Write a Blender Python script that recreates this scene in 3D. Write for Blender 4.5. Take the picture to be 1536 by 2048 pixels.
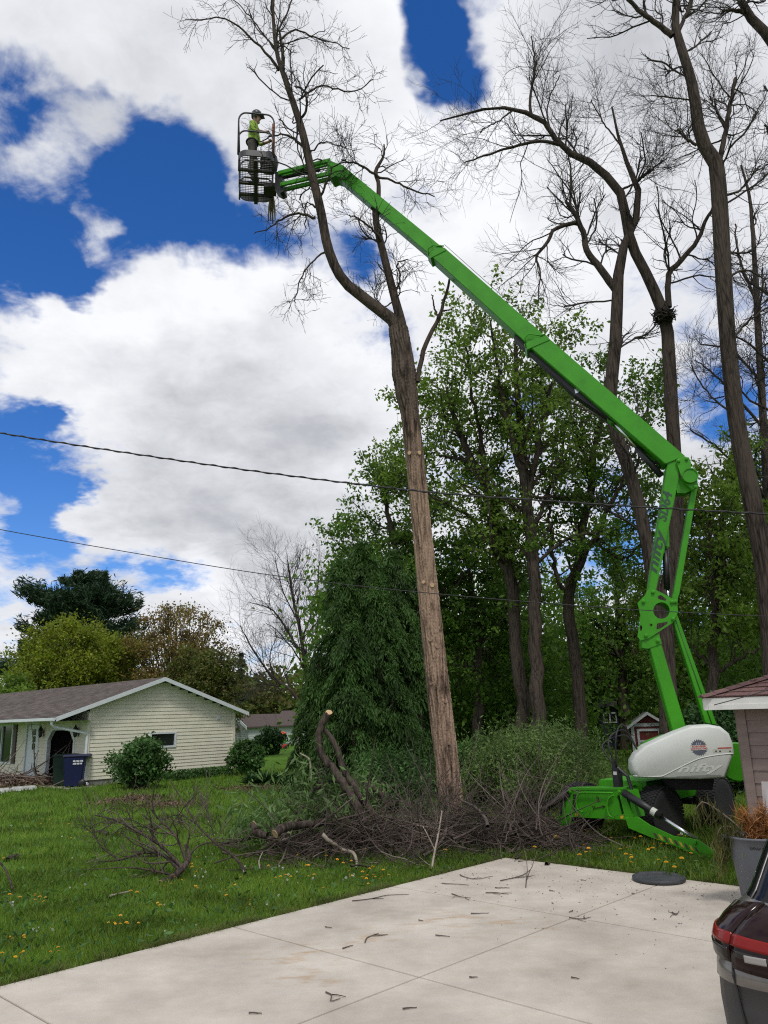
import bpy, bmesh, math, random
import numpy as np
from mathutils import Vector, Matrix
from mathutils.geometry import tessellate_polygon

for _o in list(bpy.data.objects):
    bpy.data.objects.remove(_o)
SC = bpy.context.scene
COL = SC.collection

# ------------------------------------------------------------------ camera
FPX, YH, ROLL, CAM_H = 1560.0, 1430.0, 0.03, 2.1      # focal length and horizon in photo pixels (1536 x 2048)
PITCH = math.atan((YH - 1024) / FPX)
cam_data = bpy.data.cameras.new('camera')
cam_data.sensor_fit = 'VERTICAL'
cam_data.sensor_height = 24.0
cam_data.lens = 12.0 / (1024.0 / FPX)
cam_data.clip_start = 0.05
cam_data.clip_end = 3000
cam = bpy.data.objects.new('camera', cam_data)
COL.objects.link(cam)
SC.camera = cam
_F = np.array([0, math.cos(PITCH), math.sin(PITCH)])
_U0 = np.array([0, -math.sin(PITCH), math.cos(PITCH)])
_R0 = np.array([1.0, 0, 0])
_c, _s = math.cos(ROLL), math.sin(ROLL)
CR = _R0 * _c - _U0 * _s          # image right in the world
CU = _R0 * _s + _U0 * _c          # image up in the world
_m = Matrix(((CR[0], CU[0], -_F[0], 0), (CR[1], CU[1], -_F[1], 0), (CR[2], CU[2], -_F[2], CAM_H), (0, 0, 0, 1)))
cam.matrix_world = _m
CAMP = np.array([0, 0, CAM_H])

def ray(x, y):
    return _F + (x - 768) / FPX * CR + (1024 - y) / FPX * CU
def at(x, y, Y):
    """survey helper: the world point seen at photo pixel x, y that stands Y metres in front"""
    d = ray(x, y); return CAMP + d * (Y / d[1])
def gp(x, y, z=0.0):
    d = ray(x, y); return CAMP + d * ((z - CAM_H) / d[2])
def on_plane(x, y, p0, n):
    d = ray(x, y); return CAMP + d * (np.dot(np.asarray(p0) - CAMP, n) / np.dot(d, n))
def pxm(Y, x=768, y=1400):
    """metres per photo pixel at a point Y metres away"""
    p = at(x, y, Y); return float(np.dot(p - CAMP, _F)) / FPX

# ------------------------------------------------------------------ sky, sun, exposure
SUN_EL, SUN_AZ = math.radians(56), math.radians(172)    # azimuth clockwise from +Y
world = bpy.data.worlds.new('World')
SC.world = world
world.use_nodes = True
wt = world.node_tree
for n_ in list(wt.nodes): wt.nodes.remove(n_)
def N(tree, typ, **kw):
    n = tree.nodes.new(typ)
    for k, v in kw.items():
        if k.startswith('i_'):
            n.inputs[k[2:].replace('_', ' ')].default_value = v
        else:
            setattr(n, k, v)
    return n
def build_sky():
    L = wt.links.new
    out = N(wt, 'ShaderNodeOutputWorld'); bg = N(wt, 'ShaderNodeBackground'); bgc = N(wt, 'ShaderNodeBackground'); mixs = N(wt, 'ShaderNodeMixShader')
    sky = N(wt, 'ShaderNodeTexSky'); sky.sky_type = 'NISHITA'; sky.sun_disc = False
    sky.sun_elevation = SUN_EL; sky.sun_rotation = SUN_AZ; sky.ozone_density = 4.0; sky.air_density = 1.0; sky.dust_density = 0.3
    hs = N(wt, 'ShaderNodeHueSaturation'); hs.inputs['Saturation'].default_value = 1.28; hs.inputs['Value'].default_value = 1.0
    tint = N(wt, 'ShaderNodeMix', data_type='RGBA', blend_type='MULTIPLY'); tint.inputs['Factor'].default_value = 1.0; tint.inputs['B'].default_value = (.80, .86, 1.12, 1)
    L(sky.outputs[0], hs.inputs['Color']); L(hs.outputs[0], tint.inputs['A']); L(tint.outputs['Result'], bg.inputs['Color']); bg.inputs['Strength'].default_value = 0.10
    tc = N(wt, 'ShaderNodeTexCoord')
    nrm = N(wt, 'ShaderNodeVectorMath', operation='NORMALIZE'); L(tc.outputs['Generated'], nrm.inputs[0])
    D = nrm.outputs[0]
    sep = N(wt, 'ShaderNodeSeparateXYZ'); L(D, sep.inputs[0])
    def math_(op, a, b=None, clamp=False):
        m = N(wt, 'ShaderNodeMath', operation=op, use_clamp=clamp)
        for i, v in enumerate((a, b)):
            if v is None: continue
            if isinstance(v, (int, float)): m.inputs[i].default_value = v
            else: L(v, m.inputs[i])
        return m.outputs[0]
    # the cloud layer is a flat sheet overhead: project the direction on it
    zc = math_('ADD', math_('MAXIMUM', sep.outputs[2], 0.0), 0.32)
    inv = math_('DIVIDE', 1.0, zc)
    P = N(wt, 'ShaderNodeVectorMath', operation='SCALE'); L(D, P.inputs[0]); L(inv, P.inputs['Scale'])
    def noise(scale, detail, rough, dist=0.0, off=(0, 0, 0), vec=None):
        mp = N(wt, 'ShaderNodeVectorMath', operation='ADD'); L(vec or P.outputs[0], mp.inputs[0]); mp.inputs[1].default_value = off
        n = N(wt, 'ShaderNodeTexNoise'); n.inputs['Scale'].default_value = scale; n.inputs['Detail'].default_value = detail
        n.inputs['Roughness'].default_value = rough; n.inputs['Distortion'].default_value = dist
        L(mp.outputs[0], n.inputs['Vector']); return n
    n_big = noise(2.3, 2, 0.5, 0.2, (3.1, 1.7, 0.4)).outputs[0]
    n_fine = noise(4.2, 13, 0.60, 0.15, (0.3, 7.7, 2.2)).outputs[0]
    n_wisp = noise(13.0, 10, 0.66, 0.6, (4.3, 1.2, 6.1)).outputs[0]
    n_mid = noise(2.9, 5, 0.55, 0.0, (5.3, 0.7, 8.2)).outputs[0]
    # wobble the direction so cloud edges billow
    wn = noise(4.0, 5, 0.6, 0.0, (9.1, 2.0, 4.0))
    wv = N(wt, 'ShaderNodeVectorMath', operation='SUBTRACT'); L(wn.outputs['Color'], wv.inputs[0]); wv.inputs[1].default_value = (0.5, 0.5, 0.5)
    ws = N(wt, 'ShaderNodeVectorMath', operation='SCALE'); L(wv.outputs[0], ws.inputs[0]); ws.inputs['Scale'].default_value = 0.20
    wd = N(wt, 'ShaderNodeVectorMath', operation='ADD'); L(D, wd.inputs[0]); L(ws.outputs[0], wd.inputs[1])
    wdn = N(wt, 'ShaderNodeVectorMath', operation='NORMALIZE'); L(wd.outputs[0], wdn.inputs[0])
    def blob(px, py, r, amt, fld):
        c = ray(px, py); c = c / np.linalg.norm(c)
        d = N(wt, 'ShaderNodeVectorMath', operation='DOT_PRODUCT'); L(wdn.outputs[0], d.inputs[0]); d.inputs[1].default_value = tuple(c)
        a = math.atan(r / FPX)
        mr = N(wt, 'ShaderNodeMapRange', interpolation_type='SMOOTHSTEP', clamp=True)
        mr.inputs['From Min'].default_value = math.cos(a * 1.45); mr.inputs['From Max'].default_value = math.cos(a * 0.35)
        mr.inputs['To Min'].default_value = 0.0; mr.inputs['To Max'].default_value = amt
        L(d.outputs['Value'], mr.inputs['Value'])
        return math_('ADD', fld, mr.outputs[0])
    fld = math_('ADD', math_('MULTIPLY', n_big, 0.75), 0.38)
    for b in HOLES: fld = blob(b[0], b[1], b[2] * (1.12 if b[3] < 0 else 1), b[3] * (.66 if b[3] < 0 else 1), fld)
    fld = math_('ADD', fld, math_('MULTIPLY', math_('SUBTRACT', n_fine, 0.5), 2.9))
    fld = math_('ADD', fld, math_('MULTIPLY', math_('SUBTRACT', n_wisp, 0.5), 1.0))
    mask = N(wt, 'ShaderNodeMapRange', interpolation_type='SMOOTHSTEP', clamp=True)
    mask.inputs['From Min'].default_value = 0.02; mask.inputs['From Max'].default_value = 0.84
    L(fld, mask.inputs['Value'])
    # thickness shading: thin rims are white, thick middles grey underneath
    thick = math_('ADD', math_('ADD', math_('MULTIPLY', n_mid, 0.85), math_('MULTIPLY', n_fine, 0.9)), math_('MULTIPLY', math_('SUBTRACT', n_wisp, 0.5), 0.35))
    for b in GREYS: thick = blob(*b, thick)
    ramp = N(wt, 'ShaderNodeValToRGB'); L(math_('SUBTRACT', thick, 0.38), ramp.inputs[0])
    e = ramp.color_ramp.elements
    e[0].position = 0.28; e[0].color = (0.86, 0.87, 0.90, 1)
    e[1].position = 0.95; e[1].color = (0.45, 0.465, 0.50, 1)
    m_ = e.new(0.58); m_.color = (0.70, 0.715, 0.75, 1)
    L(ramp.outputs[0], bgc.inputs['Color']); bgc.inputs['Strength'].default_value = 0.93
    L(mask.outputs[0], mixs.inputs[0]); L(bg.outputs[0], mixs.inputs[1]); L(bgc.outputs[0], mixs.inputs[2]); L(mixs.outputs[0], out.inputs['Surface'])
# gaps (negative) and cloud bodies (positive): photo pixel of the direction, radius in pixels, amount
HOLES = [(40, 330, 120, -.75), (150, 300, 90, -.5), (240, 250, 90, -.55), (290, 380, 140, -.95), (180, 450, 120, -.75), (420, 470, 110, -.9), (60, 540, 140, -.85), (20, 420, 80, -.5),
         (310, 310, 90, -.6), (135, 352, 100, 1.5), (60, 215, 70, -.6), (245, 330, 60, -.5), (190, 500, 70, -.5), (60, 500, 90, -.4), (60, 690, 90, .6), (560, 470, 70, -.55), (900, 40, 70, -.75), (920, 120, 75, -.95), (905, 185, 40, -.5), (965, 95, 60, -.8), (850, 60, 50, -.5), (180, 140, 110, .4), (500, 330, 60, .3), (840, 390, 60, -.7), (650, 490, 75, -.65), (720, 530, 50, -.4),
         (20, 745, 45, -.45), (60, 960, 90, -.85), (20, 870, 60, -.6), (110, 1010, 60, -.6), (270, 1125, 70, -.75), (380, 1118, 60, -.7), (140, 1110, 60, -.7), (40, 1140, 70, -.5),
         (560, 1090, 30, -.3), (880, 660, 60, -.6), (1440, 800, 70, -.8), (1500, 900, 70, -.7), (1320, 1150, 90, -.8), (1180, 1120, 80, -.5),
         (350, 130, 170, .55), (700, 180, 170, .5), (1150, 250, 230, .55), (300, 640, 160, .5), (480, 820, 260, .55), (180, 700, 120, .4), (950, 520, 150, .5), (500, 1010, 170, .4), (230, 1060, 70, .4), (400, 1200, 120, .4), (640, 1010, 110, .4), (1450, 200, 200, .35)]
GREYS = [(430, 940, 190, .20), (640, 960, 130, .16), (560, 1180, 120, .12), (240, 860, 130, .1), (300, 560, 120, -.2), (200, 90, 130, .12), (640, 60, 120, .05), (1000, 330, 160, -.15), (1250, 120, 160, .12), (110, 660, 90, -.15), (480, 560, 90, -.25), (420, 1170, 60, -.2)]
build_sky()

sun_d = bpy.data.lights.new('sun', 'SUN')
sun_d.energy = 1.5
sun_d.angle = math.radians(11)
sun_d.color = (1.0, 0.95, 0.87)
sun = bpy.data.objects.new('sun', sun_d)
COL.objects.link(sun)
_sd = Vector((math.sin(SUN_AZ) * math.cos(SUN_EL), math.cos(SUN_AZ) * math.cos(SUN_EL), math.sin(SUN_EL)))
sun.rotation_euler = _sd.to_track_quat('Z', 'Y').to_euler()

SC.view_settings.view_transform = 'Standard'
SC.view_settings.look = 'None'
SC.view_settings.exposure = 0.28
SC.view_settings.gamma = 1.0
SC.view_settings.use_curve_mapping = False
SC.render.engine = 'CYCLES'
SC.cycles.max_bounces = 7
SC.cycles.use_denoising = False
SC.cycles.filter_width = 1.15
SC.cycles.transparent_max_bounces = 8

# ------------------------------------------------------------------ materials
MATS = {}
def mat(name, col, rough=0.6, metal=0.0, var=0.0, vscale=8.0, bump=0.0, bscale=40.0, stretch=None, col2=None, coat=0.0, spec=0.5, vdetail=4):
    if name in MATS: return MATS[name]
    m = bpy.data.materials.new(name); m.use_nodes = True
    t = m.node_tree; b = t.nodes['Principled BSDF']; L = t.links.new
    b.inputs['Base Color'].default_value = (*col, 1); b.inputs['Roughness'].default_value = rough; b.inputs['Metallic'].default_value = metal
    b.inputs['Specular IOR Level'].default_value = spec
    if coat: b.inputs['Coat Weight'].default_value = coat; b.inputs['Coat Roughness'].default_value = 0.08
    tc = N(t, 'ShaderNodeTexCoord'); vec = tc.outputs['Object']
    if stretch:
        mp = N(t, 'ShaderNodeMapping'); mp.inputs['Scale'].default_value = stretch; L(vec, mp.inputs['Vector']); vec = mp.outputs[0]
    if var or col2:
        nz = N(t, 'ShaderNodeTexNoise'); nz.inputs['Scale'].default_value = vscale; nz.inputs['Detail'].default_value = vdetail; L(vec, nz.inputs['Vector'])
        cr = N(t, 'ShaderNodeValToRGB'); L(nz.outputs[0], cr.inputs[0])
        a = col2 if col2 else tuple(max(0, c * (1 - var)) for c in col)
        z = col if col2 else tuple(min(1, c * (1 + var)) for c in col)
        cr.color_ramp.elements[0].position = 0.32; cr.color_ramp.elements[0].color = (*a, 1)
        cr.color_ramp.elements[1].position = 0.68; cr.color_ramp.elements[1].color = (*z, 1)
        L(cr.outputs[0], b.inputs['Base Color'])
    if bump:
        nb = N(t, 'ShaderNodeTexNoise'); nb.inputs['Scale'].default_value = bscale; nb.inputs['Detail'].default_value = 5; L(vec, nb.inputs['Vector'])
        bp = N(t, 'ShaderNodeBump'); bp.inputs['Strength'].default_value = bump; bp.inputs['Distance'].default_value = 0.02
        L(nb.outputs[0], bp.inputs['Height']); L(bp.outputs[0], b.inputs['Normal'])
    MATS[name] = m
    return m
def leaf_mat(name, cols, trans=0.35, rough=0.55, clump=1.3):
    m = bpy.data.materials.new(name); m.use_nodes = True
    t = m.node_tree; L = t.links.new; b = t.nodes['Principled BSDF']; out = t.nodes['Material Output']
    g = N(t, 'ShaderNodeNewGeometry'); cr = N(t, 'ShaderNodeValToRGB'); L(g.outputs['Random Per Island'], cr.inputs[0])
    els = cr.color_ramp.elements
    els[0].color = (*cols[0], 1); els[1].color = (*cols[-1], 1)
    for i, c in enumerate(cols[1:-1]):
        e = els.new((i + 1) / (len(cols) - 1)); e.color = (*c, 1)
    tc = N(t, 'ShaderNodeTexCoord'); nz = N(t, 'ShaderNodeTexNoise'); nz.inputs['Scale'].default_value = clump; nz.inputs['Detail'].default_value = 3; L(tc.outputs['Object'], nz.inputs['Vector'])
    mr = N(t, 'ShaderNodeMapRange', clamp=True); L(nz.outputs[0], mr.inputs[0]); mr.inputs['From Min'].default_value = .32; mr.inputs['From Max'].default_value = .68; mr.inputs['To Min'].default_value = .55; mr.inputs['To Max'].default_value = 1.5
    vm = N(t, 'ShaderNodeVectorMath', operation='SCALE'); L(cr.outputs[0], vm.inputs[0]); L(mr.outputs[0], vm.inputs['Scale']); COLR = vm.outputs[0]     # young and old growth differ from clump to clump
    L(COLR, b.inputs['Base Color']); b.inputs['Roughness'].default_value = rough; b.inputs['Specular IOR Level'].default_value = 0.3
    tr = N(t, 'ShaderNodeBsdfTranslucent'); L(COLR, tr.inputs['Color'])
    mx = N(t, 'ShaderNodeMixShader'); mx.inputs[0].default_value = trans
    L(b.outputs[0], mx.inputs[1]); L(tr.outputs[0], mx.inputs[2]); L(mx.outputs[0], out.inputs['Surface'])
    return m
def bark_mat(name, c_hi, c_lo, scale=9.0, strength=0.9, upper=None):
    m = bpy.data.materials.new(name); m.use_nodes = True
    t = m.node_tree; L = t.links.new; b = t.nodes['Principled BSDF']
    tc = N(t, 'ShaderNodeTexCoord'); mp = N(t, 'ShaderNodeMapping'); mp.inputs['Scale'].default_value = (1, 1, 0.12); L(tc.outputs['Object'], mp.inputs['Vector'])
    n1 = N(t, 'ShaderNodeTexNoise'); n1.inputs['Scale'].default_value = scale; n1.inputs['Detail'].default_value = 6; n1.inputs['Distortion'].default_value = 0.6; L(mp.outputs[0], n1.inputs['Vector'])
    v = N(t, 'ShaderNodeTexVoronoi', feature='DISTANCE_TO_EDGE'); v.inputs['Scale'].default_value = scale * 1.8; L(mp.outputs[0], v.inputs['Vector'])
    n2 = N(t, 'ShaderNodeTexNoise'); n2.inputs['Scale'].default_value = 1.1; n2.inputs['Detail'].default_value = 3; L(tc.outputs['Object'], n2.inputs['Vector'])
    mu = N(t, 'ShaderNodeMath', operation='MULTIPLY_ADD'); L(v.outputs['Distance'], mu.inputs[0]); mu.inputs[1].default_value = 1.1; L(n1.outputs[0], mu.inputs[2])
    ad = N(t, 'ShaderNodeMath', operation='MULTIPLY_ADD'); L(n2.outputs[0], ad.inputs[0]); ad.inputs[1].default_value = 0.5; L(mu.outputs[0], ad.inputs[2])
    cr = N(t, 'ShaderNodeValToRGB'); L(ad.outputs[0], cr.inputs[0])
    e = cr.color_ramp.elements; e[0].position = 0.58; e[0].color = (*c_lo, 1); e[1].position = 0.98; e[1].color = (*c_hi, 1)
    colr = cr.outputs[0]
    if upper:      # weathered bark higher up the stem: (z from, z to, high colour, low colour)
        c2 = N(t, 'ShaderNodeValToRGB'); L(ad.outputs[0], c2.inputs[0]); e2 = c2.color_ramp.elements; e2[0].position = .58; e2[0].color = (*upper[3], 1); e2[1].position = .98; e2[1].color = (*upper[2], 1)
        sx = N(t, 'ShaderNodeSeparateXYZ'); L(tc.outputs['Object'], sx.inputs[0]); hz = N(t, 'ShaderNodeMath', operation='MULTIPLY_ADD'); L(n2.outputs[0], hz.inputs[0]); hz.inputs[1].default_value = 2.5; L(sx.outputs[2], hz.inputs[2])
        mr = N(t, 'ShaderNodeMapRange', interpolation_type='SMOOTHSTEP', clamp=True); L(hz.outputs[0], mr.inputs[0]); mr.inputs['From Min'].default_value = upper[0] + 1.2; mr.inputs['From Max'].default_value = upper[1] + 1.2
        mxu = N(t, 'ShaderNodeMix', data_type='RGBA'); L(mr.outputs[0], mxu.inputs['Factor']); L(colr, mxu.inputs['A']); L(c2.outputs[0], mxu.inputs['B']); colr = mxu.outputs['Result']
    L(colr, b.inputs['Base Color']); b.inputs['Roughness'].default_value = 0.92; b.inputs['Specular IOR Level'].default_value = 0.15
    bp = N(t, 'ShaderNodeBump'); bp.inputs['Strength'].default_value = strength; bp.inputs['Distance'].default_value = 0.03; L(mu.outputs[0], bp.inputs['Height']); L(bp.outputs[0], b.inputs['Normal'])
    return m

# ------------------------------------------------------------------ object helpers
ORG = {}
def tag(o, label=None, cat=None, group=None, kind=None):
    if label: o['label'] = label
    if cat: o['category'] = cat
    if group: o['group'] = group
    if kind: o['kind'] = kind
    return o
def thing(name, loc, label, cat, group=None):
    o = bpy.data.objects.new(name, None); COL.objects.link(o)
    o.empty_display_size = 0.2
    o.location = tuple(float(v) for v in loc); ORG[o] = np.array([float(v) for v in loc])
    return tag(o, label, cat, group)
def link_mesh(name, me, parent, base=None):
    o = bpy.data.objects.new(name, me); COL.objects.link(o)
    if parent is not None:
        o.parent = parent; ORG[o] = ORG[parent]
    else:
        ORG[o] = np.zeros(3) if base is None else np.asarray(base, float)
        o.location = tuple(ORG[o])
    return o
def add_mats(me, mats):
    for m in (mats if isinstance(mats, (list, tuple)) else [mats]): me.materials.append(m)
def mesh_np(name, V, F, mats, parent=None, smooth=False, base=None, midx=None):
    """V (n,3) world coordinates; F a list of (m,k) index arrays"""
    org = ORG[parent] if parent is not None else (np.zeros(3) if base is None else np.asarray(base, float))
    V = np.asarray(V, dtype=np.float32) - org.astype(np.float32)
    me = bpy.data.meshes.new(name)
    F = [np.asarray(f, dtype=np.int32) for f in (F if isinstance(F, list) else [F]) if len(f)]
    nl = sum(f.size for f in F); nf = sum(len(f) for f in F)
    me.vertices.add(len(V)); me.vertices.foreach_set('co', V.ravel())
    me.loops.add(nl); me.polygons.add(nf)
    me.loops.foreach_set('vertex_index', np.concatenate([f.ravel() for f in F]))
    tot = np.concatenate([np.full(len(f), f.shape[1], np.int32) for f in F])
    st = np.concatenate([[0], np.cumsum(tot)[:-1]]).astype(np.int32)
    me.polygons.foreach_set('loop_start', st)
    try: me.polygons.foreach_set('loop_total', tot)
    except Exception: pass
    if midx is not None: me.polygons.foreach_set('material_index', np.asarray(midx, np.int32))
    if smooth: me.polygons.foreach_set('use_smooth', np.ones(nf, bool))
    me.update(calc_edges=True)
    add_mats(me, mats)
    return link_mesh(name, me, parent, base)
class MB:
    """collects shapes in world coordinates; build() links them as one mesh"""
    def __init__(s): s.v = []; s.f = []; s.mi = []; s.m = 0; s.sm = []; s.smooth = False
    def add(s, V, F):
        o = len(s.v); s.v.extend([tuple(float(c) for c in p) for p in V])
        for f in F: s.f.append(tuple(int(i) + o for i in f)); s.mi.append(s.m); s.sm.append(s.smooth)
        return s
    def hexa(s, P):   # 8 points: bottom ring 0-3, top ring 4-7
        return s.add(P, [(3, 2, 1, 0), (4, 5, 6, 7), (0, 1, 5, 4), (1, 2, 6, 5), (2, 3, 7, 6), (3, 0, 4, 7)])
    def box(s, c, ax, ay, az):
        c, ax, ay, az = (np.asarray(q, float) for q in (c, ax, ay, az))
        P = [c + i * ax + j * ay + k * az for k in (-1, 1) for i, j in ((-1, -1), (1, -1), (1, 1), (-1, 1))]
        return s.hexa(P)
    def aabox(s, a, b):
        a = np.asarray(a, float); b = np.asarray(b, float); h = (b - a) / 2
        return s.box((a + b) / 2, (h[0], 0, 0), (0, h[1], 0), (0, 0, h[2]))
    def quad(s, *P): return s.add(P, [tuple(range(len(P)))])
    def prism(s, poly, vec, holes=()):
        """extrude a flat polygon (list of 3d points) by vec"""
        loops = [[Vector(p) for p in poly]] + [[Vector(p) for p in h] for h in holes]
        tri = tessellate_polygon(loops); flat = [p for l in loops for p in l]; n = len(flat)
        vec = Vector(vec); V = flat + [p + vec for p in flat]
        if holes: F = [tuple(t) for t in tri] + [tuple(i + n for i in reversed(t)) for t in tri]
        else: F = [tuple(range(n)), tuple(range(2 * n - 1, n - 1, -1))]
        k = 0
        for l in loops:
            m = len(l)
            for i in range(m):
                a, b = k + i, k + (i + 1) % m
                F.append((a, b, b + n, a + n))
            k += m
        return s.add(V, F)
    def tube(s, pts, rad, sides=8, cap=True):
        pts = np.asarray(pts, float); n = len(pts); rad = np.broadcast_to(np.asarray(rad, float), (n,))
        V, F = tube_np(pts[None], rad[None], sides)
        s.add(V, F)
        if cap:
            b = len(s.v) - len(V)
            s.f.append(tuple(b + i for i in range(sides - 1, -1, -1))); s.mi.append(s.m); s.sm.append(False)
            s.f.append(tuple(b + (n - 1) * sides + i for i in range(sides))); s.mi.append(s.m); s.sm.append(False)
        return s
    def lathe(s, c, axis, prof, sides=24, u=None):
        """prof: (radius, height) pairs along axis from c"""
        c = np.asarray(c, float); axis = np.asarray(axis, float); axis = axis / np.linalg.norm(axis)
        if u is None: u = np.cross(axis, (0, 0, 1) if abs(axis[2]) < .9 else (1, 0, 0))
        u = u / np.linalg.norm(u); v = np.cross(axis, u)
        V = []; F = []
        for r, h in prof:
            for k in range(sides):
                a = 2 * math.pi * k / sides; V.append(c + axis * h + (u * math.cos(a) + v * math.sin(a)) * r)
        for i in range(len(prof) - 1):
            for k in range(sides):
                k2 = (k + 1) % sides; F.append((i * sides + k, i * sides + k2, (i + 1) * sides + k2, (i + 1) * sides + k))
        F.append(tuple(range(sides - 1, -1, -1))); F.append(tuple((len(prof) - 1) * sides + k for k in range(sides)))
        return s.add(V, F)
    def build(s, name, mats, parent=None, base=None, bevel=0.0, recalc=True):
        org = ORG[parent] if parent is not None else (np.zeros(3) if base is None else np.asarray(base, float))
        me = bpy.data.meshes.new(name)
        me.from_pydata([(p[0] - org[0], p[1] - org[1], p[2] - org[2]) for p in s.v], [], s.f)
        add_mats(me, mats)
        me.polygons.foreach_set('material_index', np.asarray(s.mi, np.int32)); me.polygons.foreach_set('use_smooth', np.asarray(s.sm, bool))
        if recalc:
            bm = bmesh.new(); bm.from_mesh(me); bmesh.ops.recalc_face_normals(bm, faces=bm.faces)
            if bevel: 
                es = [e for e in bm.edges if len(e.link_faces) == 2 and e.calc_face_angle(0) > 0.5]
                bmesh.ops.bevel(bm, geom=es, offset=bevel, segments=2, affect='EDGES', clamp_overlap=True)
            bm.to_mesh(me); bm.free()
        me.update()
        return link_mesh(name, me, parent, base)
def unit(v):
    v = np.asarray(v, float); return v / np.maximum(np.linalg.norm(v, axis=-1, keepdims=True), 1e-9)
def tube_np(P, R, sides):
    """P (T,n,3), R (T,n): tubes as one vertex and quad array"""
    T, n, _ = P.shape
    t = np.empty_like(P); t[:, 1:-1] = P[:, 2:] - P[:, :-2]; t[:, 0] = P[:, 1] - P[:, 0]; t[:, -1] = P[:, -1] - P[:, -2]
    t = unit(t)
    mean = unit(P[:, -1] - P[:, 0])
    ref = np.where(np.abs(mean[:, 2:3]) > 0.75, np.array([[1.0, 0.13, 0]]), np.array([[0.05, 0.1, 1.0]]))
    u = unit(np.cross(t, ref[:, None, :])); v = np.cross(t, u)
    a = np.arange(sides) * 2 * math.pi / sides
    V = P[:, :, None, :] + R[:, :, None, None] * (u[:, :, None, :] * np.cos(a)[None, None, :, None] + v[:, :, None, :] * np.sin(a)[None, None, :, None])
    V = V.reshape(-1, 3)
    i = np.arange(T)[:, None, None] * n * sides + np.arange(n - 1)[None, :, None] * sides
    k = np.arange(sides)[None, None, :]; k2 = (k + 1) % sides
    F = np.stack([i + k, i + k2, i + sides + k2, i + sides + k], -1).reshape(-1, 4)
    return V, F
def merge(parts):
    Vs, Fs, o = [], [], 0
    for V, F in parts:
        Vs.append(V); Fs.append(F + o); o += len(V)
    return np.concatenate(Vs), np.concatenate(Fs)
def resample(pts, rad, n):
    """smooth a polyline (Catmull-Rom) to n points"""
    pts = np.asarray(pts, float); rad = np.asarray(rad, float); m = len(pts)
    d = np.concatenate([[0], np.cumsum(np.linalg.norm(np.diff(pts, axis=0), axis=1))]); d /= d[-1]
    s = np.linspace(0, 1, n); out = []
    for q in s:
        i = min(max(np.searchsorted(d, q) - 1, 0), m - 2); f = (q - d[i]) / max(d[i + 1] - d[i], 1e-9)
        p0, p1, p2, p3 = pts[max(i - 1, 0)], pts[i], pts[i + 1], pts[min(i + 2, m - 1)]
        out.append(0.5 * (2 * p1 + (p2 - p0) * f + (2 * p0 - 5 * p1 + 4 * p2 - p3) * f * f + (3 * p1 - p0 - 3 * p2 + p3) * f ** 3))
    return np.array(out), np.interp(s, d, rad)
def spawn(rng, P, R, k, t0, t1, ang, length, rr, n, wander=0.22, trop=(0, 0, 0.0), rmin=0.004, tip=0.45, lenfade=0.4):
    """k side shoots on every tube of P: (T*k, n, 3) points and radii"""
    T, m, _ = P.shape
    t = rng.uniform(t0, t1, (T, k)); f = t * (m - 1); i = np.minimum(f.astype(int), m - 2); w = (f - i)[..., None]
    ti = np.arange(T)[:, None]
    p = P[ti, i] * (1 - w) + P[ti, i + 1] * w; r = R[ti, i] * (1 - w[..., 0]) + R[ti, i + 1] * w[..., 0]
    tan = unit(P[ti, i + 1] - P[ti, i])
    rv = unit(rng.normal(size=(T, k, 3))); perp = unit(np.cross(tan, rv))
    a = np.radians(rng.uniform(ang[0], ang[1], (T, k)))[..., None]
    d = unit(tan * np.cos(a) + perp * np.sin(a))
    ln = rng.uniform(length[0], length[1], (T, k)) * (1 - lenfade * t)
    p, d, r, ln = p.reshape(-1, 3), d.reshape(-1, 3), r.ravel(), ln.ravel()
    out = np.empty((T * k, n, 3)); out[:, 0] = p; step = (ln / (n - 1))[:, None]; tr = np.asarray(trop, float)
    for j in range(1, n):
        d = unit(d + rng.normal(size=d.shape) * wander + tr / (n - 1)); out[:, j] = out[:, j - 1] + d * step
    r0 = np.maximum(np.minimum(r * rr, r * 0.9), rmin)
    rad = r0[:, None] * np.linspace(1, tip, n)[None, :]
    return out, np.maximum(rad, rmin * 0.75)
def leaves_np(rng, C, size, aspect=0.5, droop=0.0, dirs=None, spread=1.0, fold=0.0):
    """one four-cornered leaf at every centre"""
    n = len(C); sz = rng.uniform(0.65, 1.35, (n, 1)) * size
    a = rng.normal(size=(n, 3)) * spread
    if dirs is not None: a = a + dirs
    a[:, 2] -= droop; a = unit(a)
    b = unit(np.cross(a, rng.normal(size=(n, 3))))
    V = np.stack([C - a * sz * .5, C + b * sz * aspect * .5, C + a * sz * .5, C - b * sz * aspect * .5], 1).reshape(-1, 3)
    F = np.arange(n * 4).reshape(-1, 4)
    return V, F
def text_mesh(txt, size, shear=0.0, extrude=0.0, spacing=1.0, bold=0.0):
    """letters as (verts, faces) flat in x, y with x from 0"""
    c = bpy.data.curves.new('lettering', 'FONT'); c.body = txt; c.size = size; c.shear = shear; c.extrude = extrude; c.space_character = spacing; c.offset = bold; c.resolution_u = 3
    o = bpy.data.objects.new('lettering', c); COL.objects.link(o)
    dg = bpy.context.evaluated_depsgraph_get(); me = bpy.data.meshes.new_from_object(o.evaluated_get(dg))
    V = [tuple(v.co) for v in me.vertices]; F = [tuple(p.vertices) for p in me.polygons]
    bpy.data.objects.remove(o); bpy.data.curves.remove(c); bpy.data.meshes.remove(me)
    return np.array(V), F
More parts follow.
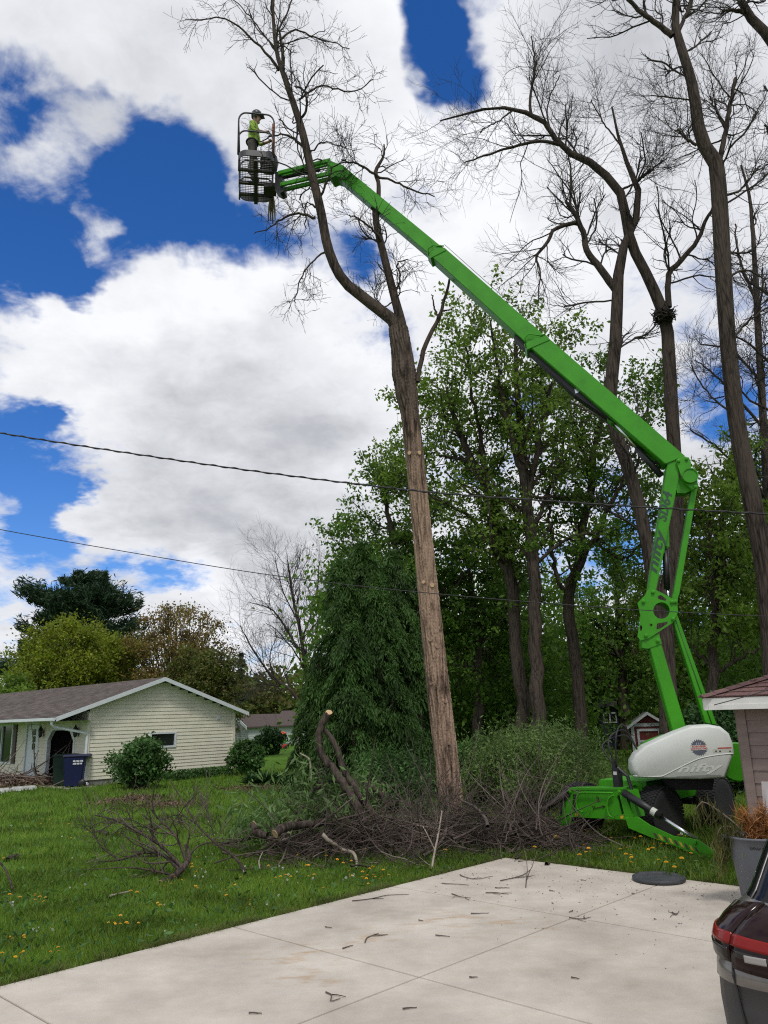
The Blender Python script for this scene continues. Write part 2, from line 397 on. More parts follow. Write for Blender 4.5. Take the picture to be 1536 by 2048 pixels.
def lettering(mb, txt, p0, ux, uy, size, width=None, **kw):
    """writes txt with its lower left corner at p0, along ux, upright along uy"""
    V, F = text_mesh(txt, size, **kw)
    if width:
        k = width / (V[:, 0].max() - V[:, 0].min())
    else: k = 1.0
    x = (V[:, 0] - V[:, 0].min()) * k; n = np.cross(ux, uy)
    P = np.asarray(p0)[None] + x[:, None] * np.asarray(ux)[None] + V[:, 1:2] * np.asarray(uy)[None] + V[:, 2:3] * n[None]
    mb.add(P, F)
Z = np.array([0, 0, 1.0])
# ================================================================== the setting
# slab grid of the driveway, surveyed from its joints
Q0 = np.array([1.82, 8.82, 0.0])
DU = unit(np.array([0.690, 0.724, 0.0]))      # towards the far right
DV = np.array([-DU[1], DU[0], 0.0])           # towards the far left
def dpt(u, v, z=0.0): return Q0 + DU * u + DV * v + Z * z

def lawn_material():
    m = bpy.data.materials.new('lawn_soil'); m.use_nodes = True
    t = m.node_tree; L = t.links.new; b = t.nodes['Principled BSDF']
    tc = N(t, 'ShaderNodeTexCoord')
    n1 = N(t, 'ShaderNodeTexNoise'); n1.inputs['Scale'].default_value = 0.35; n1.inputs['Detail'].default_value = 6; L(tc.outputs['Object'], n1.inputs['Vector'])
    n2 = N(t, 'ShaderNodeTexNoise'); n2.inputs['Scale'].default_value = 14; n2.inputs['Detail'].default_value = 8; n2.inputs['Roughness'].default_value = .7; L(tc.outputs['Object'], n2.inputs['Vector'])
    ad = N(t, 'ShaderNodeMath', operation='MULTIPLY_ADD'); L(n1.outputs[0], ad.inputs[0]); ad.inputs[1].default_value = .55; 
    mu = N(t, 'ShaderNodeMath', operation='MULTIPLY'); L(n2.outputs[0], mu.inputs[0]); mu.inputs[1].default_value = .5; L(mu.outputs[0], ad.inputs[2])
    cr = N(t, 'ShaderNodeValToRGB'); L(ad.outputs[0], cr.inputs[0]); e = cr.color_ramp.elements
    e[0].position = .36; e[0].color = (.05, .115, .014, 1); e[1].position = .68; e[1].color = (.12, .235, .028, 1)
    L(cr.outputs[0], b.inputs['Base Color']); b.inputs['Roughness'].default_value = .95; b.inputs['Specular IOR Level'].default_value = .1
    bp = N(t, 'ShaderNodeBump'); bp.inputs['Strength'].default_value = 1; bp.inputs['Distance'].default_value = .06; L(n2.outputs[0], bp.inputs['Height']); L(bp.outputs[0], b.inputs['Normal'])
    return m
g_ = MB(); g_.quad((-900, -300, 0), (900, -300, 0), (900, 1500, 0), (-900, 1500, 0))
tag(g_.build('lawn', lawn_material()), kind='structure')

def concrete():
    m = bpy.data.materials.new('concrete'); m.use_nodes = True
    t = m.node_tree; L = t.links.new; b = t.nodes['Principled BSDF']; tc = N(t, 'ShaderNodeTexCoord')
    def nz(s, d, r=.55, off=(0, 0, 0), sc=(1, 1, 1)):
        mp = N(t, 'ShaderNodeMapping'); mp.inputs['Location'].default_value = off; mp.inputs['Scale'].default_value = sc; L(tc.outputs['Object'], mp.inputs[0])
        n = N(t, 'ShaderNodeTexNoise'); n.inputs['Scale'].default_value = s; n.inputs['Detail'].default_value = d; n.inputs['Roughness'].default_value = r; L(mp.outputs[0], n.inputs['Vector']); return n.outputs[0]
    cr = N(t, 'ShaderNodeValToRGB'); L(nz(.9, 12, .68), cr.inputs[0]); e = cr.color_ramp.elements
    e[0].position = .33; e[0].color = (.385, .345, .295, 1); e[1].position = .66; e[1].color = (.585, .535, .465, 1)
    # rust coloured clay smears
    rs = N(t, 'ShaderNodeMapRange', clamp=True); L(nz(2.4, 10, .70, (3.3, 1.9, 0), (1, 2.6, 1)), rs.inputs[0]); rs.inputs['From Min'].default_value = .50; rs.inputs['From Max'].default_value = .70; rs.inputs['To Max'].default_value = .72
    mx = N(t, 'ShaderNodeMix', data_type='RGBA'); fac = None
    for (px, py, rad) in ((900, 1845, 1.0), (1010, 1850, .75), (700, 1880, .7), (610, 1905, .7), (600, 1960, .45)):
        dn = N(t, 'ShaderNodeVectorMath', operation='DISTANCE'); L(tc.outputs['Object'], dn.inputs[0]); dn.inputs[1].default_value = tuple(gp(px, py, .03))
        mr = N(t, 'ShaderNodeMapRange', interpolation_type='SMOOTHSTEP', clamp=True); L(dn.outputs['Value'], mr.inputs[0]); mr.inputs['From Min'].default_value = rad; mr.inputs['From Max'].default_value = .1; mr.inputs['To Min'].default_value = .12
        if fac is None: fac = mr.outputs[0]
        else:
            mm = N(t, 'ShaderNodeMath', operation='MAXIMUM'); L(fac, mm.inputs[0]); L(mr.outputs[0], mm.inputs[1]); fac = mm.outputs[0]
    mm = N(t, 'ShaderNodeMath', operation='MULTIPLY'); L(fac, mm.inputs[0]); L(rs.outputs[0], mm.inputs[1]); L(mm.outputs[0], mx.inputs['Factor']); L(cr.outputs[0], mx.inputs['A']); mx.inputs['B'].default_value = (.36, .20, .06, 1)
    # specks of bark and dirt
    sp = N(t, 'ShaderNodeMapRange', clamp=True); L(nz(55, 3, .6), sp.inputs[0]); sp.inputs['From Min'].default_value = .70; sp.inputs['From Max'].default_value = .78; sp.inputs['To Max'].default_value = .5
    m2 = N(t, 'ShaderNodeMix', data_type='RGBA'); L(sp.outputs[0], m2.inputs['Factor']); L(mx.outputs['Result'], m2.inputs['A']); m2.inputs['B'].default_value = (.17, .13, .10, 1)
    L(m2.outputs['Result'], b.inputs['Base Color']); b.inputs['Roughness'].default_value = .85; b.inputs['Specular IOR Level'].default_value = .3
    bp = N(t, 'ShaderNodeBump'); bp.inputs['Strength'].default_value = .25; bp.inputs['Distance'].default_value = .01; L(nz(160, 4), bp.inputs['Height']); L(bp.outputs[0], b.inputs['Normal'])
    return m
CONC = concrete()
US = [-9.6, -7.2, -4.8, -2.39, 0.0, 2.42]; VS = [2.57, 0.0, -2.55, -5.1, -7.65]
db = MB(); db.hexa([dpt(US[0], VS[0] + .0, -.06), dpt(US[-1], VS[0], -.06), dpt(US[-1], VS[-1], -.06), dpt(US[0], VS[-1], -.06), dpt(US[0] + .01, VS[0] - .01, .016), dpt(US[-1] - .01, VS[0] - .01, .016), dpt(US[-1] - .01, VS[-1] + .01, .016), dpt(US[0] + .01, VS[-1] + .01, .016)])
driveway = tag(db.build('driveway', mat('joint_dirt', (.09, .075, .06), .95, var=.3)), kind='structure')
for i in range(len(US) - 1):
    for j in range(len(VS) - 1):
        s = MB(); g = .006
        a, b_, c, d = US[i] + g, US[i + 1] - g, VS[j] - g, VS[j + 1] + g
        s.hexa([dpt(a, c, -.05), dpt(b_, c, -.05), dpt(b_, d, -.05), dpt(a, d, -.05), dpt(a, c, .03), dpt(b_, c, .03), dpt(b_, d, .03), dpt(a, d, .03)])
        s.build('slab', CONC, driveway, bevel=.004)

# ------------------------------------------------------------------ lapped siding
def siding(mb, o, dx, nrm, z0, z1, pitch, spans, lip=.014):
    """courses along dx from o; spans(z) -> list of (s0, s1)"""
    z = z0
    while z < z1 - 1e-4:
        zt = min(z + pitch, z1)
        lo, hi = spans(z + .001), spans(zt - .001)
        for k in range(min(len(lo), len(hi))):
            (a0, b0), (a1, b1) = lo[k], hi[k]
            a0, b0 = (max(a0, a1), min(b0, b1)) if abs(a0 - a1) > .3 or abs(b0 - b1) > .3 else (a0, b0)
            if b0 - a0 < .02: continue
            P0, P1 = o + dx * a0 + Z * z, o + dx * b0 + Z * z
            T0, T1 = o + dx * a1 + Z * zt, o + dx * b1 + Z * zt
            mb.quad(P0 + nrm * lip, P1 + nrm * lip, T1 + nrm * .002, T0 + nrm * .002)
            mb.quad(P0 + nrm * .002, P1 + nrm * .002, P1 + nrm * lip, P0 + nrm * lip)
        z = zt

# ------------------------------------------------------------------ neighbour's house
def neighbour_house():
    A = gp(170, 1573); B = gp(465, 1547); g = unit(B - A); h = np.array([-g[1], g[0], 0]); W = float(np.linalg.norm(B - A))
    root = thing('house', A + g * 3 + h * 6, 'cream sided ranch house with brown shingle roof and white gable trim', 'house')
    cream = mat('cream_siding', (.68, .65, .53), .6, var=.06, vscale=2.5, bump=.05, bscale=60)
    tan = cream
    white = mat('white_trim', (.62, .66, .68), .5, var=.06)
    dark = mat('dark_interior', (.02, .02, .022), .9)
    glass = mat('window_glass', (.012, .014, .017), .08, spec=.35)
    ov = A - h * .38
    Rg = on_plane(330, 1355, ov, h); Er = on_plane(497, 1425, ov, h); El = on_plane(112, 1435, ov, h)
    sR, sE, sL = (float(np.dot(p - A, g)) for p in (Rg, Er, El))
    def roofz(s): return (El[2] + (Rg[2] - El[2]) * (s - sL) / (sR - sL)) if s < sR else (Rg[2] + (Er[2] - Rg[2]) * (s - sR) / (sE - sR))
    LEN = 19.0
    def fr(px, py):      # front wall coordinates (along h, z)
        p = on_plane(px, py, A, g); return float(np.dot(p - A, h)), float(p[2])
    def ga(px, py):
        p = on_plane(px, py, A, h); return float(np.dot(p - A, g)), float(p[2])
    # gable wall
    wx0, wz1 = ga(300, 1466); wx1, wz0 = ga(350, 1493)
    def gspan(z):
        lo = 0.0 if roofz(0) > z + .0 else sL + (sR - sL) * (z + .0 - El[2]) / (Rg[2] - El[2])
        hi = W if roofz(W) > z + .0 else sE - (sE - sR) * (z + .0 - Er[2]) / (Rg[2] - Er[2])
        lo, hi = max(lo, 0), min(hi, W)
        if wz0 < z < wz1: return [(lo, wx0), (wx1, hi)]
        return [(lo, hi)]
    zz = [.2, wz0, wz1, Rg[2] - .04]
    mb = MB()
    for a, b in zip(zz[:-1], zz[1:]):
        k = max(1, round((b - a) / .128)); siding(mb, A, g, -h, a, b, (b - a) / k, gspan, .022)
    mb.build('gable_siding', cream, root)
    # front wall with door, garage opening, picture window
    d0, dz1 = fr(78, 1464); d1, _ = fr(55, 1464); 
    o0, oz1 = fr(149, 1460); o1, _ = fr(98, 1460)
    b0, bz1 = fr(29, 1449); b1, bz0 = fr(-60, 1523)
    dz1 = 2.15; ch = .36
    def fspan(z):
        S = [0.0]
        if z < oz1:
            c = max(0, z - (oz1 - ch)); S += [o0 + c, o1 - c]
        if z < dz1: S += [d0, d1]
        if bz0 < z < bz1: S += [b0, b1]
        S.append(LEN); return [(S[i], S[i + 1]) for i in range(0, len(S), 2)]
    zz = sorted([.2, bz0, bz1, dz1, oz1 - ch, oz1, 2.55]); mb = MB()
    for a, b in zip(zz[:-1], zz[1:]):
        if b - a < .01: continue
        k = max(1, round((b - a) / .128)); siding(mb, A, h, -g, a, b, (b - a) / k, fspan, .022)
    mb.build('front_siding', tan, root)
    # foundation, far walls so the rooms stay dark
    mb = MB(); mb.hexa([A + g * .02 + h * .02 - Z * .2, A + g * (W - .02) + h * .02 - Z * .2, A + g * (W - .02) + h * LEN - Z * .2, A + g * .02 + h * LEN - Z * .2, A + g * .02 + h * .02 + Z * .2, A + g * (W - .02) + h * .02 + Z * .2, A + g * (W - .02) + h * LEN + Z * .2, A + g * .02 + h * LEN + Z * .2])
    mb.build('foundation', mat('foundation_block', (.22, .21, .2), .9, var=.2), root)
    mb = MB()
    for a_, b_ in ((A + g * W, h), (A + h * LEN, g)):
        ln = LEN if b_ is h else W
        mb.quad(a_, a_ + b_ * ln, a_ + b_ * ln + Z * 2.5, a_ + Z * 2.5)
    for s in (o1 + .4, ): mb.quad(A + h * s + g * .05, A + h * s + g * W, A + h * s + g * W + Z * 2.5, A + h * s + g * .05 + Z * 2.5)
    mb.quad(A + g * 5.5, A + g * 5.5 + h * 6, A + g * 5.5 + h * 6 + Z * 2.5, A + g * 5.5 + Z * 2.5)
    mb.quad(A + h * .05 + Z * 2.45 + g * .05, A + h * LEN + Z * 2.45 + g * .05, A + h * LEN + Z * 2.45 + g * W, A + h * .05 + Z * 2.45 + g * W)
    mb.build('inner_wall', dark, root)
    # roof: stepped shingle courses on both slopes
    rm = bpy.data.materials.new('brown_shingles'); rm.use_nodes = True
    t = rm.node_tree; Lk = t.links.new; b = t.nodes['Principled BSDF']
    uv = N(t, 'ShaderNodeUVMap'); br = N(t, 'ShaderNodeTexBrick'); Lk(uv.outputs[0], br.inputs['Vector'])
    br.inputs['Scale'].default_value = 1; br.inputs['Brick Width'].default_value = .33; br.inputs['Row Height'].default_value = .14; br.inputs['Mortar Size'].default_value = .012
    br.inputs['Color1'].default_value = (.105, .088, .080, 1); br.inputs['Color2'].default_value = (.165, .142, .13, 1); br.inputs['Mortar'].default_value = (.05, .038, .034, 1); br.offset = .5
    nz = N(t, 'ShaderNodeTexNoise'); nz.inputs['Scale'].default_value = 1.2; nz.inputs['Detail'].default_value = 5; Lk(uv.outputs[0], nz.inputs['Vector'])
    mx = N(t, 'ShaderNodeMix', data_type='RGBA', blend_type='MULTIPLY'); mx.inputs['Factor'].default_value = .6; Lk(br.outputs[0], mx.inputs['A']); Lk(nz.outputs[0], mx.inputs['B'])
    hs = N(t, 'ShaderNodeHueSaturation'); hs.inputs['Value'].default_value = 1.5; Lk(mx.outputs['Result'], hs.inputs['Color']); Lk(hs.outputs[0], b.inputs['Base Color']); b.inputs['Roughness'].default_value = .95; b.inputs['Specular IOR Level'].default_value = .1
    for name, sa, za, sb, zb in (('roof', sL, El[2], sR, Rg[2]), ('roof', sE, Er[2], sR, Rg[2])):
        mb = MB(); slope = math.hypot(sb - sa, zb - za); nc = int(slope / .14); uvs = []
        nv = unit(np.cross(h, g * (sb - sa) + Z * (zb - za))); nv = nv if nv[2] > 0 else -nv
        for c in range(nc):
            f0, f1 = c / nc, (c + 1) / nc
            for (u0, u1) in ((-.38, LEN),):
                P = [A + g * (sa + (sb - sa) * f) + Z * (za + (zb - za) * f) + h * u for f, u in ((f0, u0), (f0, u1), (f1, u1), (f1, u0))]
                lo = nv * .022; hi = nv * .012
                mb.quad(P[0] + lo, P[1] + lo, P[2] + hi, P[3] + hi); uvs += [(u0, f0 * slope), (u1, f0 * slope), (u1, f1 * slope), (u0, f1 * slope)]
                mb.quad(P[0], P[1], P[1] + lo, P[0] + lo); uvs += [(u0, f0 * slope), (u1, f0 * slope), (u1, f0 * slope), (u0, f0 * slope)]
        o = mb.build(name, rm, root, recalc=False)
        ul = o.data.uv_layers.new(name='UVMap')
        for k, q in enumerate(uvs): ul.data[k].uv = q
    mb = MB(); 
    for sa, za in ((sL, El[2]), (sE, Er[2])):
        mb.hexa([A + g * sa + Z * (za - .03) - h * .36, A + g * sR + Z * (Rg[2] - .03) - h * .36, A + g * sR + Z * (Rg[2] - .03) + h * LEN, A + g * sa + Z * (za - .03) + h * LEN] + [A + g * sa + Z * (za - .004) - h * .36, A + g * sR + Z * (Rg[2] - .004) - h * .36, A + g * sR + Z * (Rg[2] - .004) + h * LEN, A + g * sa + Z * (za - .004) + h * LEN])
    mb.build('roof_deck', white, root)
    # rake boards, fascia, gutter, downspout
    for sa, za in ((sL, El[2]), (sE, Er[2])):
        mb = MB(); d = -h * .40; th = -h * .03
        P = [A + g * sa + Z * (za - .13) + d, A + g * sR + Z * (Rg[2] - .13) + d, A + g * sR + Z * (Rg[2] + .015) + d, A + g * sa + Z * (za + .015) + d]
        mb.prism(P, th); mb.build('rake_board', white, root)
    mb = MB(); c0 = A + g * (sL - .07) - h * .42; 
    prof = [(-.06, .0), (.06, .0), (.06, -.10), (.0, -.125), (-.05, -.06)]
    mb.prism([c0 + g * -a + Z * (El[2] + b) for a, b in prof], h * (LEN + .4)); mb.build('gutter', white, root)
    mb = MB(); mb.quad(A + g * sL + Z * (El[2] - .12) - h * .36, A + Z * (El[2] - .12) - h * .36, A + Z * (El[2] - .12) + h * LEN, A + g * sL + Z * (El[2] - .12) + h * LEN)
    mb.build('soffit', white, root)
    e = A + g * (sL - .05) - h * .2 + Z * (El[2] - .1)
    mb = MB(); mb.smooth = True
    w0 = A - g * .07 - h * .06
    mb.tube([e, e - Z * .12, e - Z * .22 + g * .12, w0 + Z * (El[2] - .55), w0 + Z * (El[2] - .72) + g * .0, w0 + Z * 1.0, w0 + Z * .15, w0 + Z * .1 - h * .25], .048, 8); mb.build('downspout', white, root)
    mb = MB(); q = A + g * W; mb.tube([q - h * .05 + Z * .25, q - h * .05 + g * .5 + Z * .12, q - h * .1 + g * 1.2 + Z * .05], .05, 8); mb.build('downspout_elbow', white, root)
    mb = MB(); mb.box(A + Z * 1.35 - g * .012 - h * .012, g * .05, h * .05, Z * 1.15); mb.build('corner_trim', cream, root)
    mb = MB(); mb.box(A + g * W + Z * 1.3 - h * .012, g * .05, h * .05, Z * 1.1); mb.build('corner_trim', cream, root)
    # gable window
    def frame(name, o, dx, n, x0, x1, z0, z1, wd=.07, mull=()):
        m_ = MB()
        for (a, b_, c, d) in ((x0 - wd, x1 + wd, z1, z1 + wd), (x0 - wd, x1 + wd, z0 - wd, z0), (x0 - wd, x0, z0, z1), (x1, x1 + wd, z0, z1)):
            m_.box(o + dx * (a + b_) / 2 + Z * (c + d) / 2 + n * .02, dx * (b_ - a) / 2, n * .035, Z * (d - c) / 2)
        for x in mull: m_.box(o + dx * x + Z * (z0 + z1) / 2 + n * .01, dx * .035, n * .03, Z * (z1 - z0) / 2 * .998)
        w_ = m_.build('window', white, root)
        xs = [x0] + [x for x in mull] + [x1]
        for a, b_ in zip(xs[:-1], xs[1:]):
            p = MB(); p.box(o + dx * (a + b_) / 2 + Z * (z0 + z1) / 2 - n * .03, dx * ((b_ - a) / 2 - .002), n * .004, Z * (z1 - z0) / 2); p.build('pane', glass, w_)
        return w_
    frame('window', A, g, -h, wx0 + .05, wx1 - .05, wz0 + .05, wz1 - .05)
    frame('window', A, h, -g, b0 + .06, b1 - .06, bz0 + .06, bz1 - .06, .08, [b0 + (b1 - b0) * k / 4 for k in (1, 2, 3)])
    mb = MB(); mb.box(A + h * (b0 - .25) - g * .03 + Z * (bz0 + bz1) / 2, h * .16, g * .02, Z * (bz1 - bz0) / 2)
    sh = mat('brown_shutter', (.045, .02, .015), .5); shut = mb.build('shutter', sh, root)
    for k in range(22):
        l_ = MB(); l_.box(A + h * (b0 - .25) - g * .055 + Z * (bz0 + .06 + (bz1 - bz0 - .12) * (k + .5) / 22), h * .125, g * .008, Z * .022); l_.build('louvre', sh, shut)
    # entry door
    mb = MB(); dm = (d0 + d1) / 2; dw = (d1 - d0) / 2
    mb.box(A + h * dm - g * -.03 + Z * (.2 + (dz1 - .2) / 2), h * dw * .96, g * .02, Z * (dz1 - .2) / 2 * .99)
    door = mb.build('door', mat('white_door', (.62, .66, .72), .4), root)
    for k in range(3):
        p = MB(); zc = dz1 - .3 - k * .27; p.box(A + h * (dm - .12) + g * .003 + Z * zc, h * .13, g * .006, Z * .115); p.build('pane', glass, door)
    for k in range(2):
        p = MB(); p.box(A + h * dm + g * .006 + Z * (.85 - k * .4), h * .3, g * .005, Z * .14); p.build('panel', MATS['white_door'], door)
    p = MB(); p.lathe(A + h * (d0 + .12) + g * .0 + Z * 1.05, -g, [(.0, 0), (.02, .01), (.03, .04), (.0, .06)], 8); p.build('handle', mat('brass', (.4, .3, .12), .3, 1), door)
    mb = MB()
    for s in (d0 - .035, d1 + .035): mb.box(A + h * s - g * .01 + Z * (.2 + dz1) / 2, h * .04, g * .03, Z * (dz1 - .2) / 2)
    mb.box(A + h * dm - g * .01 + Z * (dz1 + .04), h * (dw + .075), g * .03, Z * .04); mb.build('door_frame', white, root)
    # garage opening trim with clipped corners
    mb = MB(); path = [(o0, .05), (o0, oz1 - ch), (o0 + ch, oz1), (o1 - ch, oz1), (o1, oz1 - ch), (o1, .05)]; wd = .13
    inner = [A + h * a + Z * b_ for a, b_ in path]; outer = [A + h * a + Z * b_ for a, b_ in ((o0 - wd, .05), (o0 - wd, oz1 - ch + .05), (o0 + ch - .05, oz1 + wd), (o1 - ch + .05, oz1 + wd), (o1 + wd, oz1 - ch + .05), (o1 + wd, .05))]
    for i in range(5): mb.prism([inner[i] - g * .03, inner[i + 1] - g * .03, outer[i + 1] - g * .03, outer[i] - g * .03], g * .14)
    mb.build('garage_opening_trim', white, root)
    for s in (o1 + .42, o0 - .38):
        mb = MB(); c = A + h * s - g * .14 + Z * (oz1 - .05)
        mb.lathe(c - Z * .2, Z, [(.03, 0), (.075, .06), (.085, .26), (.10, .28), (.03, .40), (.012, .46)], 8); mb.box(c - Z * .02 + g * .07, h * .04, g * .07, Z * .02); mb.box(c - Z * .05 + g * .125, h * .05, g * .012, Z * .12)
        mb.build('wall_lantern', mat('black_iron', (.015, .014, .013), .5), root)
    mb = MB(); mb.box(A + g * (W - .75) - h * .03 + Z * 2.2, g * .07, h * .03, Z * .07); mb.build('vent', white, root)
    # satellite dish on the far roof
    s = sL + (sR - sL) * .55; f = A + g * s + h * 13.0 + Z * roofz(s)
    mb = MB(); mb.tube([f, f + Z * .5], .025, 6); mb.smooth = True
    mb.lathe(f + Z * .55, unit(np.array([.6, -.5, .5])), [(.02, 0), (.18, .03), (.30, .09), (.36, .15), (.35, .15), (.02, .02)], 16); mb.build('satellite_dish', mat('dish_grey', (.05, .06, .07), .5), root)
    # small concrete apron in front of the garage opening
    a = MB(); zt = .02
    c = [A - g * .9 - h * .6, A - g * .9 + h * (o1 + .5), A + g * .1 + h * (o1 + .5), A + g * .1 - h * .6]
    a.hexa([p - Z * .1 for p in c] + [p + Z * zt for p in c]); tag(a.build('apron', mat('old_concrete', (.36, .33, .30), .9, var=.15)), kind='structure')
    return A, g, h
HA, HG, HH = neighbour_house()

# ------------------------------------------------------------------ the garage corner on the right
def right_garage():
    C = at(1497, 1600, 10.4); C[2] = 0; w = -DV; nin = DU        # w along the front wall, nin into the building
    root = thing('garage', C + w * 3 + nin * 3, 'mauve lap sided garage with white fascia and red brown hip roof', 'garage')
    paint = mat('mauve_paint', (.20, .148, .130), .65, var=.1, vscale=3, bump=.08, bscale=25, stretch=(1, 1, 6))
    white = mat('white_fascia', (.66, .65, .62), .5, var=.08, vscale=5)
    LEN, TOP = 6.5, 2.02; p = .152
    nb = int(TOP / p)
    for k in range(nb + 1):
        z0 = .08 + k * p; z1 = min(z0 + p + .012, TOP + .06)
        if z1 - z0 < .03: continue
        b = MB(); a0 = C + w * .115; a1 = C + w * LEN; lip = -nin
        b.hexa([a0 + lip * .004 + Z * z0, a1 + lip * .004 + Z * z0, a1 + lip * .022 + Z * z0, a0 + lip * .022 + Z * z0, a0 + lip * .001 + Z * z1, a1 + lip * .001 + Z * z1, a1 + lip * .006 + Z * z1, a0 + lip * .006 + Z * z1])
        b.build('siding_board', paint, root)
    m = MB(); m.box(C + w * .055 + Z * (TOP / 2 + .04) - nin * .012, w * .058, nin * .02, Z * (TOP / 2 + .02)); m.box(C - w * .012 + nin * .06 + Z * (TOP / 2 + .04), w * .018, nin * .055, Z * (TOP / 2 + .018)); m.build('corner_board', paint, root)
    m = MB(); m.hexa([C + nin * .005, C + w * LEN + nin * .005, C + w * LEN + nin * 6, C + nin * 6, C + nin * .005 + Z * TOP, C + w * LEN + nin * .005 + Z * TOP, C + w * LEN + nin * 6 + Z * TOP, C + nin * 6 + Z * TOP]); m.build('wall', paint, root)
    oh = .28; e0 = C - w * oh - nin * oh; ez = TOP + .02
    m = MB(); m.hexa([e0 + Z * ez, e0 + w * (LEN + oh) + Z * ez, e0 + w * (LEN + oh) + nin * (6 + 2 * oh) + Z * ez, e0 + nin * (6 + 2 * oh) + Z * ez] + [q + Z * (ez + .02) for q in (e0, e0 + w * (LEN + oh), e0 + w * (LEN + oh) + nin * (6 + 2 * oh), e0 + nin * (6 + 2 * oh))]); m.build('soffit', white, root)
    m = MB(); m.box(e0 + w * (LEN + oh) / 2 + Z * (ez + .075) - nin * .012, w * ((LEN + oh) / 2), nin * .012, Z * .075); m.box(e0 - w * .012 + nin * (3 + oh) + Z * (ez + .073), w * .012, nin * (3 + oh), Z * .073); m.build('fascia', white, root)
    m = MB(); m.box(e0 + w * (LEN + oh) / 2 + Z * (ez + .032) - nin * .03, w * ((LEN + oh) / 2 - .06), nin * .006, Z * .03); m.build('fascia_trim', white, root)
    sl = .36; top = ez + .15
    roofm = mat('red_shingle_far', (.10, .046, .041), .95, var=.35, vscale=20)
    half = (6 + 2 * oh) / 2; q0 = e0 - nin * .03 - w * .03 + Z * top
    rz = half * sl
    A_ = q0; B_ = q0 + w * (LEN + oh); Cc = q0 + nin * 2 * half; ap = q0 + w * half + nin * half + Z * rz; ap2 = B_ + nin * half + Z * rz
    m = MB(); m.add([A_, B_, ap2, ap, Cc, B_ + nin * 2 * half], [(0, 1, 2, 3), (4, 0, 3), (5, 4, 3, 2)]); deck = m.build('roof', roofm, root, recalc=False)
    rng = random.Random(5)
    cols = [mat('red_shingle_a', (.105, .052, .046), .95, var=.4, vscale=60), mat('red_shingle_b', (.08, .040, .037), .95, var=.4, vscale=60), mat('red_shingle_c', (.13, .07, .062), .95, var=.4, vscale=60)]
    ex, tw = .14, .30
    nF = unit(np.cross(w, nin + Z * sl)); nF = nF if nF[2] > 0 else -nF
    nL = unit(np.cross(nin, w + Z * sl)); nL = nL if nL[2] > 0 else -nL
    for face, du, dn, nv in (('f', w, nin, nF), ('l', nin, w, nL)):
        for r in range(8 if face == 'f' else 4):
            off = (r % 2) * tw / 2; k = 0
            while True:
                s0 = off + k * tw - tw; s1 = s0 + tw - .008; k += 1
                if s0 > (2.4 if face == 'f' else 1.2): break
                d0, d1 = r * ex, (r + 1) * ex + .03
                a0 = max(s0, d0); a1 = max(s0, d1)
                if s1 - a0 < .02: continue
                a1 = min(a1, s1 - .005)
                pt = lambda s, d, hgt: q0 + du * s + (dn + Z * sl) * d + nv * hgt
                lo = .022 + rng.uniform(0, .005)
                sh = MB(); sh.hexa([pt(a0, d0, .008), pt(s1, d0, .008), pt(s1, d1, .002), pt(a1, d1, .002), pt(a0, d0, lo), pt(s1, d0, lo), pt(s1, d1, .010), pt(a1, d1, .010)])
                sh.build('shingle', rng.choice(cols), root)
    # hip caps
    hv = (nin + w + Z * sl); hl = unit(hv)
    for k in range(10):
        c = MB(); p0 = q0 + hv * (k * .12); p1 = q0 + hv * (k * .12 + .2); sd = unit(np.cross(hl, Z))
        c.add([p0 + Z * .045, p0 - sd * .13 + Z * .008, p1 - sd * .13 + Z * .0, p1 + Z * .03, p0 + sd * .13 + Z * .008, p1 + sd * .13], [(0, 1, 2, 3), (0, 3, 5, 4), (0, 4, 1)])
        c.build('hip_shingle', rng.choice(cols), root)
    return C, w, nin
GC, GW, GN = right_garage()

# ------------------------------------------------------------------ sheds and the far house
def shed_red():
    Y = 34.0; b = gp(1303, 1514); Y = b[1]; s = pxm(Y, 1303, 1470); c = np.array([b[0], b[1], 0]); ax = unit(np.array([1, -.25, 0])); ay = np.array([-ax[1], ax[0], 0])
    root = thing('garden_shed', c, 'small red shed with white trim seen behind the lift arm', 'shed')
    red = mat('barn_red', (.13, .016, .014), .7, var=.25); wh = mat('shed_white', (.5, .52, .53), .6, var=.1)
    w, hgt, rh, dp = 33 * s, 62 * s, 22 * s, 1.8
    m = MB(); m.prism([c - ax * w, c + ax * w, c + ax * w + Z * hgt, c + Z * (hgt + rh), c - ax * w + Z * hgt], ay * dp); m.build('wall', red, root)
    for sgn in (-1, 1):
        m = MB(); lo = c + sgn * ax * w * 1.25 + Z * (hgt - rh * .25); hi = c + Z * (hgt + rh)
        m.prism([lo - ay * .25, hi - ay * .25, hi - ay * .25 + Z * .06, lo - ay * .25 + Z * .06], ay * (dp + .4)); m.build('roof', mat('shed_roof', (.10, .10, .10), .9), root)
        m = MB(); m.prism([lo - ay * .26 - Z * .06, hi - ay * .26 - Z * .06, hi - ay * .26 + Z * .07, lo - ay * .26 + Z * .07], -ay * .03); m.build('rake_board', wh, root)
        m = MB(); m.box(c + sgn * ax * (w - .05) + Z * hgt / 2 - ay * .02, ax * .07, ay * .02, Z * hgt / 2); m.build('corner_trim', wh, root)
    m = MB(); m.box(c + Z * hgt - ay * .022, ax * (w - .125), ay * .02, Z * .07); m.build('trim_board', wh, root)
    d = MB(); dw, dz0, dz1 = w * .62, .2, hgt - .22
    for x in (-dw, dw): d.box(c + ax * x + Z * (dz0 + dz1) / 2 - ay * .03, ax * .05, ay * .02, Z * (dz1 - dz0) / 2)
    for z in (dz0, (dz0 + dz1) / 2, dz1): d.box(c + Z * z - ay * .034, ax * (dw + .05), ay * .02, Z * .05)
    d.build('door', wh, root)
shed_red()
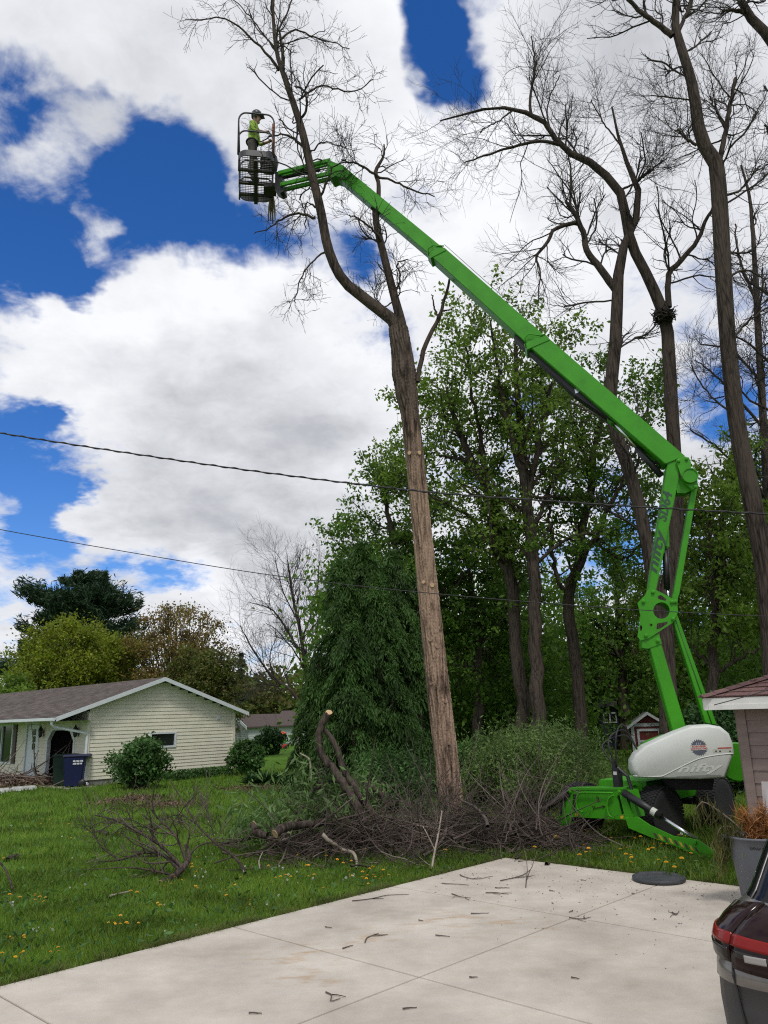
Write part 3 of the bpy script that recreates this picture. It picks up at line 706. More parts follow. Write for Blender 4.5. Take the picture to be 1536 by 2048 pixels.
def shed_blue():
    c = gp(1226, 1500); c[2] = 0; s = pxm(c[1], 1226, 1450)
    root = thing('playhouse', c, 'dark blue playhouse with a white framed window in the shade of the trees', 'playhouse')
    m = MB(); w, hgt = 24 * s, 84 * s; bl = mat('dark_blue_boards', (.022, .026, .05), .8, var=.2)
    ax = unit(np.array([1, -.15, 0])); ay = np.array([-ax[1], ax[0], 0])
    m.box(c + Z * hgt / 2 + ay * .8, ax * w, ay * .8, Z * hgt / 2); m.build('wall', bl, root)
    m = MB(); t_ = c + Z * hgt; m.prism([t_ - ax * w * 1.2 - ay * .2, t_ + ax * w * 1.2 - ay * .2, t_ + Z * .5 - ay * .2], ay * 2.0); m.build('roof', mat('shed_roof', (.1, .1, .1)), root)
    m = MB(); zc = hgt - 22 * s; hw, hh = 12 * s, 9 * s
    for x in (-hw, 0, hw): m.box(c + ax * x + Z * zc - ay * .02, ax * .03, ay * .02, Z * hh)
    m.box(c + Z * (zc - hh) - ay * .022, ax * (hw + .03), ay * .02, Z * .03); m.box(c + Z * (zc + hh) - ay * .022, ax * (hw + .03), ay * .02, Z * .03)
    wn = m.build('window', mat('shed_white', (.5, .52, .53)), root)
    for x in (-hw / 2, hw / 2):
        p = MB(); p.box(c + ax * x + Z * zc - ay * .006, ax * (hw / 2 - .03), ay * .004, Z * (hh - .03)); p.build('pane', mat('window_glass', (.02, .025, .03), .06), wn)
shed_blue()
def far_buildings():
    c = gp(497, 1492); c[2] = 0; s = pxm(c[1], 497, 1460)
    ax = unit(np.array([.9, .35, 0])); ay = np.array([-ax[1], ax[0], 0])     # gable face along ax
    root = thing('far_shed', c, 'pale grey sided shed with brown roof and a plank ramp behind the round shrubs', 'shed')
    sd = mat('pale_grey_siding', (.44, .48, .47), .7, var=.05); rf = mat('far_brown_roof', (.075, .056, .05), .9, var=.25)
    w, hgt, rh, dp = 15 * s, 38 * s, 20 * s, 5.2
    rdir = unit(np.array([.8, .6, 0]))   # ridge runs to the right
    gx = np.array([-rdir[1], rdir[0], 0]); gx = -gx
    o = c - rdir * 1.0
    gx = unit(np.array([-.6, .8, 0]))
    half = 1.9
    m = MB(); siding(m, o - gx * half, gx, -rdir, .15, hgt, .16, lambda z: [(0, 2 * half)])
    siding(m, o - gx * half, gx, -rdir, hgt, hgt + rh, .16, lambda z: [(half * min(.98, (z - hgt) / rh), 2 * half - half * min(.98, (z - hgt) / rh))]); m.build('gable_siding', sd, root)
    m = MB(); siding(m, o - gx * half, rdir, -gx, .15, hgt, .16, lambda z: [(0, dp)]); m.build('side_siding', sd, root)
    m = MB(); m.prism([o + rdir * .03 - gx * half * .98, o + rdir * .03 + gx * half * .98, o + rdir * .03 + gx * half * .98 + Z * hgt, o + rdir * .03 + Z * (hgt + rh), o + rdir * .03 - gx * half * .98 + Z * hgt], rdir * (dp - .05)); m.build('wall', sd, root)
    for sg in (-1, 1):
        m = MB(); lo = o + gx * sg * half * 1.15 + Z * (hgt - rh * .15) - rdir * .25; hi = o + Z * (hgt + rh + .02) - rdir * .25
        m.prism([lo, hi, hi + Z * .1, lo + Z * .1], rdir * (dp + .5)); m.build('roof', rf, root)
        m = MB(); m.prism([lo - rdir * .02 - Z * .12, hi - rdir * .02 - Z * .12, hi - rdir * .02 + Z * .11, lo - rdir * .02 + Z * .11], -rdir * .04); m.build('rake_board', mat('far_white', (.55, .6, .6)), root)
    m = MB(); rp = o - rdir * .1 - gx * .3; m.prism([rp + Z * 1.6, rp + gx * .55 + Z * 1.6, rp + gx * .3 - rdir * .9, rp - gx * .25 - rdir * .9], -rdir * .06); m.build('ramp', mat('weathered_ramp', (.17, .13, .12), .9), root)
    # house behind it
    c2 = gp(566, 1481); c2[2] = 0; s2 = pxm(c2[1], 566, 1450)
    r2 = thing('far_house', c2, 'grey sided house with dark brown hip roof far behind the shed', 'house')
    W2, H2, D2 = 34 * s2, 30 * s2, 6
    m = MB(); siding(m, c2 - np.array([W2, 0, 0]), np.array([1.0, 0, 0]), np.array([0, -1.0, 0]), .1, H2, .18, lambda z: [(0, 2 * W2)]); m.build('siding', sd, r2)
    m = MB(); m.aabox(c2 + (-W2 + .02, .02, 0), c2 + (W2 - .02, D2, H2)); m.build('wall', sd, r2)
    m = MB(); a = c2 + np.array([-W2 * 1.12, -.4, H2]); b = c2 + np.array([W2 * 1.12, -.4, H2]); e = c2 + np.array([W2 * 1.12, D2 + .4, H2]); d = c2 + np.array([-W2 * 1.12, D2 + .4, H2]); r_a = c2 + np.array([-W2 * .3, D2 / 2, H2 + 28 * s2]); r_b = c2 + np.array([W2 * .5, D2 / 2, H2 + 28 * s2])
    m.add([a, b, e, d, r_a, r_b], [(0, 1, 5, 4), (1, 2, 5), (2, 3, 4, 5), (3, 0, 4), (3, 2, 1, 0)]); m.build('roof', rf, r2)
    for x in (.25, .7):
        m = MB(); m.box(c2 + np.array([W2 * x, -.03, H2 * .62]), (.4, 0, 0), (0, .03, 0), (0, 0, .45)); wn = m.build('window', mat('far_white', (.55, .6, .6)), r2)
        p = MB(); p.box(c2 + np.array([W2 * x, -.065, H2 * .62]), (.33, 0, 0), (0, .004, 0), (0, 0, .38)); p.build('pane', mat('window_glass', (.02, .025, .03)), wn)
    # ride-on toy by the shrub
    c3 = gp(568, 1497); c3[2] = 0; s3 = pxm(c3[1], 568, 1470)
    r3 = thing('play_car', c3, 'red and green ride-on toy with an orange roof beside the round far shrub', 'toy car')
    m = MB(); m.lathe(c3 + Z * 26 * s3 - np.array([3 * s3, 0, 0]), Z, [(7 * s3, 0), (8 * s3, 2 * s3), (7 * s3, 5 * s3), (2 * s3, 6.5 * s3)], 12); m.build('canopy', mat('orange_plastic', (.75, .10, .03), .4), r3)
    for x, y in ((-6, -1), (-6, 1), (0, 1)):
        m = MB(); m.tube([c3 + np.array([x * s3 * .8, y * .25, 10 * s3]), c3 + np.array([x * s3 * .8, y * .25, 27 * s3])], .04, 6); m.build('post', mat('black_plastic', (.02, .02, .022), .4), r3)
    m = MB(); m.box(c3 + Z * 14 * s3 - np.array([1 * s3, 0, 0]), (6 * s3, 0, 0), (0, .35, 0), (0, 0, 3 * s3)); m.build('body', mat('lime_plastic', (.06, .5, .06), .4), r3, bevel=.05)
    m = MB(); m.box(c3 + Z * 4.5 * s3 + np.array([2 * s3, 0, 0]), (5 * s3, 0, 0), (0, .4, 0), (0, 0, 3.5 * s3)); m.build('seat', mat('red_plastic', (.55, .03, .02), .4), r3, bevel=.05)
    for x in (-5, 5):
        m = MB(); m.lathe(c3 + np.array([x * s3, -.5, 3 * s3]), (0, 1, 0), [(.02, 0), (3 * s3, .02), (3 * s3, .14), (.02, .16)], 12); m.build('wheel', MATS['black_plastic'], r3)
    c4 = gp(578, 1484); c4[2] = 0; s4 = pxm(c4[1], 578, 1470)
    m = MB(); m.lathe(c4, Z, [(5 * s4, 0), (7.5 * s4, 10 * s4), (8.2 * s4, 10.5 * s4), (7 * s4, 10.4 * s4), (5 * s4, 2 * s4)], 14); tag(m.build('black_tub', MATS['black_plastic'], None, c4), 'black plastic tub standing beside the orange roofed toy', 'tub')
far_buildings()

# ------------------------------------------------------------------ overhead lines
def add_wires():
    cm = mat('cable_black', (.018, .018, .02), .6)
    for name, px, Ys, r, lab, tw in (
        ('power_cable', [(-160, 838), (0, 866), (250, 905), (500, 941), (730, 970), (900, 988), (1100, 1002), (1300, 1015), (1536, 1028), (1700, 1036)], (12.2, 11.2), .011, 'thick twisted black power cable crossing in front of the tree trunk', 260),
        ('phone_cable', [(-160, 1026), (0, 1059), (250, 1103), (500, 1144), (700, 1170), (900, 1190), (1100, 1207), (1300, 1221), (1536, 1233), (1700, 1240)], (12.4, 11.4), .0065, 'thin lower overhead cable sagging across the yard', 0)):
        pts = [at(x, y, Ys[0] + (Ys[1] - Ys[0]) * (x + 160) / 1860) for x, y in px]
        P, R = resample(pts, [r] * len(pts), 90); m = MB(); m.smooth = True; m.tube(P, R, 6)
        if tw:
            a = np.linspace(0, tw, 1200); Q, _ = resample(pts, [r] * len(pts), 1200); Q = Q + np.stack([0 * a, np.cos(a), np.sin(a)], 1) * r * 1.2; m.tube(Q, np.full(1200, r * .75), 4)
        tag(m.build(name, cm, None, P[0]), lab, 'cable')
    pts = [at(1428, 1410, 9.0), at(1480, 1396, 9.0), at(1536, 1380, 9.0), at(1620, 1352, 9.0)]
    P, R = resample(pts, [.006] * 4, 20); m = MB(); m.tube(P, R, 6); tag(m.build('roof_cable', cm, None, P[0]), 'thin black cable running across the red brown garage roof', 'cable')
add_wires()
# ================================================================== boom lift
K3 = at(1365, 940, 13.9); T3 = at(680, 335, 15.1)
BE = unit(np.array([T3[0] - K3[0], T3[1] - K3[1], 0])); BN = np.array([BE[1], -BE[0], 0]); BN = BN if BN[1] < 0 else -BN   # BN towards the camera
def bp(x, y, off=0.0): return on_plane(x, y, K3 + BN * off, BN)
def green_paint():
    m = mat('lift_green', (.046, .275, .009), .42, var=.10, vscale=3, spec=.3); t = m.node_tree; L = t.links.new; b = t.nodes['Principled BSDF']
    src = b.inputs['Base Color'].links[0].from_socket; tc = N(t, 'ShaderNodeTexCoord')
    def layer(col, scale, sc, lo, hi, amt, src):
        mp = N(t, 'ShaderNodeMapping'); mp.inputs['Scale'].default_value = sc; L(tc.outputs['Object'], mp.inputs[0]); n = N(t, 'ShaderNodeTexNoise'); n.inputs['Scale'].default_value = scale; n.inputs['Detail'].default_value = 9; n.inputs['Roughness'].default_value = .7; L(mp.outputs[0], n.inputs['Vector'])
        r = N(t, 'ShaderNodeMapRange', clamp=True); L(n.outputs[0], r.inputs[0]); r.inputs['From Min'].default_value = lo; r.inputs['From Max'].default_value = hi; r.inputs['To Max'].default_value = amt
        x = N(t, 'ShaderNodeMix', data_type='RGBA'); L(r.outputs[0], x.inputs['Factor']); L(src, x.inputs['A']); x.inputs['B'].default_value = (*col, 1); return x.outputs['Result'], r.outputs[0]
    src, _ = layer((.030, .085, .018), 2.2, (1, 1, .5), .56, .78, .5, src)       # grime
    src, _ = layer((.10, .26, .07), 9.0, (1, 1, .25), .62, .72, .5, src)          # faded streaks
    src, sc_ = layer((.16, .17, .15), 42.0, (1, 1, 1), .70, .76, .7, src)         # chips
    L(src, b.inputs['Base Color']); return m
GREEN = green_paint()
BLK = mat('lift_black', (.012, .012, .014), .45, var=.3)
STEEL = mat('chrome_rod', (.62, .63, .65), .22, 1.0)
HOSE = mat('hose_rubber', (.014, .014, .015), .6)
WHITE = mat('canopy_white', (.60, .62, .58), .42, var=.05, vscale=2)
def circle(cx, cy, r, n=20, ry=None): return [(cx + r * math.cos(a), cy + (ry or r) * math.sin(a)) for a in np.linspace(0, 2 * math.pi, n, endpoint=False)]

def boom_lift():
    base = gp(1330, 1640); base[2] = 0
    root = thing('boom_lift', base, 'bright green boom lift with white canopy and lowered outriggers reaching up to the tree', 'boom lift')
    def slab(name, px, off, width, m=GREEN, parent=root, holes=(), bevel=.0):
        mb = MB(); mb.prism([bp(x, y, off) for x, y in px], -BN * width, [[bp(x, y, off) for x, y in h] for h in holes])
        return mb.build(name, m, parent, bevel=bevel)
    def pin(px, py, off, r, parent, ln=.03, m=GREEN):
        mb = MB(); c = bp(px, py, off); mb.lathe(c, BN, [(r, -.002), (r, ln), (r * .6, ln + .004)], 12); mb.lathe(c + BN * ln, BN, [(r * .45, 0), (r * .45, .012)], 6)
        return mb.build('pivot_pin', m, parent)
    def rod(name, a, b, r, m, parent, off, sides=12):
        mb = MB(); mb.smooth = True; mb.tube([bp(*a, off), bp(*b, off)], [r, r], sides); return mb.build(name, m, parent)
    # ---- lower riser
    lr = slab('lower_riser', [(1298, 1291), (1322, 1286), (1382, 1488), (1354, 1494)], .17, .34, bevel=.012)
    sl = slab('riser_end_fitting', [(1283, 1278), (1318, 1266), (1324, 1288), (1296, 1298), (1284, 1296)], .185, .37, bevel=.008, parent=lr)
    pin(1316, 1281, .19, .035, lr)
    ll = slab('lower_link', [(1347, 1244), (1354, 1228), (1434, 1450), (1411, 1446)], .10, .2, bevel=.008)
    rod('groove', (1352, 1240), (1424, 1449), .008, mat('lift_green_dark', (.018, .12, .01), .5), ll, .104, 6)
    # ---- upper riser
    ur = slab('upper_riser', [(1336, 919), (1357, 911), (1358, 956), (1312, 1182), (1295, 1192)], .17, .36, bevel=.012)
    ul = slab('upper_link', [(1383, 978), (1395, 976), (1358, 1192), (1347, 1186)], .09, .18, bevel=.006)
    slab('link_end', [(1346, 1186), (1357, 1190), (1354, 1210), (1343, 1206)], .105, .2, parent=ul)
    # ---- riser knuckle: two plates with lightening holes and a sleeve
    out = [(1296, 1180), (1306, 1177), (1330, 1189), (1354, 1202), (1356, 1224), (1346, 1245), (1297, 1277), (1281, 1281), (1275, 1273), (1281, 1231), (1275, 1206), (1290, 1190)]
    holes = [circle(1323, 1221, 16.5, 24), [(1313, 1262 - 3), (1314, 1247), (1336, 1243), (1334, 1248), (1321, 1257)], [(1315, 1192), (1322, 1190), (1333, 1198), (1331, 1202), (1316, 1198)], circle(1282, 1256, 2.5, 10, 6), circle(1302, 1250, 3, 10)]
    kn = slab('knuckle_plate', out, .215, .025, holes=holes)
    slab('knuckle_plate', out, -.20, .025, holes=holes)
    mb = MB(); mb.smooth = True; c = bp(1323, 1221, .2); R = 16.5 * pxm(14, 1323, 1221); n = 24; V = []; F = []
    dv = unit(np.cross(BN, Z))
    for o_ in (.012, -.43):
        for k in range(n):
            a = 2 * math.pi * k / n; V.append(c + BN * o_ + (dv * math.cos(a) + Z * math.sin(a)) * R)
    for k in range(n): F.append((k, (k + 1) % n, n + (k + 1) % n, n + k))
    mb.add(V, F); mb.build('sleeve', GREEN, kn)
    for p_ in ((1306, 1184), (1287, 1203), (1344, 1204), (1351, 1203), (1292, 1271), (1346, 1238)): pin(*p_, .218, .032, kn)
    # cross beam between the plates
    slab('knuckle_core', [(1283, 1230), (1306, 1232), (1304, 1240), (1283, 1240)], .18, .36, parent=kn)
    # riser lift ram
    br = slab('ram_bracket', [(1333, 1058), (1338, 1050), (1339, 1092), (1325, 1110), (1326, 1098)], .05, .1); pin(1333, 1092, .055, .022, br)
    rm = rod('riser_ram', (1331, 1098), (1334, 1178), .055, BLK, root, 0); rod('rod', (1334, 1176), (1339, 1206), .03, STEEL, rm, 0)
    # ---- top knuckle
    tk = slab('top_knuckle_plate', [(1352, 921), (1362, 911), (1378, 915), (1382, 925), (1382, 936), (1394, 947), (1396, 976), (1384, 979), (1366, 962)], .225, .02)
    slab('top_knuckle_plate', [(1352, 921), (1362, 911), (1378, 915), (1382, 925), (1382, 936), (1394, 947), (1396, 976), (1384, 979), (1366, 962)], -.205, .02)
    mb = MB(); c = bp(1379, 953, .215); R = 15 * pxm(14, 1379, 953); mb.lathe(c, BN, [(R * .9, 0), (R, .0), (R, .09), (R * .88, .09), (R * .84, .07), (.01, .07)], 28); mb.build('rotary_hub', GREEN, tk)
    slab('hub_housing', [(1352, 962), (1360, 955), (1388, 968), (1384, 980), (1371, 986), (1354, 986)], .12, .26, parent=tk)
    for p_ in ((1373, 918), (1357, 922), (1391, 974)): pin(*p_, .226, .03, tk)
    # ---- main boom: three telescoping boxes, each with a dark underside seam
    b1 = slab('boom_section', [(1371, 912), (1094, 673), (1060, 694), (1331, 928)], .20, .40, bevel=.012)
    b2 = slab('boom_section', [(1100, 680), (888, 494), (861, 511), (1066, 698)], .165, .33, bevel=.010)
    b3 = slab('boom_section', [(894, 502), (704, 346), (684, 330), (668, 350), (680, 357), (868, 516)], .13, .26, bevel=.008)
    for nm, q, o_, w_ in (('collar', [(1100, 679), (1090, 668), (1048, 688), (1054, 699)], .215, .43), ('collar', [(892, 500), (880, 489), (853, 505), (861, 516)], .18, .36)):
        slab(nm, q, o_, w_, parent=b1 if q[0][0] > 1000 else b2)
    for q, par in (((1030, 668), b1), ((858, 495), b2)):
        pass
    # rails of rod round the collars
    for pts, o_, par in (([(1052, 696), (1050, 676), (1058, 668), (1082, 671), (1091, 667)], .225, b1), ([(857, 511), (856, 498), (866, 491), (888, 492)], .19, b2)):
        mb = MB(); mb.smooth = True; mb.tube([bp(x, y, o_) for x, y in pts], .014, 6); mb.build('cable_guard', GREEN, par)
    mb = MB(); mb.tube([bp(889, 489, .1), bp(1000, 588, .12), bp(1090, 664, .12)], .006, 5); mb.build('cable', mat('wire_grey', (.1, .1, .1), .5), b2)
    # hose tray and ram under the boom
    tr = slab('hose_tray', [(1030, 664), (1044, 668), (1158, 778), (1240, 838), (1236, 850), (1150, 790), (1028, 676)], .10, .2, BLK)
    slab('tray_clamp', [(1149, 778), (1156, 776), (1158, 784), (1151, 787)], .11, .22, STEEL, parent=tr)
    rb = slab('ram_bracket', [(1205, 812), (1214, 812), (1240, 840), (1236, 847), (1222, 846), (1206, 826)], .06, .12); pin(1226, 840, .065, .02, rb)
    lm = rod('boom_ram', (1274, 897), (1323, 952), .06, BLK, root, 0); rod('rod', (1226, 842), (1276, 899), .032, STEEL, lm, 0)
    for dy in (0, 7):
        mb = MB(); mb.smooth = True; mb.tube(resample([bp(1262, 868 + dy, -.03), bp(1282, 900 + dy, -.05), bp(1304, 923 + dy, -.05), bp(1322, 927 + dy, -.02)], [.025] * 4, 12)[0], .026, 8); mb.build('hose', HOSE, tr)
    # ---- lettering on the upper riser (reads upwards)
    p0 = bp(1305, 1148, .174); p1 = bp(1327, 1046, .174); up = unit(p1 - p0); acr = -unit(np.cross(up, BN)) ; acr = acr if np.dot(acr, CR) < 0 else -acr
    ink = mat('lettering_dark', (.02, .06, .03), .5)
    pq = bp(1313, 1147, .174); mb = MB(); lettering(mb, 'nifty', pq, up, acr, .26, width=float(np.linalg.norm(bp(1313, 1147, .174) - bp(1330, 1060, .174))), shear=.3, bold=.006); mb.build('lettering', ink, ur)
    pq = bp(1332, 1044, .174); mb = MB(); lettering(mb, 'SD64', pq, up, acr, .24, width=float(np.linalg.norm(bp(1332, 1044, .174) - bp(1346, 984, .174))), shear=.3, bold=.006); mb.build('lettering', ink, ur)
    # ---- jib
    slab('jib_head', [(655, 318), (668, 324), (686, 330), (704, 346), (690, 358), (672, 352), (662, 356), (654, 344)], .17, .34, bevel=.006)
    for (a, b_), o_ in ((((556, 345), (660, 319)), .14), (((556, 351), (660, 325)), -.14), (((560, 368), (660, 345)), .14), (((562, 379), (660, 356)), -.14)):
        (x0, y0), (x1, y1) = a, b_
        slab('jib_bar', [(x0, y0 - 3.2), (x1, y1 - 3.2), (x1, y1 + 3.2), (x0, y0 + 3.2)], o_ + .03, .06)
    jr = rod('jib_ram', (566, 356), (640, 340), .035, BLK, root, 0); rod('rod', (638, 340), (664, 334), .02, STEEL, jr, 0)
    slab('basket_mount', [(550, 344), (562, 342), (568, 382), (560, 386), (550, 380)], .12, .24, BLK)
    # ---- canopies
    outl = [(1262, 1540), (1262, 1522), (1270, 1508), (1288, 1492), (1318, 1478), (1352, 1463), (1385, 1451), (1420, 1449), (1442, 1453), (1458, 1466), (1466, 1486), (1469, 1505), (1463, 1520), (1452, 1556), (1400, 1559), (1320, 1558), (1268, 1555)]
    cen = np.mean(outl, axis=0)
    def canopy(sign):
        mb = MB(); mb.smooth = True; offs = [.30, .38, .72, .82, .87, .885]; scl = [.985, 1.0, 1.0, .985, .955, .90]; n = len(outl); V = []; F = []
        ref = [bp(x, y, .8) for x, y in outl]; rc = np.mean(ref, axis=0)
        for o_, k in zip(offs, scl):
            for p in ref: V.append(rc + (p - rc) * k + BN * (sign * o_ - .8))
        for i in range(len(offs) - 1):
            for k in range(n): F.append((i * n + k, i * n + (k + 1) % n, (i + 1) * n + (k + 1) % n, (i + 1) * n + k))
        F.append(tuple(range(n))); F.append(tuple((len(offs) - 1) * n + k for k in range(n)))
        mb.add(V, F); o = mb.build('canopy', WHITE, root)
        return o
    cn = canopy(1)
    # belly panel line: a raised lip sweeping across the side
    face = .885
    crv = [(1266, 1552), (1318, 1553), (1334, 1548), (1370, 1530), (1400, 1517), (1435, 1510), (1467, 1507)]
    P, R = resample([bp(x, y, face + (.0 if i else -.02)) for i, (x, y) in enumerate(crv)], [.009] * len(crv), 40); mb = MB(); mb.smooth = True; mb.tube(P, R, 6); mb.build('panel_lip', WHITE, cn)
    mb = MB(); mb.prism([bp(x, y, face - .004) for x, y in ((1354, 1552), (1441, 1549), (1443, 1551), (1441, 1553), (1354, 1555), (1352, 1553))], BN * .006); mb.build('slot', mat('slot_grey', (.2, .2, .19), .7), cn)
    ux = unit(bp(1440, 1540, face) - bp(1360, 1543, face)); uy = unit(np.cross(BN, ux)); uy = uy if uy[2] > 0 else -uy
    mb = MB(); lettering(mb, 'nifty', bp(1356, 1545, face + .001), ux, uy, .165, width=float(np.linalg.norm(bp(1446, 1540, face) - bp(1356, 1545, face))), shear=.35, extrude=.005, bold=.002); mb.build('embossed_lettering', WHITE, cn)
    # saw blade emblem
    c = bp(1398, 1495, face + .003); rr = 13.2 * pxm(13.4, 1398, 1495)
    mb = MB(); pts = []
    for k in range(22):
        a0 = 2 * math.pi * k / 22; a1 = a0 + .2
        pts += [c + (ux * math.cos(a0) + uy * math.sin(a0)) * rr * 1.22, c + (ux * math.cos(a1) + uy * math.sin(a1)) * rr * .98]
    mb.prism(pts, BN * .002); em = mb.build('emblem', mat('emblem_grey', (.10, .11, .14), .5), cn)
    mb = MB(); mb.box(c + BN * .003 - uy * rr * .02, ux * rr * 1.2, uy * rr * .34, BN * .0015); mb.build('emblem_band', WHITE, em)
    redi = mat('emblem_red', (.45, .05, .03), .5)
    mb = MB(); lettering(mb, 'SCHROEDER', c - ux * rr * 1.0 + uy * rr * .04 + BN * .006, ux, uy, rr * .33, width=rr * 2.0, bold=.0015); lettering(mb, 'CONTRACTING', c - ux * rr * 1.15 - uy * rr * .28 + BN * .006, ux, uy, rr * .33, width=rr * 2.3, bold=.0015); mb.build('emblem_lettering', redi, em)
    mb = MB()
    for k in (-1, 0, 1): mb.prism([c + ux * (k * .28 - .1) * rr + uy * rr * .42 + BN * .003, c + ux * (k * .28 + .1) * rr + uy * rr * .42 + BN * .003, c + ux * k * .28 * rr + uy * rr * .82 + BN * .003], BN * .001)
    mb.build('emblem_trees', mat('emblem_pale', (.35, .38, .42), .5), em)
    # warning strip
    mb = MB(); mb.prism([bp(x, y, face - .0) for x, y in ((1426, 1497.5), (1464, 1496), (1464.5, 1503.5), (1426, 1505))], BN * .002); ws = mb.build('warning_label', mat('label_pale', (.5, .52, .46), .5), cn)
    mb = MB(); mb.prism([bp(x, y, face + .002) for x, y in ((1435, 1495.2), (1463, 1494.2), (1463, 1496.6), (1435, 1497.6))], BN * .002); mb.build('warning_strip', redi, ws)
    for x in (1432, 1440, 1460):
        mb = MB(); mb.prism([bp(x - 2.2, 1504, face + .002), bp(x + 2.2, 1504, face + .002), bp(x, 1499.5, face + .002)], BN * .001); mb.build('warning_mark', mat('mark_dark', (.05, .04, .02), .5), ws)
    # green deck under the canopies, riser seat, counterweight at the rear
    slab('turntable_frame', [(1285, 1496), (1318, 1480), (1352, 1466), (1430, 1456), (1440, 1540), (1290, 1545)], .28, .56, bevel=.01)
    slab('deck_skirt', [(1276, 1503), (1300, 1484), (1336, 1470), (1340, 1478), (1292, 1500)], .34, .66)
    mb = MB(); c = bp(1468, 1522, .15); mb.lathe(c + BN * .25, -BN, [(.02, 0), (.29, .0), (.31, .015), (.31, .10), (.02, .10)], 32); mb.build('counterweight', GREEN, root)
    slab('turntable_neck', [(1330, 1548), (1430, 1548), (1425, 1580), (1335, 1580)], .35, .7, BLK)

    # ---- chassis
    f = unit(np.array([-.72, -.69, 0])); r = np.array([-f[1], f[0], 0]); r = r if r[0] > 0 else -r       # f forwards, r towards the camera side
    FC = (gp(1430, 1712) + gp(1010, 1672)) / 2; FC[2] = 0
    FC = FC + r * .12
    def fp(x, y, off=0.0): return on_plane(x, y, FC + f * off, f)
    def fslab(name, px, off, width, m=GREEN, parent=root, holes=(), bevel=0):
        mb = MB(); mb.prism([fp(x, y, off) for x, y in px], -f * width, [[fp(x, y, off) for x, y in h] for h in holes]); return mb.build(name, m, parent, bevel=bevel)
    pn = fslab('front_panel', [(1136, 1578), (1245, 1577), (1266, 1632), (1262, 1640), (1140, 1634), (1130, 1628)], .0, .03,
               holes=[[(1146, 1588), (1153, 1587), (1150, 1622), (1143, 1620)], [(1234, 1592), (1239, 1590), (1248, 1627), (1242, 1630)]])
    fslab('panel_top', [(1136, 1576), (1245, 1575), (1246, 1579), (1136, 1580)], .015, .28, parent=pn)
    fslab('panel_side', [(1255, 1580), (1262, 1580), (1276, 1634), (1266, 1636)], -.02, .22, parent=pn); fslab('panel_side', [(1126, 1600), (1134, 1590), (1132, 1634), (1124, 1632)], -.02, .22, parent=pn)
    fslab('front_box', [(1160, 1584), (1232, 1584), (1232, 1630), (1158, 1630)], -.03, .5, mat('lift_green_dark', (.018, .12, .01), .5), parent=pn)
    for pts in ([(1166, 1624), (1155, 1618), (1152, 1600), (1158, 1588), (1165, 1585), (1226, 1586)], [(1228, 1590), (1218, 1597), (1214, 1612), (1218, 1630), (1228, 1636)]):
        P, R = resample([fp(x, y, .05) for x, y in pts], [.014] * len(pts), 24); mb = MB(); mb.smooth = True; mb.tube(P, R, 8); mb.build('guard_hoop', GREEN, pn)
    for x, y in ((1141, 1583), (1240, 1583), (1135, 1630), (1256, 1638)):
        mb = MB(); mb.lathe(fp(x, y, .0), f, [(.03, 0), (.03, .03), (.015, .034), (.015, .045)], 8); mb.build('bolt', GREEN, pn)
    fx = unit(fp(1230, 1605) - fp(1150, 1605)); fx[2] = 0; fx = unit(fx)
    mb = MB(); lettering(mb, '2', fp(1193, 1603, .006), fx, Z, .11, bold=.004); mb.build('lettering', mat('mark_dark', (.05, .04, .02)), pn)
    mb = MB()
    for pts in ([(1184, 1612), (1190, 1612), (1186, 1620)], [(1190, 1616), (1209, 1612)], [(1204, 1610), (1210, 1612), (1206, 1616)]): mb.tube([fp(x, y, .01) for x, y in pts], .006, 5)
    mb.build('tow_mark', MATS['mark_dark'], pn)
    for x, y in ((1153, 1630), (1244, 1634)):
        mb = MB(); mb.prism([fp(x - 3, y - 3, .004), fp(x + 3, y - 3, .004), fp(x + 3, y + 3, .004), fp(x - 3, y + 3, .004)], f * .003); mb.build('yellow_label', mat('label_yellow', (.55, .40, .02), .5), pn)
    # outriggers
    haz = mat('hazard_yellow', (.42, .30, .04), .6, var=.2)
    for side, leg, cyl, rodp in ((1, [(1252, 1640), (1258, 1634), (1275, 1634), (1300, 1651), (1345, 1672), (1390, 1679), (1398, 1682), (1428, 1702), (1432, 1712), (1398, 1712), (1345, 1690), (1300, 1674), (1257, 1656)], ((1247, 1585), (1322, 1633)), ((1320, 1632), (1393, 1680))),
                                 (-1, [(1142, 1634), (1134, 1628), (1120, 1632), (1098, 1646), (1060, 1654), (1040, 1660), (1010, 1668), (1006, 1674), (1040, 1674), (1070, 1668), (1110, 1657), (1140, 1648)], ((1138, 1586), (1075, 1625)), ((1077, 1624), (1026, 1657)))):
        lg = fslab('outrigger_leg', leg, .09, .03); fslab('leg_plate', leg, -.10, .03, parent=lg)
        mid = [((a[0] + b[0]) / 2) for a, b in zip(leg, leg)]
        fslab('leg_floor', [leg[-1], leg[-2], leg[-3], leg[-4], (leg[-4][0], leg[-4][1] - 3), (leg[-3][0], leg[-3][1] - 4), (leg[-2][0], leg[-2][1] - 4), (leg[-1][0], leg[-1][1] - 4)], .058, .158, parent=lg)
        mb = MB(); a = fp(*cyl[0], .0); b_ = fp(*cyl[1], .0); mb.smooth = True; mb.tube([a, b_], .058, 14); ram = mb.build('outrigger_ram', BLK, root)
        mb = MB(); mb.smooth = True; mb.tube([fp(*rodp[0], .0), fp(*rodp[1], .0)], .030, 12); mb.build('rod', STEEL, ram)
        mb = MB(); d_ = unit(b_ - a); mb.tube([b_ - d_ * .16, b_ - d_ * .08], .0595, 14); mb.build('label', mat('label_pale', (.5, .52, .46)), ram)
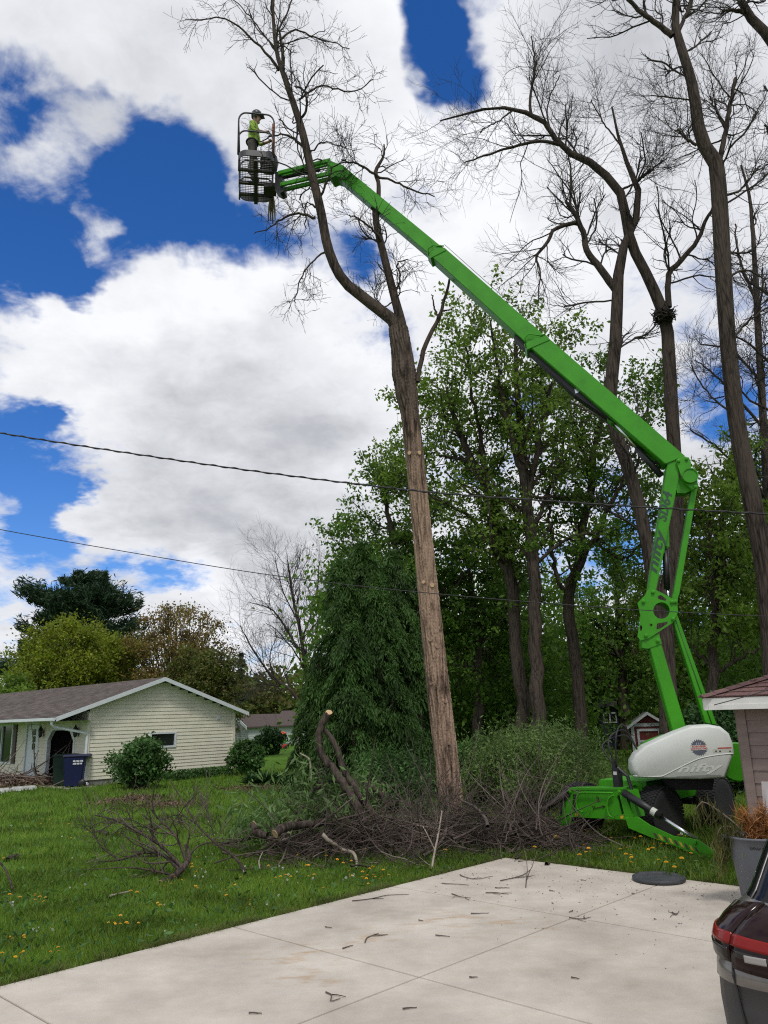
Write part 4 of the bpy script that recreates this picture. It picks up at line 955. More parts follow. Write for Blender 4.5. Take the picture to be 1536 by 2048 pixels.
        ft = fp(1418, 1708) if side > 0 else fp(1016, 1672); mb = MB(); mb.lathe(np.array([ft[0], ft[1], 0.0]), Z, [(.16, .0), (.16, .025), (.06, .05), (.05, .12)], 18); mb.build('foot_pad', GREEN, lg)
        if side > 0:
            for k in range(9):
                t = k / 9; xa = 1306 + 92 * t; ya = 1664 + 32 * t; nx = 5.5
                mb = MB(); q = [fp(xa, ya + 1, .0915), fp(xa + nx, ya + 3, .0915), fp(xa + nx + 6, ya + 14, .0915), fp(xa + 6, ya + 12, .0915)]
                mb.prism(q, f * .002); mb.build('hazard_stripe', haz if k % 2 else MATS['mark_dark'], lg)
            mb = MB(); mb.lathe(fp(1390, 1684, .09), f, [(.03, 0), (.03, .03)], 10); mb.build('pivot_pin', GREEN, lg)
    # frame rails and wheels
    wf = gp(1349, 1683); wf = wf + f * .05; wf[2] = 0
    ax_c = wf - r * .9
    for s_ in (-.38, .38):
        mb = MB(); a = ax_c + f * .55 + r * s_ + Z * .62; b_ = ax_c - f * 2.6 + r * s_ + Z * .62; mb.box((a + b_) / 2, f * 1.6, r * .07, Z * .11); mb.build('chassis_rail', GREEN, root, bevel=.01)
    mb = MB(); mb.box(ax_c - f * 1.0 + Z * .82, f * .85, r * .46, Z * .07); mb.build('chassis_deck', GREEN, root, bevel=.01)
    mb = MB(); mb.box(ax_c - f * 1.0 + Z * .58, f * .75, r * .3, Z * .16); mb.build('engine_tray', BLK, root)
    st = MB(); c0 = ax_c + f * .35 + r * .42 + Z * .85
    for k in range(3): st.box(c0 + r * (.02 + .045 * k) - Z * .07 * k, f * .16, r * .02, Z * .012)
    for d_ in (-.16, .16): st.box(c0 + f * d_ + r * .06 - Z * .07, f * .01, r * .09, Z * .11)
    st.build('step', GREEN, root)
    tyre_m = mat('tyre_rubber', (.016, .016, .017), .8, bump=.2, bscale=30); rim_m = mat('rim_black', (.01, .01, .011), .5)
    def wheel(c, turn=0.0):
        ra = .43; wd = .17; ax = r * math.cos(turn) + f * math.sin(turn)
        mb = MB(); mb.smooth = True; mb.lathe(c, ax, [(.24, -wd * .9), (.36, -wd), (.405, -wd * .86), (.418, -wd * .5), (.42, 0), (.418, wd * .5), (.405, wd * .86), (.36, wd), (.24, wd * .9)], 40)
        w_ = mb.build('wheel', rim_m, root)
        mb = MB(); mb.smooth = True; mb.lathe(c, ax, [(.25, -wd * .92), (.36, -wd * 1.02), (.408, -wd * .87), (.422, -wd * .5), (.424, 0), (.422, wd * .5), (.408, wd * .87), (.36, wd * 1.02), (.25, wd * .92)], 48); ty = mb.build('tyre', tyre_m, w_)
        mb = MB(); e1 = unit(np.cross(ax, Z)); e2 = np.cross(ax, e1)
        for row in range(7):
            for k in range(46):
                a = 2 * math.pi * (k + (row % 2) * .5) / 46; n_ = e1 * math.cos(a) + e2 * math.sin(a); t_ = -e1 * math.sin(a) + e2 * math.cos(a)
                x = (row - 3) * wd * .29; rr_ = .424 - .012 * (abs(row - 3) / 3) ** 2
                mb.box(c + ax * x + n_ * rr_, ax * wd * .12, t_ * .021, n_ * .010)
        tr_ = mb.build('tread', tyre_m, ty); tr_['kind'] = 'stuff'
        mb = MB(); mb.lathe(c + ax * wd * .55, ax, [(.24, 0), (.22, -.02), (.16, -.03), (.10, .03), (.09, .05), (.01, .05)], 24); rim = mb.build('rim', rim_m, w_)
        for k in range(8):
            a = 2 * math.pi * k / 8; mb = MB(); mb.lathe(c + ax * (wd * .55 - .02) + (e1 * math.cos(a) + e2 * math.sin(a)) * .135, ax, [(.012, 0), (.012, .03)], 6); mb.build('wheel_nut', mat('nut_steel', (.35, .35, .36), .4, 1.0), w_)
    wheel(wf - r * .17 + Z * .42, .12); wheel(wf - r * 1.63 + Z * .42, .12)
    rear = wf - f * 2.05
    wheel(rear - r * .17 + Z * .42); wheel(rear - r * 1.63 + Z * .42)
    for c in (wf, rear):
        mb = MB(); mb.tube([c - r * .3 + Z * .42, c - r * 1.5 + Z * .42], .08, 12); mb.build('axle', BLK, root)
    # black control pod and hoses on the front box
    mb = MB(); p = fp(1237, 1575, -.1); mb.box(p + Z * .14, r * .06, f * .06, Z * .16); mb.box(p + Z * .3 - r * .03, r * .035, f * .04, Z * .1); pod = mb.build('control_pod', BLK, root, bevel=.01)
    mb = MB(); mb.box(p + Z * .22 + f * .062, r * .03, f * .003, Z * .025); mb.build('label', mat('label_pale', (.5, .52, .46)), pod)
    mb = MB(); mb.tube([p + Z * .3 + r * .02, p + Z * .18 + r * .18, p - Z * .1 + r * .24], .03, 8); mb.build('brace', BLK, pod)
    for k, (dx, dz) in enumerate(((-.1, .42), (.05, .5), (-.22, .34))):
        mb = MB(); mb.smooth = True; q = p + Z * .3
        mb.tube(resample([q, q + r * dx + Z * dz, q - f * .35 + Z * (dz + .15), q - f * .7 + Z * .25], [.014] * 4, 16)[0], .014, 6); mb.build('hose', HOSE, pod)
    return root
LIFT = boom_lift()

# ================================================================== platform basket hung on the jib
def basket():
    zf = at(512, 312, 14.7)[2]; n0 = at(512, 312, 14.7); far = gp(512, 404, zf)
    d = unit(np.array([far[0] - n0[0], far[1] - n0[1], 0])); w = np.array([d[1], -d[0], 0]); w = w if w[0] > 0 else -w
    Ln = float(np.linalg.norm(far - n0)); s = pxm(14.7, 512, 312); hw = 35.5 * s; ht = float(at(512, 226, 14.7)[2] - zf)
    ht = min(ht, 1.15)
    C = (n0 + far) / 2; C[2] = zf
    root = thing('work_platform', C, 'dark grey railed work platform with mesh floor at the top of the boom', 'work platform')
    steel = mat('rail_steel', (.035, .037, .042), .4, .3, var=.2); toe = mat('toe_board_grey', (.05, .052, .058), .5, var=.2); black = mat('lift_black', (.012, .012, .014))
    def P(a, b, z): return C + w * a * hw + d * b * (Ln / 2) + Z * z
    def loop(z, inset=0.0, rc=.62, k=8):
        pts = []
        a_ = rc * hw * .9
        for sx, sy, t0 in ((1, 1, 0), (-1, 1, 90), (-1, -1, 180), (1, -1, 270)):
            cx, cy = sx * (hw - inset - a_), sy * (Ln / 2 - inset - a_)
            for t in np.linspace(t0, t0 + 90, k): pts.append(C + w * (cx + a_ * math.cos(math.radians(t))) + d * (cy + a_ * math.sin(math.radians(t))) + Z * z)
        return pts
    # toe board
    lo, hi = loop(0), loop(.15); n = len(lo); mb = MB(); V = lo + hi + loop(0, .012) + loop(.15, .012); F = []
    for k in range(n):
        k2 = (k + 1) % n; F += [(k, k2, n + k2, n + k), (2 * n + k2, 2 * n + k, 3 * n + k, 3 * n + k2), (n + k, n + k2, 3 * n + k2, 3 * n + k), (k2, k, 2 * n + k, 2 * n + k2)]
    mb.add(V, F); mb.build('toe_board', toe, root)
    # expanded mesh floor: thin bars both ways
    mb = MB()
    for k in range(13):
        a = -1 + 2 * (k + .5) / 13; e = 1 - .16 * max(0, abs(a) - .5) * 2
        mb.box(P(a, 0, .012), w * .004, d * Ln / 2 * e, Z * .008)
    for k in range(28):
        b_ = -1 + 2 * (k + .5) / 28; e = 1 - .6 * max(0, abs(b_) - .75) / .25 * .6
        mb.box(P(0, b_, .006), w * hw * e, d * .004, Z * .006)
    tag(mb.build('floor_grate', steel, root), kind='stuff')
    for b_ in (-.45, .1, .62):
        mb = MB(); mb.box(P(0, b_, -.03), w * hw * .98, d * .035, Z * .03); mb.build('floor_beam', black, root)
    mb = MB(); mb.box(P(0, 0, -.065), w * .045, d * Ln / 2 * .95, Z * .03); mb.build('floor_beam', black, root)
    mb = MB(); mb.prism([P(.45, -.05, -.1), P(1.2, -.12, -.1), P(1.2, .35, -.1), P(.45, .25, -.1)], Z * -.10); mb.build('mount_frame', black, root)
    # railings: two round topped hoops, top and middle rails along the sides
    for b_, z1 in ((-1, ht), (1, ht)):
        for zt in (z1, z1 * .58):
            pts = [P(-1, b_ * .97, .02), P(-1, b_ * .97, zt - .22)] + [P(-1 + .42 * (1 - math.cos(t)), b_ * .97, zt - .22 + .22 * math.sin(t)) for t in np.linspace(.2, math.pi / 2, 6)] + [P(1 - .42 * (1 - math.cos(t)), b_ * .97, zt - .22 + .22 * math.sin(t)) for t in np.linspace(math.pi / 2, .2, 6)] + [P(1, b_ * .97, zt - .22), P(1, b_ * .97, .02)]
            mb = MB(); mb.smooth = True; mb.tube(pts, .019, 8); mb.build('rail_hoop', steel, root)
    for a in (-1, 1):
        for zt in (ht - .24, ht * .58 - .24):
            mb = MB(); mb.smooth = True; mb.tube([P(a, -.97, zt), P(a, .97, zt)], .016, 8); mb.build('side_rail', steel, root)
        for b_ in (-.3, .4):
            mb = MB(); mb.smooth = True; mb.tube([P(a, b_, .02), P(a, b_, ht - .24)], .014, 8); mb.build('rail_post', steel, root)
    # control console with its dark cover at the right hand front
    mb = MB(); mb.smooth = True; c = P(.75, .2, ht * .55)
    mb.lathe(c - Z * .25, Z, [(.08, 0), (.19, .05), (.22, .25), (.20, .38), (.12, .48), (.02, .50)], 14); mb.build('console_cover', mat('console_grey', (.03, .032, .04), .6), root)
    return root, P, C, w, d, hw, Ln, ht
BASK, BPnt, BC, BW, BD, BHW, BLN, BHT = basket()

# pole saw and straps hung on the platform
m_ = MB(); m_.smooth = True
m_.tube([BPnt(.92, -.6, BHT + .02), BPnt(.95, -.55, .05)], .016, 8)
tag(m_.build('pole_saw', mat('saw_orange', (.35, .10, .02), .5), None, BPnt(.95, -.55, 0)), 'orange handled pole saw leaning upright on the platform rail', 'pole saw')
hang_top = BPnt(.95, .75, .02); px0 = at(541, 445, float(hang_top[1]))
m_ = MB(); m_.smooth = True
for k in range(4):
    q = BW * (.025 * (k - 1.5)) + BD * (.02 * ((k * 7) % 3 - 1)); e = np.array([hang_top[0], hang_top[1], px0[2]]) + q * 2.2 + Z * .05 * (k % 2)
    m_.tube([hang_top + q, (hang_top + e) / 2 + q * .6, e], [.022, .026, .014], 6)
tag(m_.build('hanging_strap', mat('strap_olive', (.16, .13, .05), .7, var=.5, vscale=14), None, hang_top), 'bundle of olive straps hanging straight down below the platform', 'strap')

# ================================================================== the worker
def worker():
    foot = BPnt(-.25, .05, .03); F_ = BW * .96 + BD * -.28; F_ = unit(F_); S_ = np.cross(Z, F_)      # facing right, towards the trunk
    root_lab = 'person in a yellow-green shirt and dark helmet standing in the raised platform'
    root = thing('person', foot, root_lab, 'person')
    def q(f, s, z): return foot + F_ * f + S_ * s + Z * z
    bm = bmesh.new(); J = {}; edges = []
    def j(n, p, r): J[n] = (bm.verts.new(tuple(p - foot)), r); return n
    def e(a, b): bm.edges.new((J[a][0], J[b][0]))
    j('pelvis', q(0, 0, .95), (.16, .12)); j('waist', q(.01, 0, 1.10), (.145, .11)); j('chest', q(.03, 0, 1.30), (.17, .125)); j('neckb', q(.05, 0, 1.46), (.085, .08)); j('neck', q(.07, 0, 1.53), (.055, .055)); j('chin', q(.10, 0, 1.60), (.075, .085)); j('head', q(.10, 0, 1.70), (.08, .10)); j('crown', q(.095, 0, 1.77), (.06, .07))
    for a, b in (('pelvis', 'waist'), ('waist', 'chest'), ('chest', 'neckb'), ('neckb', 'neck'), ('neck', 'chin'), ('chin', 'head'), ('head', 'crown')): e(a, b)
    for s in (-1, 1):
        t = 'l' if s > 0 else 'r'
        j(t + 'hip', q(0, .10 * s, .88), (.095, .095)); j(t + 'knee', q(.04, .11 * s, .48), (.065, .07)); j(t + 'calf', q(.0, .11 * s, .30), (.06, .06)); j(t + 'ank', q(-.02, .11 * s, .09), (.045, .045)); j(t + 'toe', q(.15, .12 * s, .045), (.045, .035))
        for a, b in (('pelvis', t + 'hip'), (t + 'hip', t + 'knee'), (t + 'knee', t + 'calf'), (t + 'calf', t + 'ank'), (t + 'ank', t + 'toe')): e(a, b)
        j(t + 'sho', q(.04, .19 * s, 1.42), (.07, .07)); j(t + 'elb', q(.10, .25 * s, 1.14), (.046, .046)); j(t + 'wri', q(.33, .17 * s, 1.12), (.030, .030)); j(t + 'palm', q(.40, .15 * s, 1.13), (.036, .022))
        for a, b in (('neckb', t + 'sho'), (t + 'sho', t + 'elb'), (t + 'elb', t + 'wri'), (t + 'wri', t + 'palm')): e(a, b)
        for k in range(4):
            o_ = (k - 1.5) * .02; ln = (.07, .08, .075, .06)[k]
            j(f'{t}f{k}', q(.40 + ln * .6, (.15) * s + o_, 1.125), (.009, .009)); j(f'{t}g{k}', q(.40 + ln * .9, .15 * s + o_, 1.095), (.008, .008)); e(t + 'palm', f'{t}f{k}'); e(f'{t}f{k}', f'{t}g{k}')
        j(t + 'th', q(.385, .15 * s - .045 * s, 1.14), (.010, .010)); j(t + 'th2', q(.43, .15 * s - .05 * s, 1.12), (.009, .009)); e(t + 'palm', t + 'th'); e(t + 'th', t + 'th2')
    me = bpy.data.meshes.new('body'); bm.verts.index_update(); rads = [(v.index, r) for v, r in J.values()]; root_i = J['pelvis'][0].index
    bm.to_mesh(me); bm.free()
    ob = bpy.data.objects.new('body_rig', me); COL.objects.link(ob)
    ob.modifiers.new('skin', 'SKIN'); sm = ob.modifiers.new('sub', 'SUBSURF'); sm.levels = 2; sm.render_levels = 2
    if not me.skin_vertices: bpy.context.view_layer.objects.active = ob
    sv = me.skin_vertices[0].data
    for i, r in rads: sv[i].radius = r; sv[i].use_root = (i == root_i)
    dg = bpy.context.evaluated_depsgraph_get(); fin = bpy.data.meshes.new_from_object(ob.evaluated_get(dg)); bpy.data.objects.remove(ob)
    skin = mat('skin', (.36, .20, .14), .55); shirt = mat('hivis_shirt', (.26, .42, .04), .8, var=.12, vscale=12, bump=.3, bscale=18); pants = mat('dark_pants', (.05, .045, .035), .9, var=.35, vscale=10); boots = mat('dark_boots', (.025, .02, .016), .7)
    fin.materials.clear(); add_mats(fin, [skin, shirt, pants, boots])
    for p in fin.polygons:
        c = p.center; z = c.z; f_ = c.x * F_[0] + c.y * F_[1]
        p.material_index = 3 if z < .14 else 2 if z < 1.0 else 1 if (z < 1.49 and f_ < .19) else 0; p.use_smooth = True
    fin.name = 'body'; link_mesh('body', fin, root)
    hc = q(.095, 0, 1.735)
    mb = MB(); mb.smooth = True; mb.lathe(hc, Z, [(.125, -.03), (.128, .03), (.115, .09), (.075, .135), (.01, .15)], 20); mb.box(hc + F_ * .13 - Z * .02, F_ * .05, S_ * .085, Z * .008); mb.build('helmet', mat('helmet_dark', (.03, .03, .035), .4), root)
    for s in (-1, 1):
        mb = MB(); mb.lathe(hc + S_ * s * .10 - Z * .07, S_ * s, [(.01, -.01), (.045, 0), (.045, .03), (.02, .045)], 12); mb.build('ear_muff', MATS['helmet_dark'], root)
    mb = MB(); mb.smooth = True; mb.lathe(q(.155, 0, 1.665), F_, [(.022, 0), (.016, .035), (.004, .052)], 8); mb.build('nose', skin, root)
    for s in (-1, 1):
        mb = MB(); mb.lathe(q(.178, .032 * s, 1.695), F_, [(.012, -.01), (.011, .004), (.004, .007)], 8); mb.build('eye', mat('eye_dark', (.03, .025, .02), .3), root)
    mb = MB(); mb.box(q(.178, 0, 1.62), F_ * .004, S_ * .025, Z * .005); mb.build('mouth', mat('lip', (.25, .10, .08), .5), root)
    mb = MB(); mb.smooth = True; mb.tube([q(.0 + .13 * math.cos(t), .165 * math.sin(t), 1.0) for t in np.linspace(0, 2 * math.pi, 24)], .022, 6); mb.build('harness_belt', mat('harness_black', (.02, .02, .02), .7), root)
worker()
# ================================================================== parked car, bins and small things
def parked_car():
    C0 = at(1398, 1960, 4.75); C0[2] = 0; a, b = -DV, DU; W, rc = 1.84, .30
    root = thing('parked_car', C0 + a * W / 2 + b * 2.3, 'dark grey sport utility car parked on the driveway, only its rear corner in view', 'car')
    body = mat('car_grey', (.16, .145, .135), .32, .5, var=.05, coat=.6); clad = mat('car_cladding', (.035, .034, .035), .55, bump=.1, bscale=200); glass = mat('car_glass', (.004, .005, .008), .12, spec=.22)
    def zz(px, py): return float(on_plane(px, py, C0 + b * .05, b)[2])
    z_clad, z_bot, z_r0, z_r1, z_top, z_sh = zz(1436, 1958), zz(1440, 1920), zz(1440, 1890), zz(1440, 1866), zz(1452, 1838), zz(1484, 1812)
    #        z    inset rear  front
    S = [(.24, .08, .12, 4.42), (.30, .03, .05, 4.50), (.42, .01, .02, 4.55), (.56, .004, .01, 4.58), (z_clad - .012, .006, .012, 4.58), (z_clad, .0, .0, 4.58), (z_bot - .03, .004, .008, 4.58), (z_bot, .004, .03, 4.58), (z_r0, .0, .03, 4.56), (z_r1, .015, .05, 4.52), (z_top, .075, .10, 4.40), (z_sh, .155, .17, 3.75), (z_sh + .03, .17, .20, 3.65), (1.30, .22, .40, 3.3), (1.50, .275, .62, 2.9), (1.58, .33, .76, 2.65), (1.63, .42, .95, 2.35), (1.65, .60, 1.25, 2.1)]
    def row(z):
        zs = [s[0] for s in S]; return [float(np.interp(z, zs, [s[k] for s in S])) for k in (1, 2, 3)]
    def outline(ins, rear, front, z, n=7):
        P = []; w2 = W - ins
        for cx, cy, t0, r_ in ((ins, rear, 180, rc), (w2, rear, 270, rc), (w2, front, 0, rc * 1.6), (ins, front, 90, rc * 1.6)):
            r_ = min(r_, (w2 - ins) / 2.2)
            sx = 1 if cx == ins else -1; sy = 1 if cy == rear else -1
            for t in np.linspace(t0, t0 + 90, n): P.append(C0 + a * (cx + sx * r_ + r_ * math.cos(math.radians(t))) + b * (cy + sy * r_ + r_ * math.sin(math.radians(t))) + Z * z)
        return P
    rings = [outline(i, r, f, z) for z, i, r, f in S]; n = len(rings[0]); mb = MB(); mb.smooth = True
    V = [p for r in rings for p in r]; F = []; mi = []
    for i in range(len(rings) - 1):
        zc = (S[i][0] + S[i + 1][0]) / 2
        for k in range(n):
            F.append((i * n + k, i * n + (k + 1) % n, (i + 1) * n + (k + 1) % n, (i + 1) * n + k)); mi.append(1 if zc < z_clad - .005 else 2 if z_sh - .01 < zc < 1.6 else 0)
    F.append(tuple(range(n))); mi.append(1); F.append(tuple((len(rings) - 1) * n + k for k in range(n))); mi.append(0)
    mb.add(V, F); mb.mi = mi; mb.build('body', [body, clad, glass], root)
    def skin(s, z, off):       # s metres along the rear from the corner's middle, negative forwards along the side
        ins, rear, _ = row(z); q = rc * math.pi / 4
        if s < -q: p = a * ins + b * (rear + rc + (-s - q)); nn = -a
        elif s > q: p = a * (ins + rc + (s - q)) + b * rear; nn = -b
        else:
            t = math.radians(225) + s / rc; p = a * (ins + rc + rc * math.cos(t)) + b * (rear + rc + rc * math.sin(t)); nn = a * math.cos(t) + b * math.sin(t)
        return C0 + p + Z * z + nn * off
    def patch(name, s0, s1, zlo, zhi, off, m, par, ns=14, nz=4, th=.012):
        mb = MB(); mb.smooth = True; V = []; F = []
        for lay in (off, off - th):
            for i in range(ns + 1):
                s = s0 + (s1 - s0) * i / ns; lo, hi = zlo(i / ns), zhi(i / ns)
                for k in range(nz + 1): V.append(skin(s, lo + (hi - lo) * k / nz, lay))
        m_ = nz + 1; o2 = (ns + 1) * m_
        for i in range(ns):
            for k in range(nz): F += [(i * m_ + k, (i + 1) * m_ + k, (i + 1) * m_ + k + 1, i * m_ + k + 1), (o2 + i * m_ + k + 1, o2 + (i + 1) * m_ + k + 1, o2 + (i + 1) * m_ + k, o2 + i * m_ + k)]
            F += [(i * m_, o2 + i * m_, o2 + (i + 1) * m_, (i + 1) * m_), (i * m_ + nz, (i + 1) * m_ + nz, o2 + (i + 1) * m_ + nz, o2 + i * m_ + nz)]
        for i in (0, ns):
            for k in range(nz): F.append((i * m_ + k, i * m_ + k + 1, o2 + i * m_ + k + 1, o2 + i * m_ + k))
        mb.add(V, F); return mb.build(name, m, par)
    lens = mat('lamp_smoked_red', (.014, .0028, .003), .12, spec=.3); smoke = mat('lamp_smoked_grey', (.022, .018, .017), .15, spec=.35); redb = mat('lamp_red', (.20, .008, .006), .15, spec=.3); clear = mat('lamp_clear', (.28, .26, .25), .25, coat=.5)
    tl = patch('taillight', -.55, .10, lambda t: z_bot + .0 * t, lambda t: z_r1 + .02 + (z_sh - z_r1 - .02) * t ** .7, .014, lens, root)
    patch('red_band', -.55, .10, lambda t: z_r0 + .012, lambda t: z_r1 - .002 + .008 * t, .019, redb, tl)
    patch('smoked_lens', -.5, .085, lambda t: z_bot + .012, lambda t: z_r0 - .006, .018, smoke, tl)
    tr = patch('taillight', .112, .58, lambda t: z_bot - .02 - .03 * t, lambda t: z_sh - .005 - .05 * t, .014, lens, root)
    patch('red_band', .112, .58, lambda t: z_r0 + .012 - .03 * t, lambda t: z_r1 + .006 - .03 * t, .019, redb, tr)
    patch('smoked_lens', .13, .56, lambda t: z_bot - .005 - .03 * t, lambda t: z_r0 - .006 - .03 * t, .018, smoke, tr)
    patch('reversing_lamp', .19, .30, lambda t: z_bot + .02, lambda t: z_bot + .055, .022, clear, tr)
    # hatch seam, pillar strip, bumper line, wheels
    seam = mat('seam_black', (.008, .008, .009), .6)
    mb = MB(); mb.tube([skin(.106, z, .002) for z in np.linspace(z_sh, z_bot - .02, 6)] + [skin(.106 + .05 * t, z_bot - .02 - .35 * t, .006) for t in np.linspace(.1, 1, 6)], .006, 6); mb.build('hatch_seam', seam, root)
    mb = MB(); mb.smooth = True; mb.tube([skin(.0, z, .003) for z in np.linspace(z_sh, 1.56, 14)], .005, 6); mb.build('pillar_strip', mat('pillar_silver', (.2, .19, .185), .35, .6), root)
    patch('rear_window', .30, 1.75, lambda t: z_sh + .03, lambda t: 1.50, .008, glass, root, 16, 5)
    tl2 = lambda s0, s1: patch('taillight', s0, s1, lambda t: z_bot, lambda t: z_top, .014, lens, root)
    tl2(1.28, 1.78)
    mb = MB(); mb.box(C0 + a * W / 2 + Z * .76 - b * .012 + b * .03, a * .26, b * .012, Z * .06); mb.build('number_plate', mat('plate_white', (.6, .6, .58), .5), root)
    for bb in (.95, 3.65):
        for aa in (.10, W - .10):
            mb = MB(); mb.smooth = True; s_ = 1 if aa > 1 else -1; c = C0 + a * aa + b * bb + Z * .36
            mb.lathe(c - a * s_ * .12, a * s_, [(.2, 0), (.33, .01), (.355, .05), (.355, .18), (.33, .215), (.22, .22)], 28); w_ = mb.build('wheel', mat('car_tyre', (.015, .015, .016), .8), root)
            mb = MB(); mb.lathe(c + a * s_ * .085, a * s_, [(.22, 0), (.2, .02), (.05, .03), (.01, .03)], 20); mb.build('rim', mat('alloy', (.35, .35, .36), .35, .9), w_)
parked_car()

def trash_can():
    c = gp(1533, 1812, .03); c[2] = .03; s = pxm(c[1], 1530, 1740)
    H_, r0, r1 = .70, .225, .285
    root = thing('trash_can', c, 'grey round plastic trash can full of pine boughs behind the car', 'trash can')
    g = mat('can_grey', (.115, .125, .145), .55, var=.08, vscale=6, bump=.05)
    mb = MB(); mb.smooth = True; mb.lathe(c, Z, [(r0 * .9, .0), (r0, .01), (r1 * .985, H_ - .14), (r1, H_ - .13), (r1 + .012, H_ - .02), (r1 + .03, H_ - .02), (r1 + .03, H_), (r1 - .005, H_), (r1 - .02, H_ - .1), (r0 - .02, .05)], 40); mb.build('body', g, root)
    fx = unit(np.array([c[1], -c[0], 0])); fy = unit(np.array([-c[0], -c[1], 0]))       # across the view, towards the camera
    for s_ in (-1, 1):
        mb = MB(); p = c + fx * s_ * (r1 + .045) + Z * (H_ - .065); mb.prism([p - fy * .08 + Z * .055, p + fy * .08 + Z * .055, p + fy * .06 - Z * .055, p - fy * .06 - Z * .055], fx * s_ * .02); mb.box(p + Z * .045 - fx * s_ * .015, fx * .04, fy * .075, Z * .012); mb.build('handle', g, root)
    mb = MB(); V, F = text_mesh('BRUTE', .058, extrude=.0, bold=.002); x = V[:, 0] - V[:, 0].mean(); ang = x / r1 - .06; rad = r1 * .995 + .006
    P = [c + Z * (H_ - .105 + v[1]) + (fy * math.cos(t) + fx * math.sin(t)) * rad for v, t in zip(V, ang)]; mb.add(P, F); mb.build('lettering', mat('ink_black', (.01, .01, .012), .5), root)
    # boughs
    rng = np.random.default_rng(4)
    top = c + Z * (H_ - .03)
    wood = mat('pine_stem', (.16, .12, .09), .9)
    nb = [mat_needles(k) for k in range(2)]
    specs = [(('rust brown dry pine bough', 0), [(.0, .0, -.12), (.02, .05, .08), (.10, .06, .22)]), (('rust brown dry pine bough', 0), [(.05, .1, -.12), (.14, .12, .10), (.24, .1, .20)]), (('rust brown dry pine bough', 0), [(-.05, .1, -.1), (-.06, .1, .08), (-.12, .12, .20)]), (('rust brown', 0), [(.1, .0, -.1), (.2, .08, .06), (.26, .2, -.02)]),
             (('olive', 1), [(0, .1, -.1), (-.18, .15, .14), (-.36, .16, .30), (-.50, .18, .38), (-.58, .18, .28)]), (('olive', 1), [(-.05, .12, -.1), (-.20, .14, .10), (-.34, .16, .12), (-.42, .18, -.04)]), (('olive', 1), [(-.1, .1, -.1), (-.26, .05, .06), (-.36, .0, -.08), (-.38, -.05, -.24)])]
    labs = ['rust brown dry pine bough sticking up from the middle of the grey can', 'rust brown pine bough at the car side of the grey can', 'short rust brown pine bough at the left of the grey can top', 'rust brown pine tuft hanging over the front rim of the grey can', 'long bare olive pine bough curving up and left out of the grey can', 'olive pine bough drooping over the left handle of the grey can', 'lowest olive pine bough hanging down beside the grey can to the grass']
    for k, ((_, kd), pts) in enumerate(specs):
        W_ = [top + fx * x + fy * y + Z * z for x, y, z in pts]
        P, R = resample(W_, np.linspace(.011, .005, len(W_)), 14)
        o = thing('pine_bough', P[0], labs[k], 'bough', 'pine boughs in the can')
        mb = MB(); mb.smooth = True; mb.tube(P, R, 6); mb.build('stem', wood, o)
        i = rng.integers(4, 14, 170 if kd else 420); C = P[i] + rng.normal(size=(len(i), 3)) * .035
        dirs = np.tile(np.array([0, 0, -1.6 if kd else .35]), (len(i), 1)); C[:, 2] -= (rng.uniform(0, .16, len(i)) if kd else rng.uniform(-.1, .04, len(i)))
        V, F = leaves_np(rng, C, .17, .055, 0, dirs, .55); mesh_np('needles', V, [F], nb[kd], o)
def mat_needles(k):
    if f'nd{k}' not in MATS: MATS[f'nd{k}'] = leaf_mat(f'pine_needles_{"rust" if k == 0 else "olive"}', [(.30, .12, .035), (.42, .20, .07), (.20, .085, .03)] if k == 0 else [(.085, .09, .02), (.14, .13, .04), (.055, .07, .015)], .2)
    return MATS[f'nd{k}']
trash_can()

def can_lid():
    c = gp(1318, 1761, .03); c[2] = .031; r = .315
    mb = MB(); mb.smooth = True; mb.lathe(c, Z, [(r * .96, 0), (r, .01), (r, .045), (r * .965, .05), (r * .95, .038), (r * .80, .028), (r * .5, .03), (.01, .034)], 48)
    tag(mb.build('can_lid', mat('lid_grey', (.04, .043, .05), .55, var=.3, vscale=9), None, c), 'round dark grey can lid lying upside down on the driveway edge', 'lid')
can_lid()

